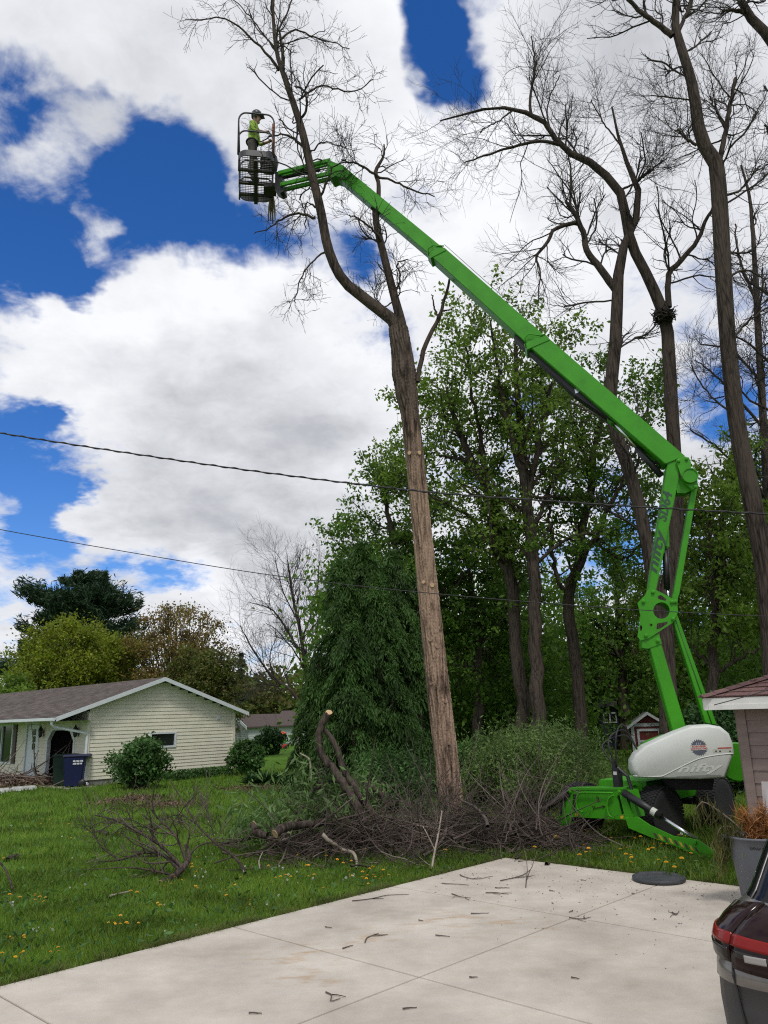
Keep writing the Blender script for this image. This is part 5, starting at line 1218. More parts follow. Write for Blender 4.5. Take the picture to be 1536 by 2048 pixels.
def carts():
    specs = [((140, 1574), 'green_cart', (.010, .03, .02), 'dark green wheeled trash cart beside the blue one at the garage opening', -.55), ((141, 1576), 'blue_cart', (.004, .009, .05), 'navy blue wheeled recycling cart with white lettering at the garage opening', .0)]
    base = gp(150, 1575); base[2] = .02
    ax = unit(np.array([1.0, .22, 0])); ay = np.array([-ax[1], ax[0], 0])
    for k, (px, nm, col, lab, _) in enumerate(specs):
        s = pxm(base[1], 150, 1540)
        c = base + (ax * -.52 + ay * .75 if k == 0 else ax * -.04); c[2] = .02
        m = mat('cart_' + nm, col, .55, var=.1, spec=.3)
        root = thing('wheeled_cart', c, lab, 'cart', 'carts by the garage opening')
        w, d, H_ = .36, .30, 1.0
        mb = MB(); lo = [(-w * .78, -d * .8), (w * .70, -d * .8), (w * .70, d * .8), (-w * .78, d * .8)]; hi = [(-w, -d), (w, -d), (w, d), (-w, d)]
        mb.hexa([c + ax * x + ay * y + Z * .03 for x, y in lo] + [c + ax * x + ay * y + Z * H_ for x, y in hi]); mb.build('body', m, root, bevel=.03)
        mb = MB(); hi2 = [(-w - .03, -d - .03), (w + .16, -d - .03), (w + .16, d + .03), (-w - .03, d + .03)]
        mb.hexa([c + ax * x + ay * y + Z * (H_ + .002) for x, y in hi2] + [c + ax * x * .93 + ay * y * .9 + Z * (H_ + .075) for x, y in hi2]); mb.build('lid', m, root, bevel=.02)
        mb = MB(); mb.tube([c + ax * (w + .13) - ay * .22 + Z * (H_ - .05), c + ax * (w + .13) + ay * .22 + Z * (H_ - .05)], .02, 8); mb.build('handle', m, root)
        for sy in (-1, 1):
            mb = MB(); mb.smooth = True; mb.lathe(c + ax * (w * .85) + ay * sy * (d + .01) + Z * .13, ay * sy, [(.02, -.03), (.125, -.025), (.13, 0), (.125, .025), (.03, .03)], 18); mb.build('wheel', mat('lift_black', (.012, .012, .014)), root)
        if k == 1:
            mb = MB(); rng = random.Random(3); n0 = -ay
            for r_ in range(2):
                x = -.02
                while x < .28:
                    ww = rng.uniform(.014, .022); y0 = c - ay * (d * .97 + .004) + ax * x + Z * (.86 - r_ * .085); mb.box(y0 - ay * .012, ax * ww * .75, ay * .004, Z * .027); x += ww * 2 + .008
            mb.build('lettering', mat('cart_white', (.7, .72, .75), .5), root)
carts()

def lean_sign():
    p = at(1519, 1640, 9.3); z0 = .03; a = -DV
    c = np.array([p[0], p[1], 0]); root = thing('porch_sign', c + Z * z0, 'weathered white upright board lettered in black leaning against the mauve garage wall', 'sign')
    top = at(1519, 1566, 9.3)[2]
    mb = MB(); mb.hexa([c + Z * z0, c + a * .25 + Z * z0, c + a * .25 + DU * .02 + Z * z0, c + DU * .02 + Z * z0] + [q + DU * .22 + Z * top for q in (c, c + a * .25, c + a * .25 + DU * .02, c + DU * .02)]); mb.build('board', mat('weathered_white', (.40, .37, .36), .8, var=.2, vscale=12, stretch=(1, 1, .2)), root)
    up = unit(DU * .22 + Z * (top - z0)); mb = MB(); lettering(mb, 'W', c + up * (np.linalg.norm(DU * .22 + Z * (top - z0)) - .23) + a * .02 - DU * .004, a, up, .24, width=.21, bold=.004); mb.build('lettering', mat('ink_black', (.01, .01, .012)), root)
lean_sign()

def flower_bed_edge():
    rng = random.Random(8); wh = mat('pale_stone', (.52, .52, .50), .85, var=.2, bump=.3, bscale=12)
    for k, (px, py, L_) in enumerate([(-14, 1589, 1.0), (8, 1585.5, .6), (34, 1582.5, .7), (58, 1580.5, .75)]):
        c = gp(px, py); c[2] = 0; mb = MB(); ax = unit(np.array([1, .55 + rng.uniform(-.1, .1), 0])); ay = np.array([-ax[1], ax[0], 0])
        mb.box(c + Z * .06, ax * L_ * .3, ay * .12, Z * .085)
        o = mb.build('edging_stone', wh, None, c, bevel=.04)
        tag(o, ['leftmost white edging stone of the neighbour\'s mulch bed', 'second white edging stone of the neighbour\'s mulch bed', 'third white edging stone of the neighbour\'s mulch bed', 'white edging stone nearest the carts at the mulch bed'][k], 'stone', 'edging stones of the mulch bed')
flower_bed_edge()
# ================================================================== trees
BARK_DARK = bark_mat('bark_dark', (.085, .066, .054), (.016, .013, .011), 9)
BARK_GREY = bark_mat('bark_grey', (.075, .058, .048), (.014, .011, .009), 8)
BARK_ASH = bark_mat('bark_ash', (.37, .258, .188), (.05, .033, .025), 7, 1.0, (6.2, 8.6, (.13, .10, .082), (.022, .017, .014)))
TWIG = mat('twig_dark', (.034, .027, .024), .9)
CUTW = mat('cut_wood', (.50, .34, .19), .8, var=.12, vscale=20)

def limb_px(pts, Y, wscale=1.0):
    """pts: (px, py, width px[, Y]); points on a limb Y metres away"""
    P, R = [], []
    for q in pts:
        y = q[3] if len(q) > 3 else Y
        P.append(at(q[0], q[1], y)); R.append(q[2] / 2 * pxm(y, q[0], q[1]) * wscale)
    return np.array(P), np.array(R)
def tubes_of(groups, sides):
    return merge([tube_np(P, R, s) for (P, R), s in zip(groups, sides)])
def bare_tree(name, label, limbs, Y, seed, lv, bark, trunk_first=True, fork=None, parent=None, twig_len=1.0, jit=.02, extra=None, sides=12, group=None):
    """limbs in photo survey; first limb is the trunk"""
    rng = np.random.default_rng(seed)
    L0 = []
    for k, l in enumerate(limbs):
        P, R = limb_px(l, Y, .70); n = 36 if k == 0 else 18
        P, R = resample(P, R, n)
        P = P + rng.normal(size=P.shape) * (jit if k else jit * .4) * np.linspace(.2, 1, n)[:, None]
        L0.append((P, R))
    base = L0[0][0][0].copy(); base[2] = 0
    root = thing(name, base, label, 'tree', group)
    parts = []
    for k, (P, R) in enumerate(L0):
        parts.append(tube_np(P[None], R[None], sides if k == 0 else 9))
    V, F = merge(parts); mesh_np('trunk', V, [F], bark, root, smooth=True)
    # side shoots
    crown = []
    LP = [(resample(P, R, 16)) for k, (P, R) in enumerate(L0)]
    for k, (P, R) in enumerate(LP):
        cfg = lv[0]
        kk = cfg['k'] if k else cfg.get('k0', cfg['k'])
        t0 = cfg.get('t0', .15) if k else cfg.get('tt0', .6)
        if kk <= 0: continue
        P1, R1 = spawn(rng, P[None], R[None], kk, t0, 1.0, cfg['ang'], [v * twig_len for v in cfg['len']], cfg['rr'], 9, cfg.get('w', .25), cfg.get('trop', (0, 0, .3)), .006)
        R1 = np.minimum(R1, cfg.get('rmax', .05)); crown.append((P1, R1, 5))
        P2, R2 = spawn(rng, P1, R1, lv[1]['k'], .15, 1.0, (20, 60), [v * twig_len for v in lv[1]['len']], .6, 6, .19, lv[1].get('trop', (0, 0, .2)), .0048); crown.append((P2, R2, 4))
        if len(lv) > 2:
            P3, R3 = spawn(rng, P2, R2, lv[2]['k'], .1, 1.0, (20, 60), [v * twig_len for v in lv[2]['len']], .7, 4, .2, lv[2].get('trop', (0, 0, .1)), .0042); crown.append((P3, R3, 3))
    if extra: crown += extra
    V, F = merge([tube_np(P, R, s) for P, R, s in crown])
    mesh_np('crown', V, [F], TWIG, root)
    return root, L0

# ---- the tree being taken down: corky trunk with real ridges
def felled_tree():
    Yb, Yc = 15.6, 14.9
    tr = [(909, 1672, 68), (905, 1640, 62), (902, 1600, 54), (891, 1500, 52), (879, 1400, 51), (868, 1300, 49), (858, 1200, 46), (848, 1100, 43), (838, 1000, 41), (828, 900, 40), (820, 830, 40), (813, 785, 48), (808, 745, 53), (803, 700, 46), (796, 655, 42)]
    Y_of = lambda y: Yb + (Yc - Yb) * (1672 - y) / (1672 - 655)
    P = np.array([at(x, y, Y_of(y)) for x, y, w in tr]); R = np.array([w / 2 * .82 * pxm(Y_of(y), x, y) for x, y, w in tr])
    base = P[0].copy(); base[2] = 0; P[0][2] = -.05
    root = thing('dead_tree', base, 'tall dying tree with corky tan trunk limbed up to its fork', 'tree')
    n, sides = 520, 114; Q, RR = resample(P, R, n)
    V, F = tube_np(Q[None], RR[None], sides)
    rng = np.random.default_rng(3)
    # ridged bark: long wandering vertical furrows
    g = V.reshape(n, sides, 3); hgt = Q[:, 2]
    th = np.arange(sides) / sides * 2 * math.pi
    wob = np.cumsum(rng.normal(size=(n,)) * .03)
    dz = np.zeros((n, sides))
    for fq, amp, ph in ((19, 1.0, .0), (13, .25, 1.3), (31, .2, 2.1)):
        sh = .35 * np.sin(hgt * 2.1 + ph) + .22 * np.sin(hgt * 5.3 + ph * 2) + .5 * wob
        loc = .5 * np.sin(hgt * 9 + ph)[:, None] * np.sin(3 * th + ph)[None]
        dz += amp * np.abs(np.sin((th[None] * fq / 2) + sh[:, None] * 3 + loc)) ** .6
    dz = dz / 1.3 - .5 + rng.normal(size=dz.shape) * .12
    tan_r = unit(g - Q[:, None, :]); g = g + tan_r * (dz * .042)[..., None] * np.clip(RR / .2, .5, 1)[:, None, None]
    # burl below the fork
    mesh_np('trunk', g.reshape(-1, 3), [F], BARK_ASH, root, smooth=True)
    limbs = [
        [(800, 690, 44), (793, 650, 40), (768, 627, 35), (722, 592, 32), (684, 558, 30), (657, 500, 28), (641, 420, 26), (622, 340, 24), (606, 270, 22), (590, 218, 19), (570, 160, 15), (555, 112, 12), (548, 50, 10), (545, -40, 8), (549, -150, 6)],
        [(806, 690, 34), (803, 649, 29), (787, 586, 24), (767, 507, 22), (752, 440, 20), (756, 405, 15), (757, 364, 12), (751, 340, 12), (767, 309, 7), (768, 285, 4)],
        [(752, 440, 13), (742, 405, 8), (733, 376, 4)],
        [(834, 765, 14), (846, 705, 14), (872, 645, 12), (889, 600, 9), (898, 560, 7), (901, 543, 5)],
        [(876, 636, 6), (868, 610, 5), (864, 588, 3)], [(884, 622, 5), (905, 613, 3)],
        [(557, 140, 9), (530, 107, 7), (502, 85, 6), (474, 65, 5), (443, 55, 4), (379, 67, 2.5)],
        [(548, 95, 6), (538, 83, 5), (510, 51, 4), (482, 24, 3), (440, -10, 2)],
        [(561, 78, 7), (589, 55, 5), (637, 67, 4), (700, 81, 2.5)], [(566, 140, 9), (563, 79, 8), (556, 50, 6), (575, 0, 5), (590, -50, 4)],
        [(597, 200, 6), (645, 174, 5), (700, 190, 4), (747, 166, 2.5)], [(601, 240, 8), (613, 225, 7), (612, 200, 6), (592, 196, 4)],
        [(613, 301, 9), (593, 281, 8), (565, 269, 5), (520, 285, 3)], [(620, 311, 6), (641, 293, 4), (664, 301, 3), (712, 330, 2)],
        [(629, 437, 9), (597, 425, 7), (565, 431, 6), (542, 447, 4), (505, 458, 2.5)], [(635, 420, 7), (618, 405, 5), (611, 408, 5), (610, 450, 3)],
        [(637, 402, 9), (655, 372, 6), (668, 348, 4), (700, 345, 3)], [(751, 350, 8), (716, 340, 6), (684, 341, 4)], [(753, 353, 8), (787, 358, 6), (835, 372, 5), (870, 376, 3)],
        [(764, 485, 7), (736, 463, 6), (700, 459, 3)], [(789, 590, 7), (800, 560, 6), (795, 535, 5), (815, 530, 3)], [(655, 500, 7), (630, 520, 5), (600, 560, 4), (590, 610, 2.5)], [(790, 600, 5), (770, 610, 4), (757, 600, 3), (742, 560, 2)]]
    L0 = []
    for k, l in enumerate(limbs):
        Pk, Rk = limb_px(l, Yc, .68); m = 40 if k < 2 else 16; Pk, Rk = resample(Pk, Rk, m)
        yo = rng.uniform(-.5, .5) if k > 3 else (-.15 if k == 0 else .1)
        Pk[:, 1] += np.linspace(0, 1, m) * yo * (1.0 if k > 5 else .6); Pk += rng.normal(size=Pk.shape) * .012 * (k > 1)
        L0.append((Pk, Rk))
    V, F = merge([tube_np(p[None], r[None], 14 if k < 2 else 8) for k, (p, r) in enumerate(L0)])
    mesh_np('limb', V, [F], bark_mat('bark_limb', (.08, .062, .05), (.016, .012, .010), 10), root, smooth=True)
    crown = []
    for k, (p, r) in enumerate(L0):
        if k in (2, 3, 4, 5): continue
        p, r = resample(p, r, 16)
        kk, t0, ln = (36, .36, (.6, 1.9)) if k == 0 else (13, .2, (.4, 1.2)) if k == 1 else (11, .2, (.35, 1.05))
        P1, R1 = spawn(rng, p[None], r[None], kk, t0, 1, (25, 75), ln, .4, 9, .19, (0, 0, .0 if k > 11 else .35), .0055); R1 = np.minimum(R1, .016); crown.append((P1, R1, 5))
        P2, R2 = spawn(rng, P1, R1, 4, .2, 1, (20, 60), (.25, .8), .7, 6, .22, (0, 0, .1), .0045); crown.append((P2, R2, 4))
        P3, R3 = spawn(rng, P2, R2, 2, .2, 1, (20, 60), (.12, .42), .7, 4, .22, (0, 0, .1), .004); crown.append((P3, R3, 3))
    V, F = merge([tube_np(*c) for c in crown]); mesh_np('crown', V, [F], TWIG, root)
    # sawn stubs with pale ends and knots
    cv = lambda x, y: at(x, y, Y_of(y))
    for x, y, dx, r_ in ((815, 911, -9, 6), (842, 911, 7, 6), (838, 1167, -7, 5), (862, 1173, 6, 7), (849, 1280, -5, 6), (857, 1295, 5, 6), (884, 1258, 16, 5), (862, 1368, -12, 4), (890, 1402, 8, 5), (896, 1485, 6, 4)):
        i = int(np.argmin(np.abs(hgt - cv(x, y)[2]))); c = Q[i]; s = pxm(Y_of(y), x, y)
        d = unit(CR * dx * s + np.array([0, -1, 0]) * RR[i] * .85); p0 = c + d * RR[i] * .7; p1 = c + d * (RR[i] + .035)
        mb = MB(); mb.smooth = True; mb.tube([p0, p0 * .4 + p1 * .6, p1], [r_ * s * 1.6, r_ * s * 1.0, r_ * s * .72], 12); stub = mb.build('sawn_stub', BARK_ASH, root)
        if y < 1200:
            mb = MB(); mb.lathe(p1, d, [(r_ * s * .66, .0), (r_ * s * .66, .004)], 12); mb.build('cut_face', CUTW, stub)
felled_tree()

LV = [dict(k=12, k0=10, tt0=.55, t0=.15, ang=(25, 75), len=(.9, 3.0), rr=.4, rmax=.03, w=.17, trop=(0, 0, .45)), dict(k=6, len=(.5, 1.5), trop=(0, 0, .3)), dict(k=4, len=(.25, .8), trop=(0, 0, .25))]
# ---- twin stems with the nest
bare_tree('bare_tree', 'twin stemmed bare tree behind the lift carrying a stick nest', [
    [(1336, 1575, 62), (1338, 1440, 52), (1334, 1326, 46), (1332, 1200, 42), (1348, 1104, 40), (1353, 977, 38), (1345, 850, 37), (1338, 720, 36), (1331, 643, 34), (1305, 573, 30), (1282, 527, 28), (1263, 490, 28), (1253, 443, 27), (1240, 387, 25), (1193, 333, 22), (1156, 317, 19), (1118, 289, 16), (1100, 256, 14), (1062, 228, 13), (1025, 221, 11), (997, 214, 9), (946, 224, 7), (881, 242, 4)],
    [(1332, 1330, 40), (1312, 1200, 38), (1293, 1090, 37), (1270, 980, 37), (1240, 890, 36), (1219, 820, 37), (1222, 760, 37), (1230, 700, 36), (1235, 573, 32), (1246, 500, 25), (1272, 438, 20), (1279, 396, 18), (1272, 366, 17), (1258, 336, 13), (1240, 289, 9), (1225, 214, 5)],
    [(1232, 580, 24), (1193, 527, 20), (1174, 503, 18), (1165, 461, 16), (1151, 429, 13), (1132, 405, 9)],
    [(1151, 445, 13), (1109, 459, 11), (1095, 485, 10), (1072, 513, 8), (1079, 541, 5), (1076, 601, 3)],
    [(1118, 289, 11), (1081, 282, 9), (1044, 289, 8), (978, 308, 6), (927, 326, 3)], [(1062, 229, 9), (1060, 200, 8), (1067, 154, 6), (1069, 112, 5), (1062, 72, 3)],
    [(1337, 615, 18), (1337, 550, 16), (1356, 527, 15), (1389, 490, 13), (1407, 452, 11), (1421, 424, 8)], [(1272, 366, 8), (1290, 350, 6), (1330, 320, 4)], [(1240, 380, 8), (1262, 370, 6), (1300, 340, 4)], [(1140, 412, 8), (1142, 360, 6), (1138, 300, 4)],
    [(1025, 221, 6), (1000, 240, 4), (960, 262, 3)], [(1240, 289, 6), (1210, 250, 4), (1180, 200, 3)], [(1100, 262, 6), (1095, 210, 4), (1120, 150, 3)]],
    22.5, 11, LV, BARK_GREY, twig_len=1.15)
# ---- right hand giants
bare_tree('bare_tree', 'tallest bare tree at the right with a broken upright side limb', [
    [(1560, 1570, 78), (1548, 1330, 62), (1532, 1150, 54), (1512, 1040, 52), (1494, 950, 50), (1474, 850, 47), (1459, 720, 44), (1450, 600, 44), (1444, 500, 45), (1440, 420, 44), (1432, 326, 42), (1403, 280, 36), (1391, 210, 31), (1379, 149, 27), (1361, 93, 25), (1350, 50, 22), (1352, 0, 20), (1356, -90, 16)],
    [(1345, 72, 18), (1314, 47, 15), (1286, 28, 13), (1258, 0, 11), (1230, -35, 8)], [(1358, 60, 12), (1379, 14, 10), (1390, -30, 8)],
    [(1438, 325, 16), (1449, 275, 14), (1463, 196, 12), (1470, 154, 8)], [(1393, 291, 9), (1370, 275, 8), (1354, 259, 6)], [(1452, 262, 8), (1430, 215, 6), (1420, 190, 4)], [(1447, 390, 8), (1480, 380, 6), (1520, 330, 4)],
    [(1388, 200, 5), (1340, 195, 4), (1300, 190, 3)], [(1448, 560, 8), (1490, 540, 6), (1536, 560, 4)], [(1456, 690, 8), (1500, 640, 6), (1560, 600, 4)], [(1470, 830, 7), (1420, 790, 5), (1380, 730, 3)]],
    20.0, 12, LV, BARK_GREY, twig_len=1.05)
bare_tree('bare_tree', 'bare tree at the right edge, its limb entering the top corner', [
    [(1690, 1560, 60), (1680, 1100, 52), (1665, 700, 46), (1640, 400, 40), (1600, 200, 34), (1545, 85, 28), (1502, 36, 24), (1480, -5, 20), (1465, -70, 14)],
    [(1500, 34, 10), (1470, 20, 8), (1440, 24, 5)], [(1645, 420, 16), (1580, 330, 10), (1530, 250, 6)], [(1665, 720, 18), (1600, 640, 12), (1540, 590, 9), (1490, 560, 5)], [(1670, 800, 14), (1560, 740, 9), (1500, 690, 6), (1440, 660, 3)], [(1672, 900, 14), (1580, 840, 9), (1500, 800, 6), (1450, 740, 3)]],
    21.0, 13, [dict(k=16, k0=14, tt0=.6, t0=.1, ang=(30, 80), len=(.8, 2.6), rr=.4, rmax=.03, w=.27, trop=(0, 0, .2)), dict(k=6, len=(.35, 1.1)), dict(k=4, len=(.15, .55))], BARK_GREY, twig_len=1.1)
bare_tree('bare_tree', 'slim bare tree behind the nest tree at the right', [
    [(1560, 1560, 30), (1545, 1200, 26), (1530, 900, 22), (1515, 640, 18), (1508, 500, 13), (1500, 400, 9), (1482, 330, 5)], [(1512, 600, 9), (1480, 520, 6), (1470, 450, 4)], [(1520, 760, 9), (1460, 700, 6), (1400, 690, 4)], [(1522, 850, 9), (1440, 760, 6), (1390, 720, 3)], [(1536, 1000, 9), (1440, 900, 6), (1380, 860, 4)]],
    27.0, 14, [dict(k=16, k0=22, tt0=.3, t0=.1, ang=(30, 75), len=(.9, 2.6), rr=.4, rmax=.03, w=.24, trop=(0, 0, .3)), dict(k=5, len=(.4, 1.2)), dict(k=3, len=(.2, .6))], BARK_GREY)
def nest():
    c = at(1327, 632, 22.3); rng = np.random.default_rng(2); n = 260
    a = rng.uniform(0, 2 * math.pi, n); r = rng.uniform(.08, .32, n); p = c + np.stack([np.cos(a) * r, np.sin(a) * r, rng.uniform(-.18, .16, n)], 1)
    d = unit(np.stack([-np.sin(a), np.cos(a), rng.normal(size=n) * .35], 1) + rng.normal(size=(n, 3)) * .3); ln = rng.uniform(.2, .5, n)[:, None]
    P = np.stack([p - d * ln * .5, p + rng.normal(size=(n, 3)) * .03, p + d * ln * .5], 1); V, F = tube_np(P, np.full((n, 3), .012), 4)
    tag(mesh_np('bird_nest', V, [F], TWIG, None, base=c), 'dark bird nest of sticks in the fork of the twin stemmed tree', 'nest')
nest()

# ---- leafy trees
def leafy_tree(name, label, limbs, Y, seed, leafm, bark=BARK_DARK, k1=12, k2=6, len1=(1.5, 4.0), len2=(.6, 1.8), leaf=.165, per=5, tt0=.4, jit=.05, scat=.17, clus=.42, group='leafy trees behind the lift', lowcut=None, k0=None, trop=(0, 0, .5)):
    rng = np.random.default_rng(seed); L0 = []
    for k, l in enumerate(limbs):
        P, R = limb_px(l, Y, .72); n = 24; P, R = resample(P, R, n)
        if k: P[:, 1] += np.linspace(0, 1, n) * rng.uniform(-3, 3)
        P = P + rng.normal(size=P.shape) * jit; L0.append((P, R))
    base = L0[0][0][0].copy(); base[2] = 0; L0[0][0][0][2] = -.1
    root = thing(name, base, label, 'tree', group)
    tb = [tube_np(P[None], R[None], 10 if k == 0 else 7) for k, (P, R) in enumerate(L0)]; C = []
    for k, (P, R) in enumerate(L0):
        P1, R1 = spawn(rng, P[None], R[None], (k0 or k1) if k == 0 else k1, tt0 if k == 0 else .15, 1, (25, 75), len1, .35, 8, .2, trop, .012)
        P2, R2 = spawn(rng, P1, R1, k2, .2, 1, (25, 75), len2, .5, 6, .25, (0, 0, .15), .007)
        tb += [tube_np(P1, R1, 5), tube_np(P2, R2, 3)]
        for Q, a in ((P1[:, 4:], 1), (P2[:, 2:], per)):
            q = Q.reshape(-1, 3); q = q[rng.uniform(size=len(q)) < clus]; q = np.repeat(q, a * 2 if a > 1 else 2, 0); C.append(q + rng.normal(size=q.shape) * np.array([1, 1, .7]) * scat)
    V, F = merge(tb); mesh_np('trunk', V, [F], bark, root, smooth=True)
    C = np.concatenate(C)
    if lowcut: C = C[C[:, 2] > lowcut]
    V, F = leaves_np(rng, C, leaf, .55, .2); mesh_np('crown', V, [F], leafm, root)
    return root
LEAF_MAPLE = leaf_mat('leaves_fresh', [(.10, .18, .018), (.14, .24, .03), (.20, .29, .05), (.115, .21, .022)], .52)
LEAF_DEEP = leaf_mat('leaves_deep', [(.07, .15, .018), (.11, .21, .026), (.08, .18, .022), (.16, .26, .038)], .5)
LEAF_YEL = leaf_mat('leaves_yellow_green', [(.16, .22, .014), (.22, .26, .022), (.12, .19, .014), (.26, .26, .025)], .45)
leafy_tree('leafy_tree', 'leafy maple right of the dead trunk with dark upright stem below the boom', [
    [(1078, 1545, 44), (1076, 1400, 38), (1066, 1159, 34), (1054, 995, 30), (1040, 887, 24), (1037, 780, 16), (1030, 680, 8)],
    [(1054, 1000, 20), (1075, 880, 15), (1100, 780, 10), (1120, 690, 5)], [(1048, 960, 18), (1010, 860, 13), (985, 760, 8), (970, 670, 4)], [(1062, 1090, 16), (1100, 990, 12), (1140, 890, 8), (1160, 800, 4)], [(1060, 1120, 14), (1010, 1030, 10), (960, 960, 6)]], 27, 21, LEAF_MAPLE, k1=13, per=7, k0=22)
leafy_tree('leafy_tree', 'leafy maple just right of the dead trunk with branches leaning over it', [
    [(1050, 1560, 42), (1040, 1350, 36), (1021, 1186, 32), (983, 1023, 26), (950, 930, 20), (915, 850, 14), (890, 778, 7)],
    [(985, 1030, 18), (960, 900, 13), (940, 790, 8), (925, 700, 4)], [(1005, 1110, 16), (940, 1030, 11), (880, 990, 7), (800, 950, 4)], [(950, 930, 12), (900, 900, 8), (830, 880, 4)], [(960, 960, 12), (900, 800, 8), (860, 740, 4)]], 28.5, 22, LEAF_MAPLE, k1=14, per=7, k0=24)
leafy_tree('leafy_tree', 'dense leafy tree behind the upper riser of the lift', [
    [(1160, 1550, 40), (1158, 1380, 34), (1140, 1200, 30), (1165, 1080, 24), (1180, 960, 18), (1200, 850, 12), (1215, 740, 6)],
    [(1150, 1150, 18), (1205, 1040, 13), (1250, 930, 8), (1280, 820, 4)], [(1142, 1210, 16), (1100, 1120, 11), (1090, 1010, 7)], [(1170, 1060, 12), (1230, 1120, 8), (1290, 1080, 4)], [(1185, 950, 10), (1160, 860, 7), (1140, 770, 4)]], 29, 23, LEAF_DEEP, k1=15, per=9, k0=24)
leafy_tree('leafy_tree', 'bushy green tree between the riser links and the right edge', [
    [(1420, 1560, 36), (1425, 1380, 30), (1430, 1250, 24), (1440, 1120, 18), (1455, 1000, 12), (1470, 920, 6)],
    [(1430, 1260, 14), (1400, 1150, 10), (1380, 1050, 6)], [(1432, 1220, 14), (1490, 1120, 10), (1530, 1010, 6)], [(1428, 1330, 12), (1390, 1270, 8), (1370, 1200, 4)], [(1426, 1350, 12), (1500, 1290, 8), (1560, 1210, 5)]], 26, 24, LEAF_YEL if False else LEAF_MAPLE, k1=15, per=10, k0=20, len1=(1.2, 3))
leafy_tree('leafy_tree', 'leafy tree filling the gap at the far right edge', [
    [(1580, 1560, 36), (1570, 1350, 30), (1560, 1150, 22), (1550, 1000, 14), (1540, 900, 7)], [(1565, 1250, 14), (1520, 1150, 9), (1500, 1050, 5)], [(1562, 1180, 12), (1590, 1050, 8), (1600, 950, 4)], [(1570, 1320, 12), (1510, 1290, 8), (1470, 1270, 4)]], 30, 25, LEAF_DEEP, k1=15, per=9, k0=20)
leafy_tree('leafy_tree', 'leafy tree rising left of the dead trunk behind the dark evergreen', [
    [(830, 1530, 36), (820, 1350, 30), (800, 1200, 24), (790, 1100, 18), (775, 1020, 12), (765, 960, 6)], [(800, 1210, 14), (740, 1140, 9), (690, 1100, 5)], [(795, 1150, 12), (840, 1060, 8), (870, 990, 4)], [(810, 1280, 12), (720, 1230, 8), (660, 1180, 4)], [(806, 1250, 12), (900, 1180, 8), (960, 1120, 4)]], 31, 26, LEAF_DEEP, k1=15, per=10, k0=20, len1=(1.2, 3.2))
leafy_tree('leafy_tree', 'shaded leafy tree low behind the felled trunk', [
    [(960, 1540, 32), (958, 1380, 26), (950, 1270, 20), (940, 1180, 12), (935, 1100, 6)], [(955, 1330, 12), (900, 1250, 8), (860, 1200, 4)], [(955, 1300, 12), (1010, 1220, 8), (1050, 1170, 4)], [(952, 1280, 10), (1000, 1330, 7), (1040, 1330, 4)], [(955, 1340, 10), (890, 1330, 7), (840, 1320, 4)]], 32, 27, LEAF_DEEP, k1=16, per=10, k0=22, len1=(1.2, 3))
leafy_tree('leafy_tree', 'shaded leafy tree low behind the lower riser', [
    [(1250, 1545, 32), (1248, 1400, 26), (1240, 1280, 20), (1235, 1180, 12), (1230, 1100, 6)], [(1245, 1330, 12), (1190, 1260, 8), (1150, 1230, 4)], [(1245, 1300, 12), (1300, 1230, 8), (1340, 1180, 4)], [(1246, 1370, 10), (1310, 1340, 7), (1360, 1330, 4)], [(1246, 1380, 10), (1180, 1350, 7), (1130, 1340, 4)]], 42, 28, LEAF_DEEP, k1=17, per=10, k0=24, len1=(1.2, 3))

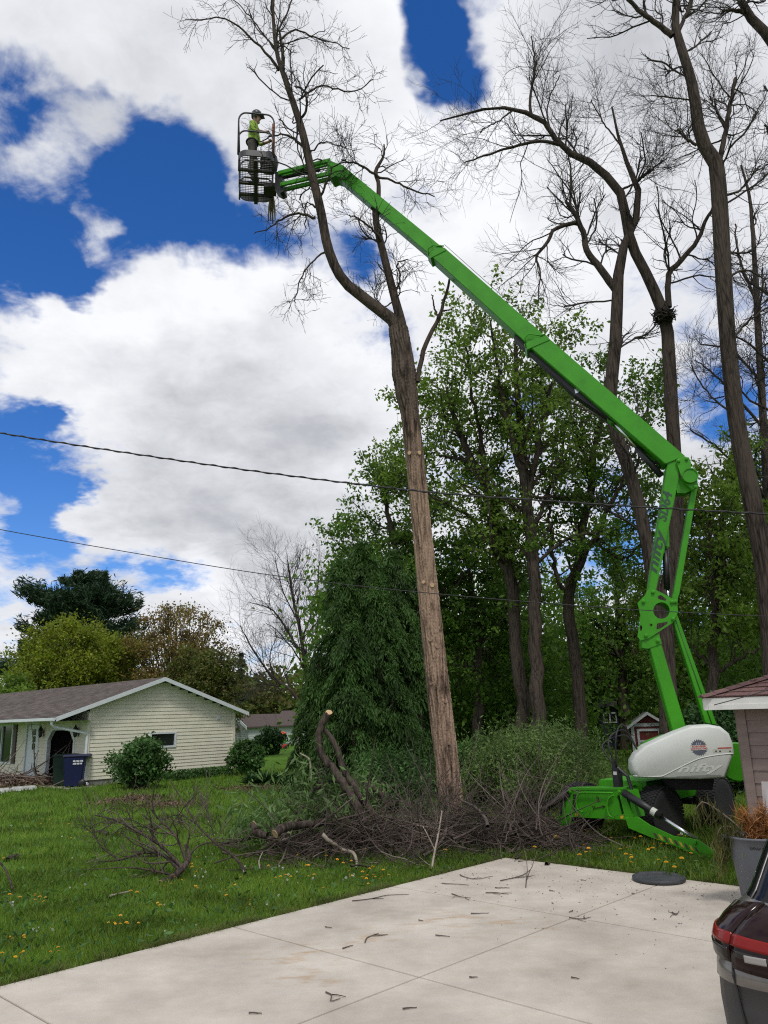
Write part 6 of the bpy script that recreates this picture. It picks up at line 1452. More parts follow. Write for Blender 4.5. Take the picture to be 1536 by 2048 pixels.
# ---- crowns of clumps for farther trees and shrubs
def crown_tree(name, label, px, py_base, py_top, half_w, Y, seed, leafm, cat='tree', trunk=True, clumps=130, per=90, leaf=.2, cr=.16, lowfrac=.12, group=None, shape=1.0, bark=BARK_DARK, hollow=.45, conic=0.0, aspect=.55, droop=.2, ground=True, depth=1.0):
    rng = np.random.default_rng(seed)
    b = at(px, py_base, Y); b[2] = 0; top = at(px, py_top, Y)[2]; s = pxm(Y, px, py_base); rw = half_w * s
    H_ = top; zc = H_ * (lowfrac + 1) / 2; rz = H_ * (1 - lowfrac) / 2
    root = thing(name, b, label, cat, group)
    u = unit(rng.normal(size=(clumps, 3))); rad = rng.uniform(hollow, 1, (clumps, 1)) ** .6
    c = u * rad; c[:, 2] = np.sign(c[:, 2]) * np.abs(c[:, 2]) ** shape
    f = 1 - conic * (c[:, 2] * .5 + .5)
    wob = 1 + .16 * np.sin(3 * np.arctan2(u[:, 1], u[:, 0]) + seed) + .18 * rng.normal(size=clumps)
    CC = np.stack([c[:, 0] * rw * f * wob, c[:, 1] * rw * f * depth, c[:, 2] * rz], 1) + b + Z * zc
    tb = []
    if trunk:
        P = np.array([b - Z * .1, b + Z * H_ * .3 + (.02 * rw, 0, 0), b + Z * H_ * .6, b + Z * H_ * .85]); R = np.array([.045, .035, .022, .008]) * H_ * .6
        tb.append(tube_np(*[q[None] for q in resample(P, R, 10)], 8))
    n = len(CC); st = np.stack([np.full(n, b[0]), np.full(n, b[1]), b[2] + np.clip((CC[:, 2]) * rng.uniform(.25, .6, n), .05, None)], 1)
    if trunk is False: st[:, 2] = 0; st[:, :2] += rng.normal(size=(n, 2)) * rw * .15
    mid = (st + CC) / 2 + rng.normal(size=(n, 3)) * rw * .06; BP = np.stack([st, mid, CC], 1); tb.append(tube_np(BP, np.tile(np.array([.012, .008, .004]) * H_ * .35, (n, 1)), 4))
    V, F = merge(tb); mesh_np('trunk' if trunk else 'stems', V, [F], bark, root)
    q = np.repeat(CC, per, 0); sc = rng.uniform(.6, 1.4, (clumps, 1)).repeat(per, 0)
    o = rng.normal(size=q.shape) * np.array([1, 1, .75]) * rw * cr * sc; C = q + o
    if ground: C[:, 2] = np.maximum(C[:, 2], .05)
    V, F = leaves_np(rng, C, leaf, aspect, droop, unit(o) * .8); mesh_np('crown' if trunk else 'foliage', V, [F], leafm, root)
    return root
LEAF_PINE = leaf_mat('needles_dark', [(.016, .040, .018), (.026, .056, .024), (.038, .072, .03)], .18)
LEAF_RED = leaf_mat('leaves_bronze', [(.16, .13, .03), (.22, .14, .045), (.12, .14, .025), (.24, .13, .05)], .4)
LEAF_OLIVE = leaf_mat('leaves_olive', [(.08, .11, .018), (.12, .115, .026), (.07, .13, .018), (.14, .11, .03)], .38)
LEAF_SHRUB = leaf_mat('leaves_shrub', [(.04, .105, .022), (.065, .155, .034), (.10, .20, .055), (.033, .08, .018)], .34)
LEAF_DK = leaf_mat('leaves_dark_shrub', [(.015, .05, .014), (.03, .08, .02), (.05, .105, .028)], .25)

crown_tree('maple_tree', 'rounded yellow-green maple behind the left end of the house roof', 133, 1450, 1232, 112, 56, 31, LEAF_YEL, clumps=300, per=150, leaf=.20, cr=.10, lowfrac=.1)
crown_tree('maple_tree', 'bronze and green maple behind the gable peak with thin crown top', 345, 1450, 1205, 108, 58, 32, LEAF_RED, clumps=260, per=75, leaf=.2, cr=.10, lowfrac=.1, hollow=.3)
crown_tree('maple_tree', 'olive rounded tree standing lower behind the right slope of the gable', 405, 1450, 1290, 75, 54, 33, LEAF_OLIVE, clumps=190, per=140, leaf=.2, cr=.12, lowfrac=.05)
crown_tree('small_tree', 'bright green bushy tree at the left edge above the roof', 15, 1450, 1345, 50, 48, 34, LEAF_MAPLE, clumps=80, per=90, leaf=.24, lowfrac=.05)
def pine(label, px, base, top, hw, Y, seed, n=46):
    rng = np.random.default_rng(seed); b = at(px, base, Y); b[2] = 0; H_ = at(px, top, Y)[2]; s = pxm(Y, px, base); rw = hw * s
    root = thing('pine_tree', b, label, 'tree')
    P = np.array([b - Z * .1, b + Z * H_ * .5, b + Z * H_ * .97]); tb = [tube_np(P[None], np.array([[.45, .3, .06]]), 8)]; C = []; D = []
    for k in range(n):
        t = rng.uniform(.3, 1.0); a = rng.uniform(0, 2 * math.pi); ln = rw * (1.0 - .72 * max(0, (t - .68) / .32) ** 1.4) * rng.uniform(.6, 1.1)
        d = np.array([math.cos(a), math.sin(a), 0]); p0 = b + Z * H_ * t; p1 = p0 + d * ln * .6 + Z * ln * .04; p2 = p0 + d * ln + Z * ln * rng.uniform(.05, .25)
        Q, R = resample([p0, p1, p2], [.12, .07, .03], 8); tb.append(tube_np(Q[None], R[None], 4))
        m = int(1000 * ln / rw) + 150; i = rng.uniform(.3, 1, m) * 7; j_ = i.astype(int).clip(0, 6); w = (i - j_)[:, None]; q = Q[j_] * (1 - w) + Q[j_ + 1] * w
        fan = (i / 7)[:, None] * rng.uniform(-1, 1, (m, 1)) * ln * .33; q = q + np.array([-d[1], d[0], 0]) * fan + Z * np.abs(rng.normal(size=(m, 1))) * .38 * ln / rw * 2
        C.append(q); D.append(np.tile(d + Z * .6, (m, 1)))
    V, F = merge(tb); mesh_np('trunk', V, [F], BARK_DARK, root)
    C = np.concatenate(C); D = np.concatenate(D); V, F = leaves_np(rng, C, .6, .2, 0, D, .7); mesh_np('crown', V, [F], LEAF_PINE, root)
pine('big dark pine with flat layered boughs behind the left maple', 145, 1450, 1150, 135, 78, 41, 95)
def spruce(label, px, base, top, hw, Y, seed):
    rng = np.random.default_rng(seed); b = at(px, base, Y); b[2] = 0; H_ = at(px, top, Y)[2]; rw = hw * pxm(Y, px, base)
    root = thing('spruce_tree', b, label, 'tree'); mesh_np('trunk', *(lambda V, F: (V, [F]))(*tube_np(np.array([[b, b + Z * H_ * .97]]), np.array([[.25, .03]]), 7)), BARK_DARK, root)
    n = 9000; t = rng.uniform(.05, 1, n) ** .8; a = rng.uniform(0, 2 * math.pi, n); lay = (np.floor(t * 17) + .5) / 17; tt = lay + (t - lay) * .45
    r = rw * (1.02 - tt) * rng.uniform(.2, 1, n); d = np.stack([np.cos(a), np.sin(a), -np.full(n, .35)], 1); C = b + np.stack([np.cos(a) * r, np.sin(a) * r, tt * H_ - r * .25], 1)
    V, F = leaves_np(rng, C, .5, .22, 0, d * 1.5, .5); mesh_np('crown', V, [F], LEAF_PINE, root)
spruce('narrow dark spruce far behind the right end of the cream house', 480, 1450, 1305, 22, 80, 42)

def far_bare(label, limbs, Y, seed):
    bare_tree('bare_tree', label, limbs, Y, seed, [dict(k=16, k0=18, tt0=.25, t0=.1, ang=(20, 60), len=(1.5, 4.5), rr=.4, rmax=.06, w=.16, trop=(0, 0, .5)), dict(k=6, len=(.8, 2.2), trop=(0, 0, .35)), dict(k=3, len=(.5, 1.4), trop=(0, 0, .3))], BARK_DARK, group='bare trees far behind the house')
far_bare('bare tree with fine upright twigs left of the dark evergreen', [[(620, 1450, 16), (612, 1350, 12), (600, 1260, 10), (585, 1190, 7), (575, 1120, 3)], [(612, 1330, 8), (580, 1270, 6), (545, 1220, 4), (500, 1205, 2)], [(604, 1280, 6), (630, 1200, 4), (640, 1120, 2)], [(600, 1250, 5), (565, 1180, 3), (550, 1120, 2)], [(615, 1350, 6), (640, 1260, 4), (660, 1160, 2)]], 46, 51)
far_bare('low bare tree leaning left above the far shed', [[(615, 1450, 12), (590, 1390, 10), (560, 1365, 7), (530, 1335, 5), (500, 1290, 3), (480, 1250, 2)], [(575, 1375, 5), (545, 1370, 4), (510, 1368, 2)], [(545, 1352, 4), (540, 1310, 3), (555, 1270, 2)]], 44, 52)

# ---- the dark evergreen: drooping sprays on several leaders
def cedar():
    rng = np.random.default_rng(7); b = gp(735, 1592); b[2] = 0; Y = b[1]; s = pxm(Y, 735, 1500)
    root = thing('cedar_tree', b, 'big dark green cedar with drooping sprays left of the dead trunk', 'tree')
    C, D, tb = [], [], []
    for (px, top, hw, dy) in ((735, 1080, 108, 0), (690, 1120, 92, -.4), (800, 1095, 95, .3), (765, 1150, 80, -.8), (850, 1150, 70, .6), (640, 1300, 62, -.9), (845, 1260, 60, -.3), (710, 1250, 90, -1.5), (790, 1330, 80, -1.4)):
        a0 = at(px, 1590, Y + dy); a0[2] = 0; H_ = at(px, top, Y + dy)[2]; rw = hw * s
        tb.append(tube_np(np.array([[a0 - Z * .1, a0 + Z * H_ * .5, a0 + Z * H_ * .97]]), np.array([[.14, .09, .02]]), 7))
        nb = int(205 * H_ / 6 * hw / 90)
        t = rng.uniform(.02, 1, nb) ** 1.1; a = rng.uniform(0, 2 * math.pi, nb); r = rw * (1.04 - t) ** .74 * rng.uniform(.5, 1.28, nb)
        for k in range(nb):
            d = np.array([math.cos(a[k]), math.sin(a[k]), 0]); c = a0 + d * r[k] + Z * (t[k] * H_)
            m = 150; w = rng.uniform(0, 1, (m, 1)); sk = rng.uniform(.6, 1.7); ln = .24 * sk * rw / 1.2
            q = c + d * (w - .5) * ln * 1.7 + np.array([-d[1], d[0], 0]) * rng.normal(size=(m, 1)) * .09 * sk + Z * (-.40 * sk * w ** 2 + rng.normal(size=(m, 1)) * .05)
            C.append(q); D.append(np.tile(d * .7, (m, 1)) - Z * (0.3 + 1.3 * w))
    V, F = merge(tb); mesh_np('trunk', V, [F], BARK_DARK, root)
    V, F = leaves_np(rng, np.concatenate(C), .125, .24, 0, np.concatenate(D), .5)
    mesh_np('crown', V, [F], leaf_mat('cedar_sprays', [(.03, .078, .014), (.045, .105, .02), (.07, .14, .026), (.036, .088, .016)], .28), root)
cedar()

# ---- understorey and shrubs
crown_tree('willow_shrub', 'large arching pale olive shrub between the dead trunk and the lift', 1085, 1650, 1448, 140, 18.5, 61, leaf_mat('leaves_willow', [(.09, .16, .035), (.14, .22, .06), (.105, .18, .045), (.19, .26, .09)], .4), 'shrub', False, 230, 95, .085, .12, .02, aspect=.28, droop=.5)
crown_tree('leafy_shrub', 'leafy green shrub left of the dead trunk base beside the cedar', 790, 1640, 1500, 85, 18.5, 62, LEAF_SHRUB, 'shrub', False, 110, 80, .085, .14, .02, aspect=.4, droop=.4)
crown_tree('leafy_shrub', 'green shrub just right of the dead trunk under the taller trees', 965, 1640, 1470, 55, 19.5, 63, LEAF_SHRUB, 'shrub', False, 90, 80, .085, .14, .02, aspect=.4, droop=.4)
crown_tree('leafy_shrub', 'dark shrub between the white canopy and the garage', 1470, 1600, 1400, 90, 20, 65, LEAF_DK, 'shrub', False, 150, 90, .1, .15, .02)
crown_tree('round_shrub', 'rounded shrub in front of the cream gable left of its window', 277, 1580, 1478, 50, 26.8, 66, LEAF_SHRUB, 'shrub', False, 130, 70, .12, .14, .12, hollow=.6)
crown_tree('round_shrub', 'shrub at the right end of the cream gable wall', 495, 1553, 1481, 30, 32, 67, LEAF_SHRUB, 'shrub', False, 90, 70, .13, .16, .05, hollow=.6)
crown_tree('round_shrub', 'round clipped shrub farther back beside the toy', 538, 1509, 1456, 24, 48.5, 68, LEAF_DK, 'shrub', False, 90, 70, .16, .15, .05, hollow=.7)
def far_wood():
    rng = np.random.default_rng(77); C = []; S_ = []
    for k in range(230):
        x = rng.uniform(-75, 80); y = rng.uniform(92, 120); h = rng.uniform(4, 9) + (4 if x > 5 else 0); w = rng.uniform(3, 6); m = 420
        C.append(np.array([x, y, 0]) + rng.normal(size=(m, 3)) * np.array([w * .5, w * .5, 0]) + Z * (rng.uniform(0, 1, (m, 1)) ** .8 * h))
    C = np.concatenate(C); V, F = leaves_np(rng, C, .75, .6, .1)
    tag(mesh_np('far_woodland', V, [F], LEAF_OLIVE), 'far-off belt of mixed trees along the horizon', 'woodland', kind='stuff')
    # shaded thicket under the tall trees on the right
    C = []
    for k in range(520):
        x = rng.uniform(-3, 28); y = rng.uniform(33, 48); h = rng.uniform(2.5, 10.5); m = 240
        if 8.2 < x < 14.0 and y < 41.5: continue
        C.append(np.array([x, y, 0]) + rng.normal(size=(m, 3)) * np.array([.9, .9, .4]) + Z * (rng.uniform(0, 1, (m, 1)) * h))
    V, F = leaves_np(rng, np.concatenate(C), .28, .55, .15)
    tag(mesh_np('thicket', V, [F], LEAF_DEEP), 'dense shaded undergrowth below the tall trees at the right', 'undergrowth', kind='stuff')
far_wood()
# ================================================================== lawn growth, brush and litter
rngG = np.random.default_rng(99)
def in_drive(P, pad=.0):
    q = P - Q0; u = q @ DU; v = q @ DV
    return (u < US[-1] + pad) & (v < VS[0] + pad)
def grass():
    n = 330000; Y = 5.5 / (1 - rngG.uniform(0, 1, n) * (1 - 5.5 / 40)); X = rngG.uniform(-.56, .60, n) * Y
    P = np.stack([X, Y, 0 * X], 1); keep = ~in_drive(P, -.015); q = P - HA; keep &= ~((q @ HG > -.1) & (q @ HH > -.1)); P = P[keep]; n = len(P)
    edge = in_drive(P, .12)
    patch = .5 + .5 * np.sin(P[:, 0] * 1.7 + np.sin(P[:, 1] * 1.3) * 2) * np.cos(P[:, 1] * 1.1 + P[:, 0] * .6)
    right = P[:, 0] > .5
    pn = np.sin(P[:, 0] * 4.1 + 2 * np.sin(P[:, 1] * 2.3)) + np.sin(P[:, 1] * 5.2 + 1.7 * np.sin(P[:, 0] * 3.1)) + rngG.normal(size=n) * .8
    kp = pn > -1.7; P = P[kp]; patch = patch[kp]; right = right[kp]; pn = pn[kp]; n = len(P)
    h = rngG.uniform(.028, .068, n) * (1 + .5 * patch) * np.where(right, 1.6, 1.0) * np.where(pn > 1.5, 1.55, 1.0); wd = np.clip(.0035 * P[:, 1] / 8, .003, .02)
    h = h * np.clip(P[:, 1] / 14, .9, 1.5)
    a = rngG.uniform(0, 2 * math.pi, n); l = rngG.normal(size=(n, 2)) * .35
    side = np.stack([np.cos(a), np.sin(a), 0 * a], 1) * wd[:, None]; tip = P + np.stack([l[:, 0] * h, l[:, 1] * h, h], 1); mid = P + np.stack([l[:, 0] * h * .35, l[:, 1] * h * .35, h * .55], 1)
    V = np.stack([P - side, P + side, mid + side * .8, tip, mid - side * .8], 1).reshape(-1, 3); i = np.arange(n)[:, None] * 5
    F5 = i + np.arange(5)[None]
    gm = leaf_mat('grass_blades', [(.08, .168, .016), (.12, .22, .022), (.16, .265, .03), (.21, .26, .055), (.09, .19, .018)], .42, clump=.9)
    tag(mesh_np('grass', V, [F5], gm), 'short green lawn grass between the driveway and the houses', 'grass', kind='stuff')
    # ragged fringe hanging over the slab edge
    n = 26000; sL_ = rngG.uniform(-6, 2.4, n); edgeP = np.where((rngG.uniform(size=n) < .68)[:, None], Q0 + DU * sL_[:, None] + DV * (VS[0] + np.abs(rngG.normal(size=n)) * .05)[:, None], Q0 + DU * (US[-1] + np.abs(rngG.normal(size=n)) * .05)[:, None] + DV * rngG.uniform(-1.2, 2.57, n)[:, None])
    clump = .5 + .5 * np.sin(edgeP[:, 0] * 9 + 3 * np.sin(edgeP[:, 1] * 4)); h = rngG.uniform(.02, .075, n) * (.4 + clump); l = rngG.normal(size=(n, 2)) * .8; a = rngG.uniform(0, 2 * math.pi, n); side = np.stack([np.cos(a), np.sin(a), 0 * a], 1) * .0032; tip = edgeP + np.stack([l[:, 0] * h, l[:, 1] * h, h], 1)
    V = np.stack([edgeP - side, edgeP + side, tip], 1).reshape(-1, 3); tag(mesh_np('edge_grass', V, [np.arange(n * 3).reshape(-1, 3)], leaf_mat('edge_blades', [(.09, .11, .03), (.12, .17, .03), (.16, .14, .06), (.07, .13, .02)], .3)), 'ragged drier grass fringe along the driveway edge', 'grass', kind='stuff')
    # broad leaved weeds, thicker by the lift and the driveway edge
    n = 16000; Y = 6 / (1 - rngG.uniform(0, 1, n) * (1 - 6 / 20)); X = rngG.uniform(-.5, .6, n) * Y; P = np.stack([X, Y, 0 * X + .03], 1); P = P[~in_drive(P, .02)]
    P = P[(rngG.uniform(size=len(P)) < np.where(P[:, 0] > .6, 1.0, .35))]; P[:, 2] += rngG.uniform(0, .07, len(P))
    V, F = leaves_np(rngG, P, .075, .38, -.3); tag(mesh_np('lawn_weeds', V, [F], LEAF_SHRUB), 'broad leaved weeds growing through the lawn and by the lift', 'weeds', kind='stuff')
grass()

def dandelions():
    pet = mat('dandelion_yellow', (.72, .42, .015), .7); fluff = mat('dandelion_seed', (.55, .56, .52), .9); stem = mat('dandelion_stem', (.10, .16, .04), .7)
    protos = []
    for kind in (0, 1):
        for v in range(3):
            mb = MB(); h = .13 + .045 * v; b = np.array([.012 * v, .01 * (v - 1), 0]); mb.m = 0; mb.tube([(0, 0, 0), tuple(b * .5 + Z * h * .5), tuple(b + Z * h)], .0035, 4); mb.m = 1
            c = b + Z * h
            if kind == 0:
                for ring, (r0, zz, m) in enumerate(((.026, .004, 14), (.019, .010, 11), (.010, .014, 7))):
                    for k in range(m):
                        a = 2 * math.pi * k / m + ring * .3; d = np.array([math.cos(a), math.sin(a), 0]); t = np.array([-d[1], d[0], 0]); mb.add([c + d * .003 - t * .003 + Z * zz * .5, c + d * .003 + t * .003 + Z * zz * .5, c + d * r0 + t * .0045 + Z * zz, c + d * r0 - t * .0045 + Z * zz], [(0, 1, 2, 3)])
            else:
                rr = random.Random(v)
                for k in range(46):
                    d = unit(np.array([rr.gauss(0, 1), rr.gauss(0, 1), rr.gauss(0, 1) + .3])); t = unit(np.cross(d, (.3, .2, 1))); mb.add([c + d * .004, c + d * .024 - t * .004, c + d * .027, c + d * .024 + t * .004], [(0, 1, 2, 3)])
            o = mb.build('dandelion', [stem, fluff if kind else pet], None, (0, 0, 0), recalc=False); protos.append(o.data); bpy.data.objects.remove(o)
    reg = [ # photo survey: patch x0,y0,x1,y1, yellow count, seed head count, where it is
        (560, 1690, 780, 1790, 46, 10, 'in the grass in front of the brush heap'), (380, 1660, 600, 1780, 24, 20, 'in the grass right of the fallen branch'), (0, 1740, 120, 1960, 20, 7, 'in the near left corner of the lawn'), (120, 1770, 380, 1880, 16, 5, 'in the grass below the fallen branch'), (1170, 1690, 1420, 1756, 42, 2, 'in the weeds under the right outrigger of the lift'), (300, 1780, 560, 1830, 10, 4, 'beside the left edge of the driveway'), (0, 1640, 180, 1740, 8, 5, 'at the left edge of the lawn below the mulch bed'), (780, 1690, 930, 1725, 12, 1, 'between the dead trunk and the driveway'), (180, 1640, 420, 1700, 4, 6, 'among the twigs of the fallen branch'), (1060, 1700, 1180, 1726, 6, 1, 'at the back edge of the driveway left of the outrigger')]
    rr = random.Random(17)
    for x0, y0, x1, y1, ny, nw, where in reg:
        for kind, cnt in ((0, ny), (1, nw)):
            done = 0; tries = 0
            while done < cnt and tries < 600:
                tries += 1
                if rr.random() < .5 and done: cx, cy = lx + rr.gauss(0, 14), ly + rr.gauss(0, 6)
                else: cx, cy = rr.uniform(x0, x1), rr.uniform(y0, y1)
                p = gp(cx, cy)
                if in_drive(p[None], .06)[0]: continue
                lx, ly = cx, cy; done += 1
                o = bpy.data.objects.new('dandelion', protos[kind * 3 + rr.randrange(3)]); COL.objects.link(o)
                k = rr.uniform(.5, .85) * (1.5 if p[0] > 2 else 1.1 if p[1] > 10 else .95) * (.75 if kind else 1); o.location = p; o.rotation_euler = (rr.gauss(0, .15), rr.gauss(0, .15), rr.uniform(0, 6)); o.scale = (k, k, k)
                if kind: tag(o, 'white dandelion seed head ' + where, 'dandelion', 'dandelion seed heads ' + where)
                else: tag(o, 'yellow dandelion flower ' + where, 'dandelion', 'yellow dandelions ' + where)
dandelions()

# ---- brush pile
BRUSH = leaf_mat('brush_bark', [(.04, .029, .024), (.075, .056, .047), (.115, .09, .078), (.06, .044, .036), (.17, .14, .12)], .0, .9)
PALE = mat('peeled_wood', (.27, .225, .18), .8, var=.3, vscale=9)
def sticks(rng, n, cfun, zfun, ln, r0, npt=9, bend=.42, tilt=.2):
    c = cfun(rng, n); a = rng.uniform(0, 2 * math.pi, n); L_ = rng.uniform(*ln, n); d = unit(np.stack([np.cos(a), np.sin(a) * .7, rng.normal(size=n) * tilt], 1)); P = np.empty((n, npt, 3)); p = c - d * L_[:, None] / 2; p[:, 2] = zfun(rng, c)
    bnd = rng.normal(size=(n, 3)) * bend
    for k in range(npt):
        P[:, k] = p; d = unit(d + bnd / npt * 3 + rng.normal(size=d.shape) * .09); p = p + d * (L_ / (npt - 1))[:, None]
    P[..., 2] = np.maximum(P[..., 2], .012); R = rng.uniform(*r0, n)[:, None] * np.linspace(1, .35, npt)[None]
    return P, R
def brush_pile():
    rng = np.random.default_rng(55)
    a, b, c2 = gp(560, 1700), gp(760, 1716), gp(1040, 1700)
    def mound(P):      # height of the heap at a spot
        x = P[:, 0]; y = P[:, 1]; xc = np.interp(x, [-2.6, -1.2, .6, 2.0, 2.9], [13.9, 13.3, 13.1, 13.5, 13.9]); hh = np.interp(x, [-2.6, -1.4, -.2, 1.6, 2.6, 3.2], [.1, .36, .54, .60, .42, .15]); return hh * np.exp(-((y - xc) / .95) ** 2)
    cf = lambda r, n: np.stack([np.where(r.uniform(size=n) < .85, r.uniform(-1.9, 2.5, n), r.uniform(2.0, 3.1, n)), np.clip(13.45 + r.normal(size=n) * .58, 12.3, 14.8), np.zeros(n)], 1)
    zf = lambda r, c: r.uniform(.02, 1, len(c)) * mound(c)
    G = []
    for n, ln, r0, s in ((1050, (.4, 1.3), (.004, .009), 4), (260, (.8, 2.0), (.007, .015), 5), (45, (1.0, 2.0), (.014, .034), 7)):
        P, R = sticks(rng, n, cf, zf, ln, r0); G.append((P, R, s))
        if s < 6:
            P2, R2 = spawn(rng, P, R, 3 if s == 5 else 2, .2, 1, (20, 55), (.2, .6), .65, 5, .2, (0, 0, .15), .004); P2[..., 2] = np.maximum(P2[..., 2], .01); G.append((P2, R2, 3))
    V, F = merge([tube_np(*g) for g in G]); tag(mesh_np('brush_pile', V, [F], BRUSH), 'long tangled heap of cut grey-brown branches around the dead trunk', 'brush pile', kind='stuff')
    P, R = sticks(rng, 220, lambda r, n: np.stack([r.uniform(-1.6, 2.9, n), r.uniform(13.6, 15.2, n), np.zeros(n)], 1), lambda r, c: r.uniform(.1, .9, len(c)), (.6, 1.6), (.004, .008), tilt=.8); V, F = tube_np(P, R, 3)
    tag(mesh_np('standing_twigs', V, [F], BRUSH), 'thin upright twigs sticking out behind the brush heap', 'twigs', kind='stuff')
    # green leafy cut branches in the heap
    C = []; 
    for (px, py, Y, r_) in ((610, 1585, 13.8, .55), (560, 1630, 13.7, .4), (690, 1580, 14.2, .35), (515, 1655, 13.8, .25), (640, 1625, 13.7, .35), (850, 1630, 15.0, .35)):
        c = at(px, py, Y); C.append(c + rng.normal(size=(520, 3)) * np.array([r_, .3, r_ * .5]))
    C = np.concatenate(C); C[:, 2] = np.maximum(C[:, 2], .05); V, F = leaves_np(rng, C, .15, .24, .5)
    tag(mesh_np('wilting_leaves', V, [F], leaf_mat('leaves_cut', [(.10, .19, .05), (.16, .25, .09), (.08, .15, .035)], .38)), 'pale green leaves of cut boughs lying on the left of the brush heap', 'leaves', kind='stuff')
brush_pile()

def log(name, label, pts, r, Y, cat='log', cut=(True, True), m=None, kids=(), group=None, sides=12):
    P = []
    for q in pts: P.append(at(q[0], q[1], q[2] if len(q) > 2 else Y))
    P = np.array(P); P[:, 2] = np.maximum(P[:, 2], .02); rr = np.interp(np.linspace(0, 1, len(P)), np.linspace(0, 1, len(r)), r)
    Q, R = resample(P, rr, max(10, 5 * len(P))); base = Q[np.argmin(Q[:, 2])].copy(); root = thing(name, base, label, cat, group)
    rg = np.random.default_rng(int(abs(pts[0][0] * 7 + pts[0][1]))); Q = Q + rg.normal(size=Q.shape) * R[:, None] * .12
    V, F = tube_np(Q[None], R[None], sides); mesh_np('bark', V, [F], m or BARK_GREY, root, smooth=True)
    for e, end in zip(cut, (0, -1)):
        if not e: continue
        d = unit(Q[0] - Q[1]) if end == 0 else unit(Q[-1] - Q[-2]); mb = MB(); mb.lathe(Q[end] - d * .004, d, [(R[end] * 1.0, 0), (R[end] * .97, .008)], sides); mb.build('cut_end', CUTW, root)
    T = []
    for (pp, r0) in kids:
        A = np.array([at(x, y, yy) for x, y, yy in pp]); A[:, 2] = np.maximum(A[:, 2], .012); T.append(resample(A, np.linspace(r0 * 1.3, max(.005, r0 * .4), len(A)), 12))
    if T:
        V, F = merge([tube_np(p[None], r_[None], 6) for p, r_ in T]); mesh_np('branch', V, [F], m or BRUSH, root)
        P0 = np.stack([p for p, _ in T]); R0 = np.stack([r_ for _, r_ in T]); P1, R1 = spawn(rg, P0, R0, 9, .15, 1, (25, 65), (.25, .9), .6, 7, .2, (0, 0, .3), .005); P2, R2 = spawn(rg, P1, R1, 4, .2, 1, (25, 60), (.15, .45), .7, 4, .2, (0, 0, .2), .0045)
        for q in (P1, P2): q[..., 2] = np.maximum(q[..., 2], .008)
        V, F = merge([tube_np(P1, R1, 4), tube_np(P2, R2, 3)]); mesh_np('twigs', V, [F], BRUSH, root)
    return root
log('cut_limb', 'crooked cut limb arching high out of the brush heap with a pale sawn end', [(659, 1424, 13.8), (648, 1440, 13.8), (640, 1462, 13.8), (637, 1488, 13.8), (645, 1512, 13.8), (662, 1532, 13.7), (682, 1560, 13.6), (705, 1595, 13.5), (725, 1640, 13.4)], [.062, .058, .06, .065, .07], 13.8, 'limb', (True, False), BARK_DARK)
log('cut_limb', 'second cut limb forking beside the arching one in the brush heap', [(644, 1455, 13.85), (664, 1478, 13.8), (676, 1505, 13.8), (688, 1540, 13.8), (712, 1580, 13.7), (760, 1650, 13.5)], [.035, .05, .055, .06], 13.8, 'limb', (False, False), BARK_DARK)
log('cut_limb', 'short grey limb slanting out to the right behind the arching limb', [(732, 1568, 14.2), (752, 1580, 14.1), (772, 1602, 14.0), (775, 1606, 14.0)], [.05, .05, .045], 14, 'limb', (False, True))
log('log', 'thick sawn log end facing out at the left of the brush heap', [(551, 1668, 12.4), (566, 1656, 12.55), (600, 1650, 12.9), (680, 1640, 13.6)], [.066, .066, .06, .05], 13.3, 'log', (True, False), BARK_DARK)
log('log', 'thinner upright sawn stub just left of the thick log end', [(507, 1648, 12.8), (512, 1664, 12.75), (535, 1672, 12.7)], [.055, .055, .05], 13.8, 'log', (True, False), BARK_DARK)
log('log', 'long straight pale limb lying across the lawn left of the brush heap', [(440, 1690, 13.6), (500, 1675, 13.8), (560, 1655, 14.0), (625, 1636, 14.2)], [.02, .035, .05], 13.8, 'log', (False, False), BARK_GREY)
log('peeled_branch', 'pale peeled branch dipping out of the front of the heap onto the grass', [(644, 1668, 12.5), (660, 1683, 12.45), (684, 1698, 12.6), (706, 1706, 12.4), (714, 1725, 12.2), (712, 1752, 11.9)], [.03, .028, .024, .016], 12.5, 'branch', (False, False), PALE)
log('peeled_branch', 'tall thin pale stick standing in front of the trunk base at the driveway edge', [(884, 1622, 12.6), (878, 1660, 12.3), (870, 1700, 12.0), (864, 1740, 11.7), (863, 1762, 11.6)], [.010, .014, .016, .018], 12.2, 'branch', (False, False), PALE, [([(870, 1700, 12.0), (850, 1660, 12.1), (838, 1640, 12.2)], .009), ([(865, 1735, 11.8), (848, 1722, 11.8), (838, 1714, 11.8)], .008)])
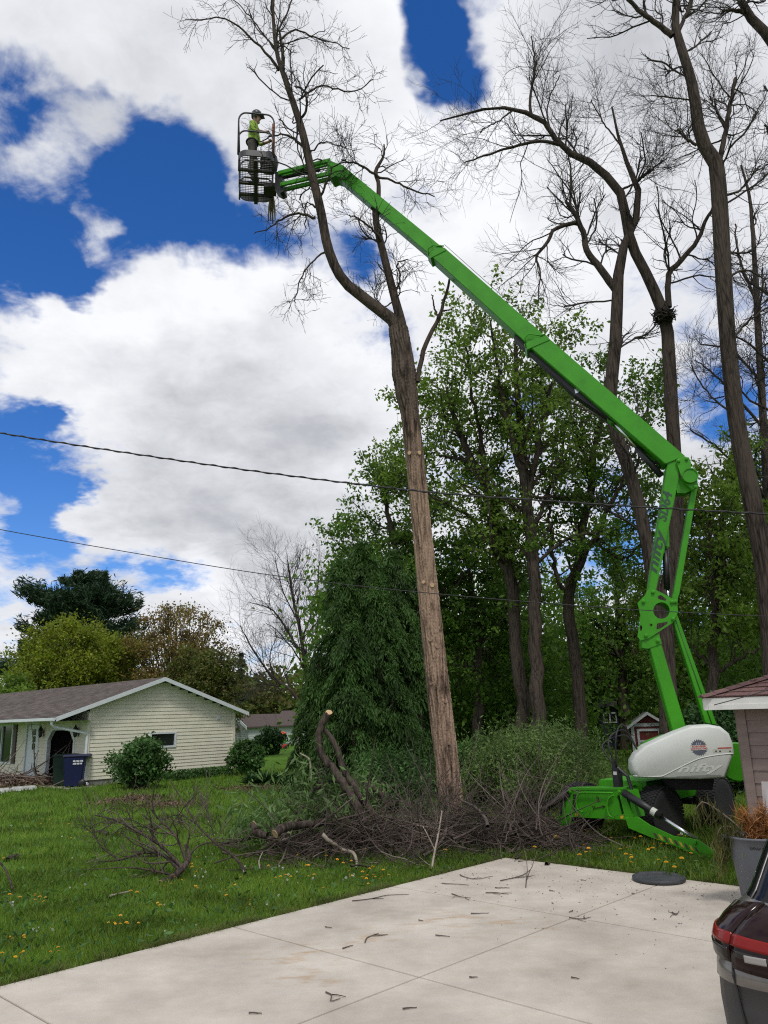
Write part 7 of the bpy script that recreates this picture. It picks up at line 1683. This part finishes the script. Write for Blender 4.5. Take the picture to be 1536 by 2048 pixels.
log('fallen_branch', 'grey twiggy fallen branch spread on the lawn left of the brush heap', [(324, 1772, 11.3), (345, 1756, 11.4), (366, 1735, 11.6), (378, 1715, 11.8), (372, 1690, 12.0)], [.05, .048, .04, .025], 11.6, 'branch', (True, False), BARK_DARK,
    [([(360, 1742, 11.6), (330, 1712, 11.9), (290, 1705, 12.2), (240, 1720, 12.3), (200, 1722, 12.5)], .022), ([(365, 1735, 11.6), (320, 1690, 11.9), (270, 1660, 12.2), (230, 1640, 12.5), (190, 1630, 12.9)], .02), ([(372, 1720, 11.7), (350, 1670, 11.8), (310, 1630, 12.0), (290, 1590, 12.2)], .017), ([(240, 1720, 12.3), (200, 1690, 12.6), (180, 1640, 12.9)], .012), ([(376, 1715, 11.8), (400, 1690, 11.9), (440, 1685, 12.2), (480, 1690, 12.4)], .012), ([(345, 1750, 11.5), (300, 1740, 11.8), (250, 1735, 12.0), (170, 1740, 12.2)], .014), ([(290, 1705, 12.1), (270, 1660, 12.2), (250, 1610, 12.3)], .012), ([(372, 1700, 11.9), (380, 1660, 12.0), (372, 1620, 12.2)], .012)])
log('fallen_branch', 'thin dark branch slanting over the lawn from the fallen branch to the heap', [(490, 1752, 11.8), (470, 1715, 12.2), (430, 1685, 12.6), (395, 1650, 12.9), (370, 1610, 13.2), (340, 1560, 13.5)], [.022, .018, .014, .008], 12.5, 'branch', (False, False), BARK_DARK, [([(430, 1685, 12.6), (420, 1640, 12.8), (410, 1600, 13.0)], .008), ([(395, 1650, 12.9), (360, 1630, 13.2), (320, 1640, 13.4)], .008)])
log('cut_bough', 'dark forked bough at the left of the arching limb with drooping ends', [(590, 1640, 13.7), (610, 1610, 13.8), (632, 1578, 13.9), (665, 1562, 13.9), (690, 1568, 13.8)], [.02, .03, .03, .025], 13.8, 'branch', (False, False), BARK_DARK)
log('pale_stem', 'pale bare stem standing before the dark cedar at the lawn edge', [(622, 1560, 16.5), (621, 1535, 16.5), (618, 1518, 16.5), (606, 1510, 16.5), (599, 1506, 16.5)], [.022, .018, .012], 16.5, 'branch', (False, False), PALE)
log('lawn_stick', 'dark leaning stick at the left edge of the lawn', [(25, 1778, 11.0), (14, 1745, 11.1), (0, 1725, 11.2), (-20, 1700, 11.3)], [.014, .013, .01], 11.1, 'stick', (False, False), BARK_DARK)
log('lawn_stick', 'pale broken stick lying on the lawn below the fallen branch', [(220, 1817, 10.5), (222, 1803, 10.6), (240, 1790, 10.7), (258, 1783, 10.8)], [.012, .014, .01], 10.7, 'stick', (False, False), PALE)
log('lawn_stick', 'curved bare stick in the grass left of the brush heap', [(520, 1738, 11.9), (518, 1722, 12.1), (525, 1705, 12.3)], [.008, .008, .006], 12, 'stick', (False, False), PALE)
for k, (pts, r) in enumerate([([(205, 1650), (230, 1645), (262, 1640)], .05), ([(188, 1665), (205, 1668), (216, 1672)], .06), ([(36, 1716), (24, 1720), (14, 1724)], .06)]):
    log('lawn_log', ['weathered pale plank of wood half sunk in the lawn above the fallen branch', 'short grey stump piece in the lawn left of the fallen branch', 'small brown wood chunk in the lawn near the left edge'][k], [(x, y, float(gp(x, y)[1])) for x, y in pts], [r * .6, r, r * .7], 12, 'wood', (False, False), BARK_GREY)

def litter():
    rr = random.Random(31); rg = np.random.default_rng(31)
    tw = [[(652, 1985), (662, 1990), (657, 2002), (676, 1996)], [(705, 1802), (740, 1798), (775, 1790), (818, 1788)], [(730, 1885), (734, 1875), (756, 1867)], [(686, 1897), (705, 1890)], [(884, 1767), (938, 1770)], [(904, 1788), (920, 1794), (938, 1796)], [(941, 1827), (981, 1826)], [(872, 1871), (897, 1873)], [(1138, 1836), (1160, 1838), (1181, 1834)], [(1146, 1822), (1136, 1825)], [(972, 1786), (998, 1786), (1018, 1789)], [(990, 1776), (1020, 1776)], [(1345, 1825), (1352, 1830), (1356, 1822)], [(836, 1841), (845, 1841)], [(920, 1750), (950, 1758), (985, 1752)], [(1000, 1762), (1040, 1752), (1060, 1740)], [(1052, 1775), (1054, 1750), (1046, 1725)], [(1054, 1760), (1078, 1742)], [(1100, 1781), (1112, 1783)], [(1263, 1787), (1270, 1787)], [(1104, 1806), (1110, 1807)], [(1145, 1955), (1160, 1956)], [(805, 2018), (830, 2016)], [(500, 2026), (525, 2027)], [(940, 1955), (955, 1952)], [(1310, 1838), (1318, 1839)], [(650, 1854), (662, 1855)], [(1162, 1760), (1175, 1761)]]
    labs = ['y shaped twig alone near the bottom of the driveway', 'long forked twig lying across the driveway near its left edge', 'bent black twig left of the rust smear on the driveway', 'short dark twig beside the bent black twig', 'straight twig nearest the pale standing stick on the driveway', 'curved twig just below the straight twig near the driveway corner', 'straight thin twig at the top of the rust smear', 'short twig right of the bent black twig', 'curved twig lying on the crossing of the far joints', 'small twig just above the crossing of the far joints', 'longest twig of the cluster below the driveway corner', 'twig parallel above the longest one of the corner cluster', 'tiny curled twig alone on the far right slab', 'tiny twig just right of the left far joint', 'curved twig close to the pale stick at the driveway corner', 'twig bridging the corner cluster and the brush heap', 'twig standing up from the driveway at the heap corner', 'branching side twig beside the one standing up', 'small twig between the corner cluster and the lid', 'tiny twig just left of the round lid', 'tiny twig above the crossing of the far joints', 'tiny twig in the middle of the nearest right slab', 'thin twig at the bottom edge of the driveway right of the y shaped one', 'thin twig near the bottom left corner of the driveway', 'small twig right of the near joint crossing', 'tiny twig below the round lid on the far right slab', 'tiny twig on the left slab above the rust spots', 'tiny twig at the back edge of the driveway left of the lid']
    for k, t in enumerate(tw):
        P = np.array([gp(x, y, .038) for x, y in t]); P, R = resample(P, np.linspace(.0065, .0028, len(P)), 10); P[:, :2] += np.cumsum(rg.normal(size=(10, 2)), 0) * .0035; P[:, 2] = .034 + R + np.abs(rg.normal(size=10)) * .0012
        if k in (16, 17): P[:, 2] += np.linspace(0, .25, 10)
        o = None; mb = MB(); mb.smooth = True; mb.tube(P, R, 6)
        for q in range(2 if len(t) > 2 else 0):
            i = rr.randrange(2, 8); a = unit(P[i + 1] - P[i]); sd = np.array([-a[1], a[0], .0]) * rr.choice((-1, 1)); mb.tube([P[i], P[i] + (a * .6 + sd) * .05, P[i] + (a * .9 + sd) * .10], [.004, .0035, .0025], 5)
        o = mb.build('twig', BRUSH, None, P[0])
        tag(o, labs[k], 'twig', 'twigs on the driveway')
    n = 420; u = np.abs(rg.normal(size=n)) * 1.3; v = rg.uniform(-3, 2.5, n); P = Q0 + DU * (2.35 - np.minimum(u, 7))[:, None] + DV * v[:, None] + Z * .033
    V, F = leaves_np(rg, P, .03, .35, 0, None, 1); V[:, 2] = np.clip(V[:, 2], .032, .04); tag(mesh_np('bark_litter', V, [F], BRUSH), 'bits of bark and chaff scattered on the driveway', 'litter', kind='stuff')
litter()

# ---- beds on the lawn
def beds():
    rg = np.random.default_rng(12); mul = leaf_mat('mulch_chips', [(.10, .055, .035), (.16, .10, .07), (.07, .045, .03), (.20, .14, .10)], .0)
    def bed(name, lab, cs, n, size=.09, h=.05):
        C = []
        for (px, py, rx, ry) in cs:
            c = gp(px, py); q = rg.normal(size=(n, 2)) * .5; C.append(c + np.stack([q[:, 0] * rx, q[:, 1] * ry, np.abs(rg.normal(size=n)) * h], 1))
        V, F = leaves_np(rg, np.concatenate(C), size, .4, 0); tag(mesh_np(name, V, [F], mul), lab, 'mulch', kind='stuff')
    bed('mulch_bed', 'brown dead leaf patches on the lawn in front of the house shrub', [(240, 1606, .9, .7), (330, 1612, .9, .6), (285, 1600, .7, .6)], 900)
    bed('mulch_bed', 'brown mulch strip in front of the leafy perennials by the gable', [(510, 1578, 1.0, .5), (560, 1580, 1.2, .5)], 900)
    bed('mulch_bed', 'reddish mulch bed under the porch window of the cream house', [(15, 1572, 2.2, 1.0), (60, 1571, 1.5, .9), (-40, 1576, 2, 1)], 1600, .14, .12)
    # hosta-like perennials
    for k, (px, lab) in enumerate([(505, 'leafy perennial clump nearest the gable corner'), (530, 'second leafy perennial clump right of the gable corner'), (556, 'third leafy perennial clump in the bed by the gable'), (582, 'leafy perennial clump at the right end of the bed')]):
        c = gp(px, 1570); c[2] = 0; n = 130; a = rg.uniform(0, 2 * math.pi, n); el = rg.uniform(.1, 1.2, n); d = np.stack([np.cos(a) * np.cos(el), np.sin(a) * np.cos(el), np.sin(el)], 1); ln = rg.uniform(.3, .6, (n, 1)); t = unit(np.cross(d, np.array([[0, 0, 1.0]])))
        p0 = c + d * .05; m1 = c + d * ln * .6; e = c + d * ln - Z * .08 * ln; w = .05
        V = np.stack([p0, m1 + t * w, e, m1 - t * w], 1).reshape(-1, 3); V[:, 2] = np.maximum(V[:, 2], .01)
        tag(mesh_np('perennial_plant', V, [np.arange(n * 4).reshape(-1, 4)], LEAF_DK, None, base=c), lab, 'plant', 'perennials by the gable')
    n = 2600; f = rg.uniform(0, 1, n)[:, None]; A, B = gp(300, 1566), gp(460, 1550); P = A * (1 - f) + B * f + rg.normal(size=(n, 3)) * np.array([.12, .12, 0]); P[:, 2] = rg.uniform(.03, .35, n); V, F = leaves_np(rg, P, .12, .3, -.4); tag(mesh_np('wall_weeds', V, [F], LEAF_SHRUB), 'low weeds growing along the foot of the cream gable wall', 'weeds', kind='stuff')
    P, R = sticks(rg, 90, lambda r, m: gp(35, 1572) + np.stack([r.normal(size=m) * 1.5, r.normal(size=m) * .8, 0 * np.zeros(m)], 1), lambda r, c: r.uniform(.03, .45, len(c)), (.8, 2.4), (.012, .035), 6); V, F = tube_np(P, R, 5)
    tag(mesh_np('garden_cuttings', V, [F], mat('cuttings_grey', (.20, .15, .125), .9, var=.3)), 'heap of dry cuttings on the mulch under the porch window', 'cuttings', kind='stuff')
beds()
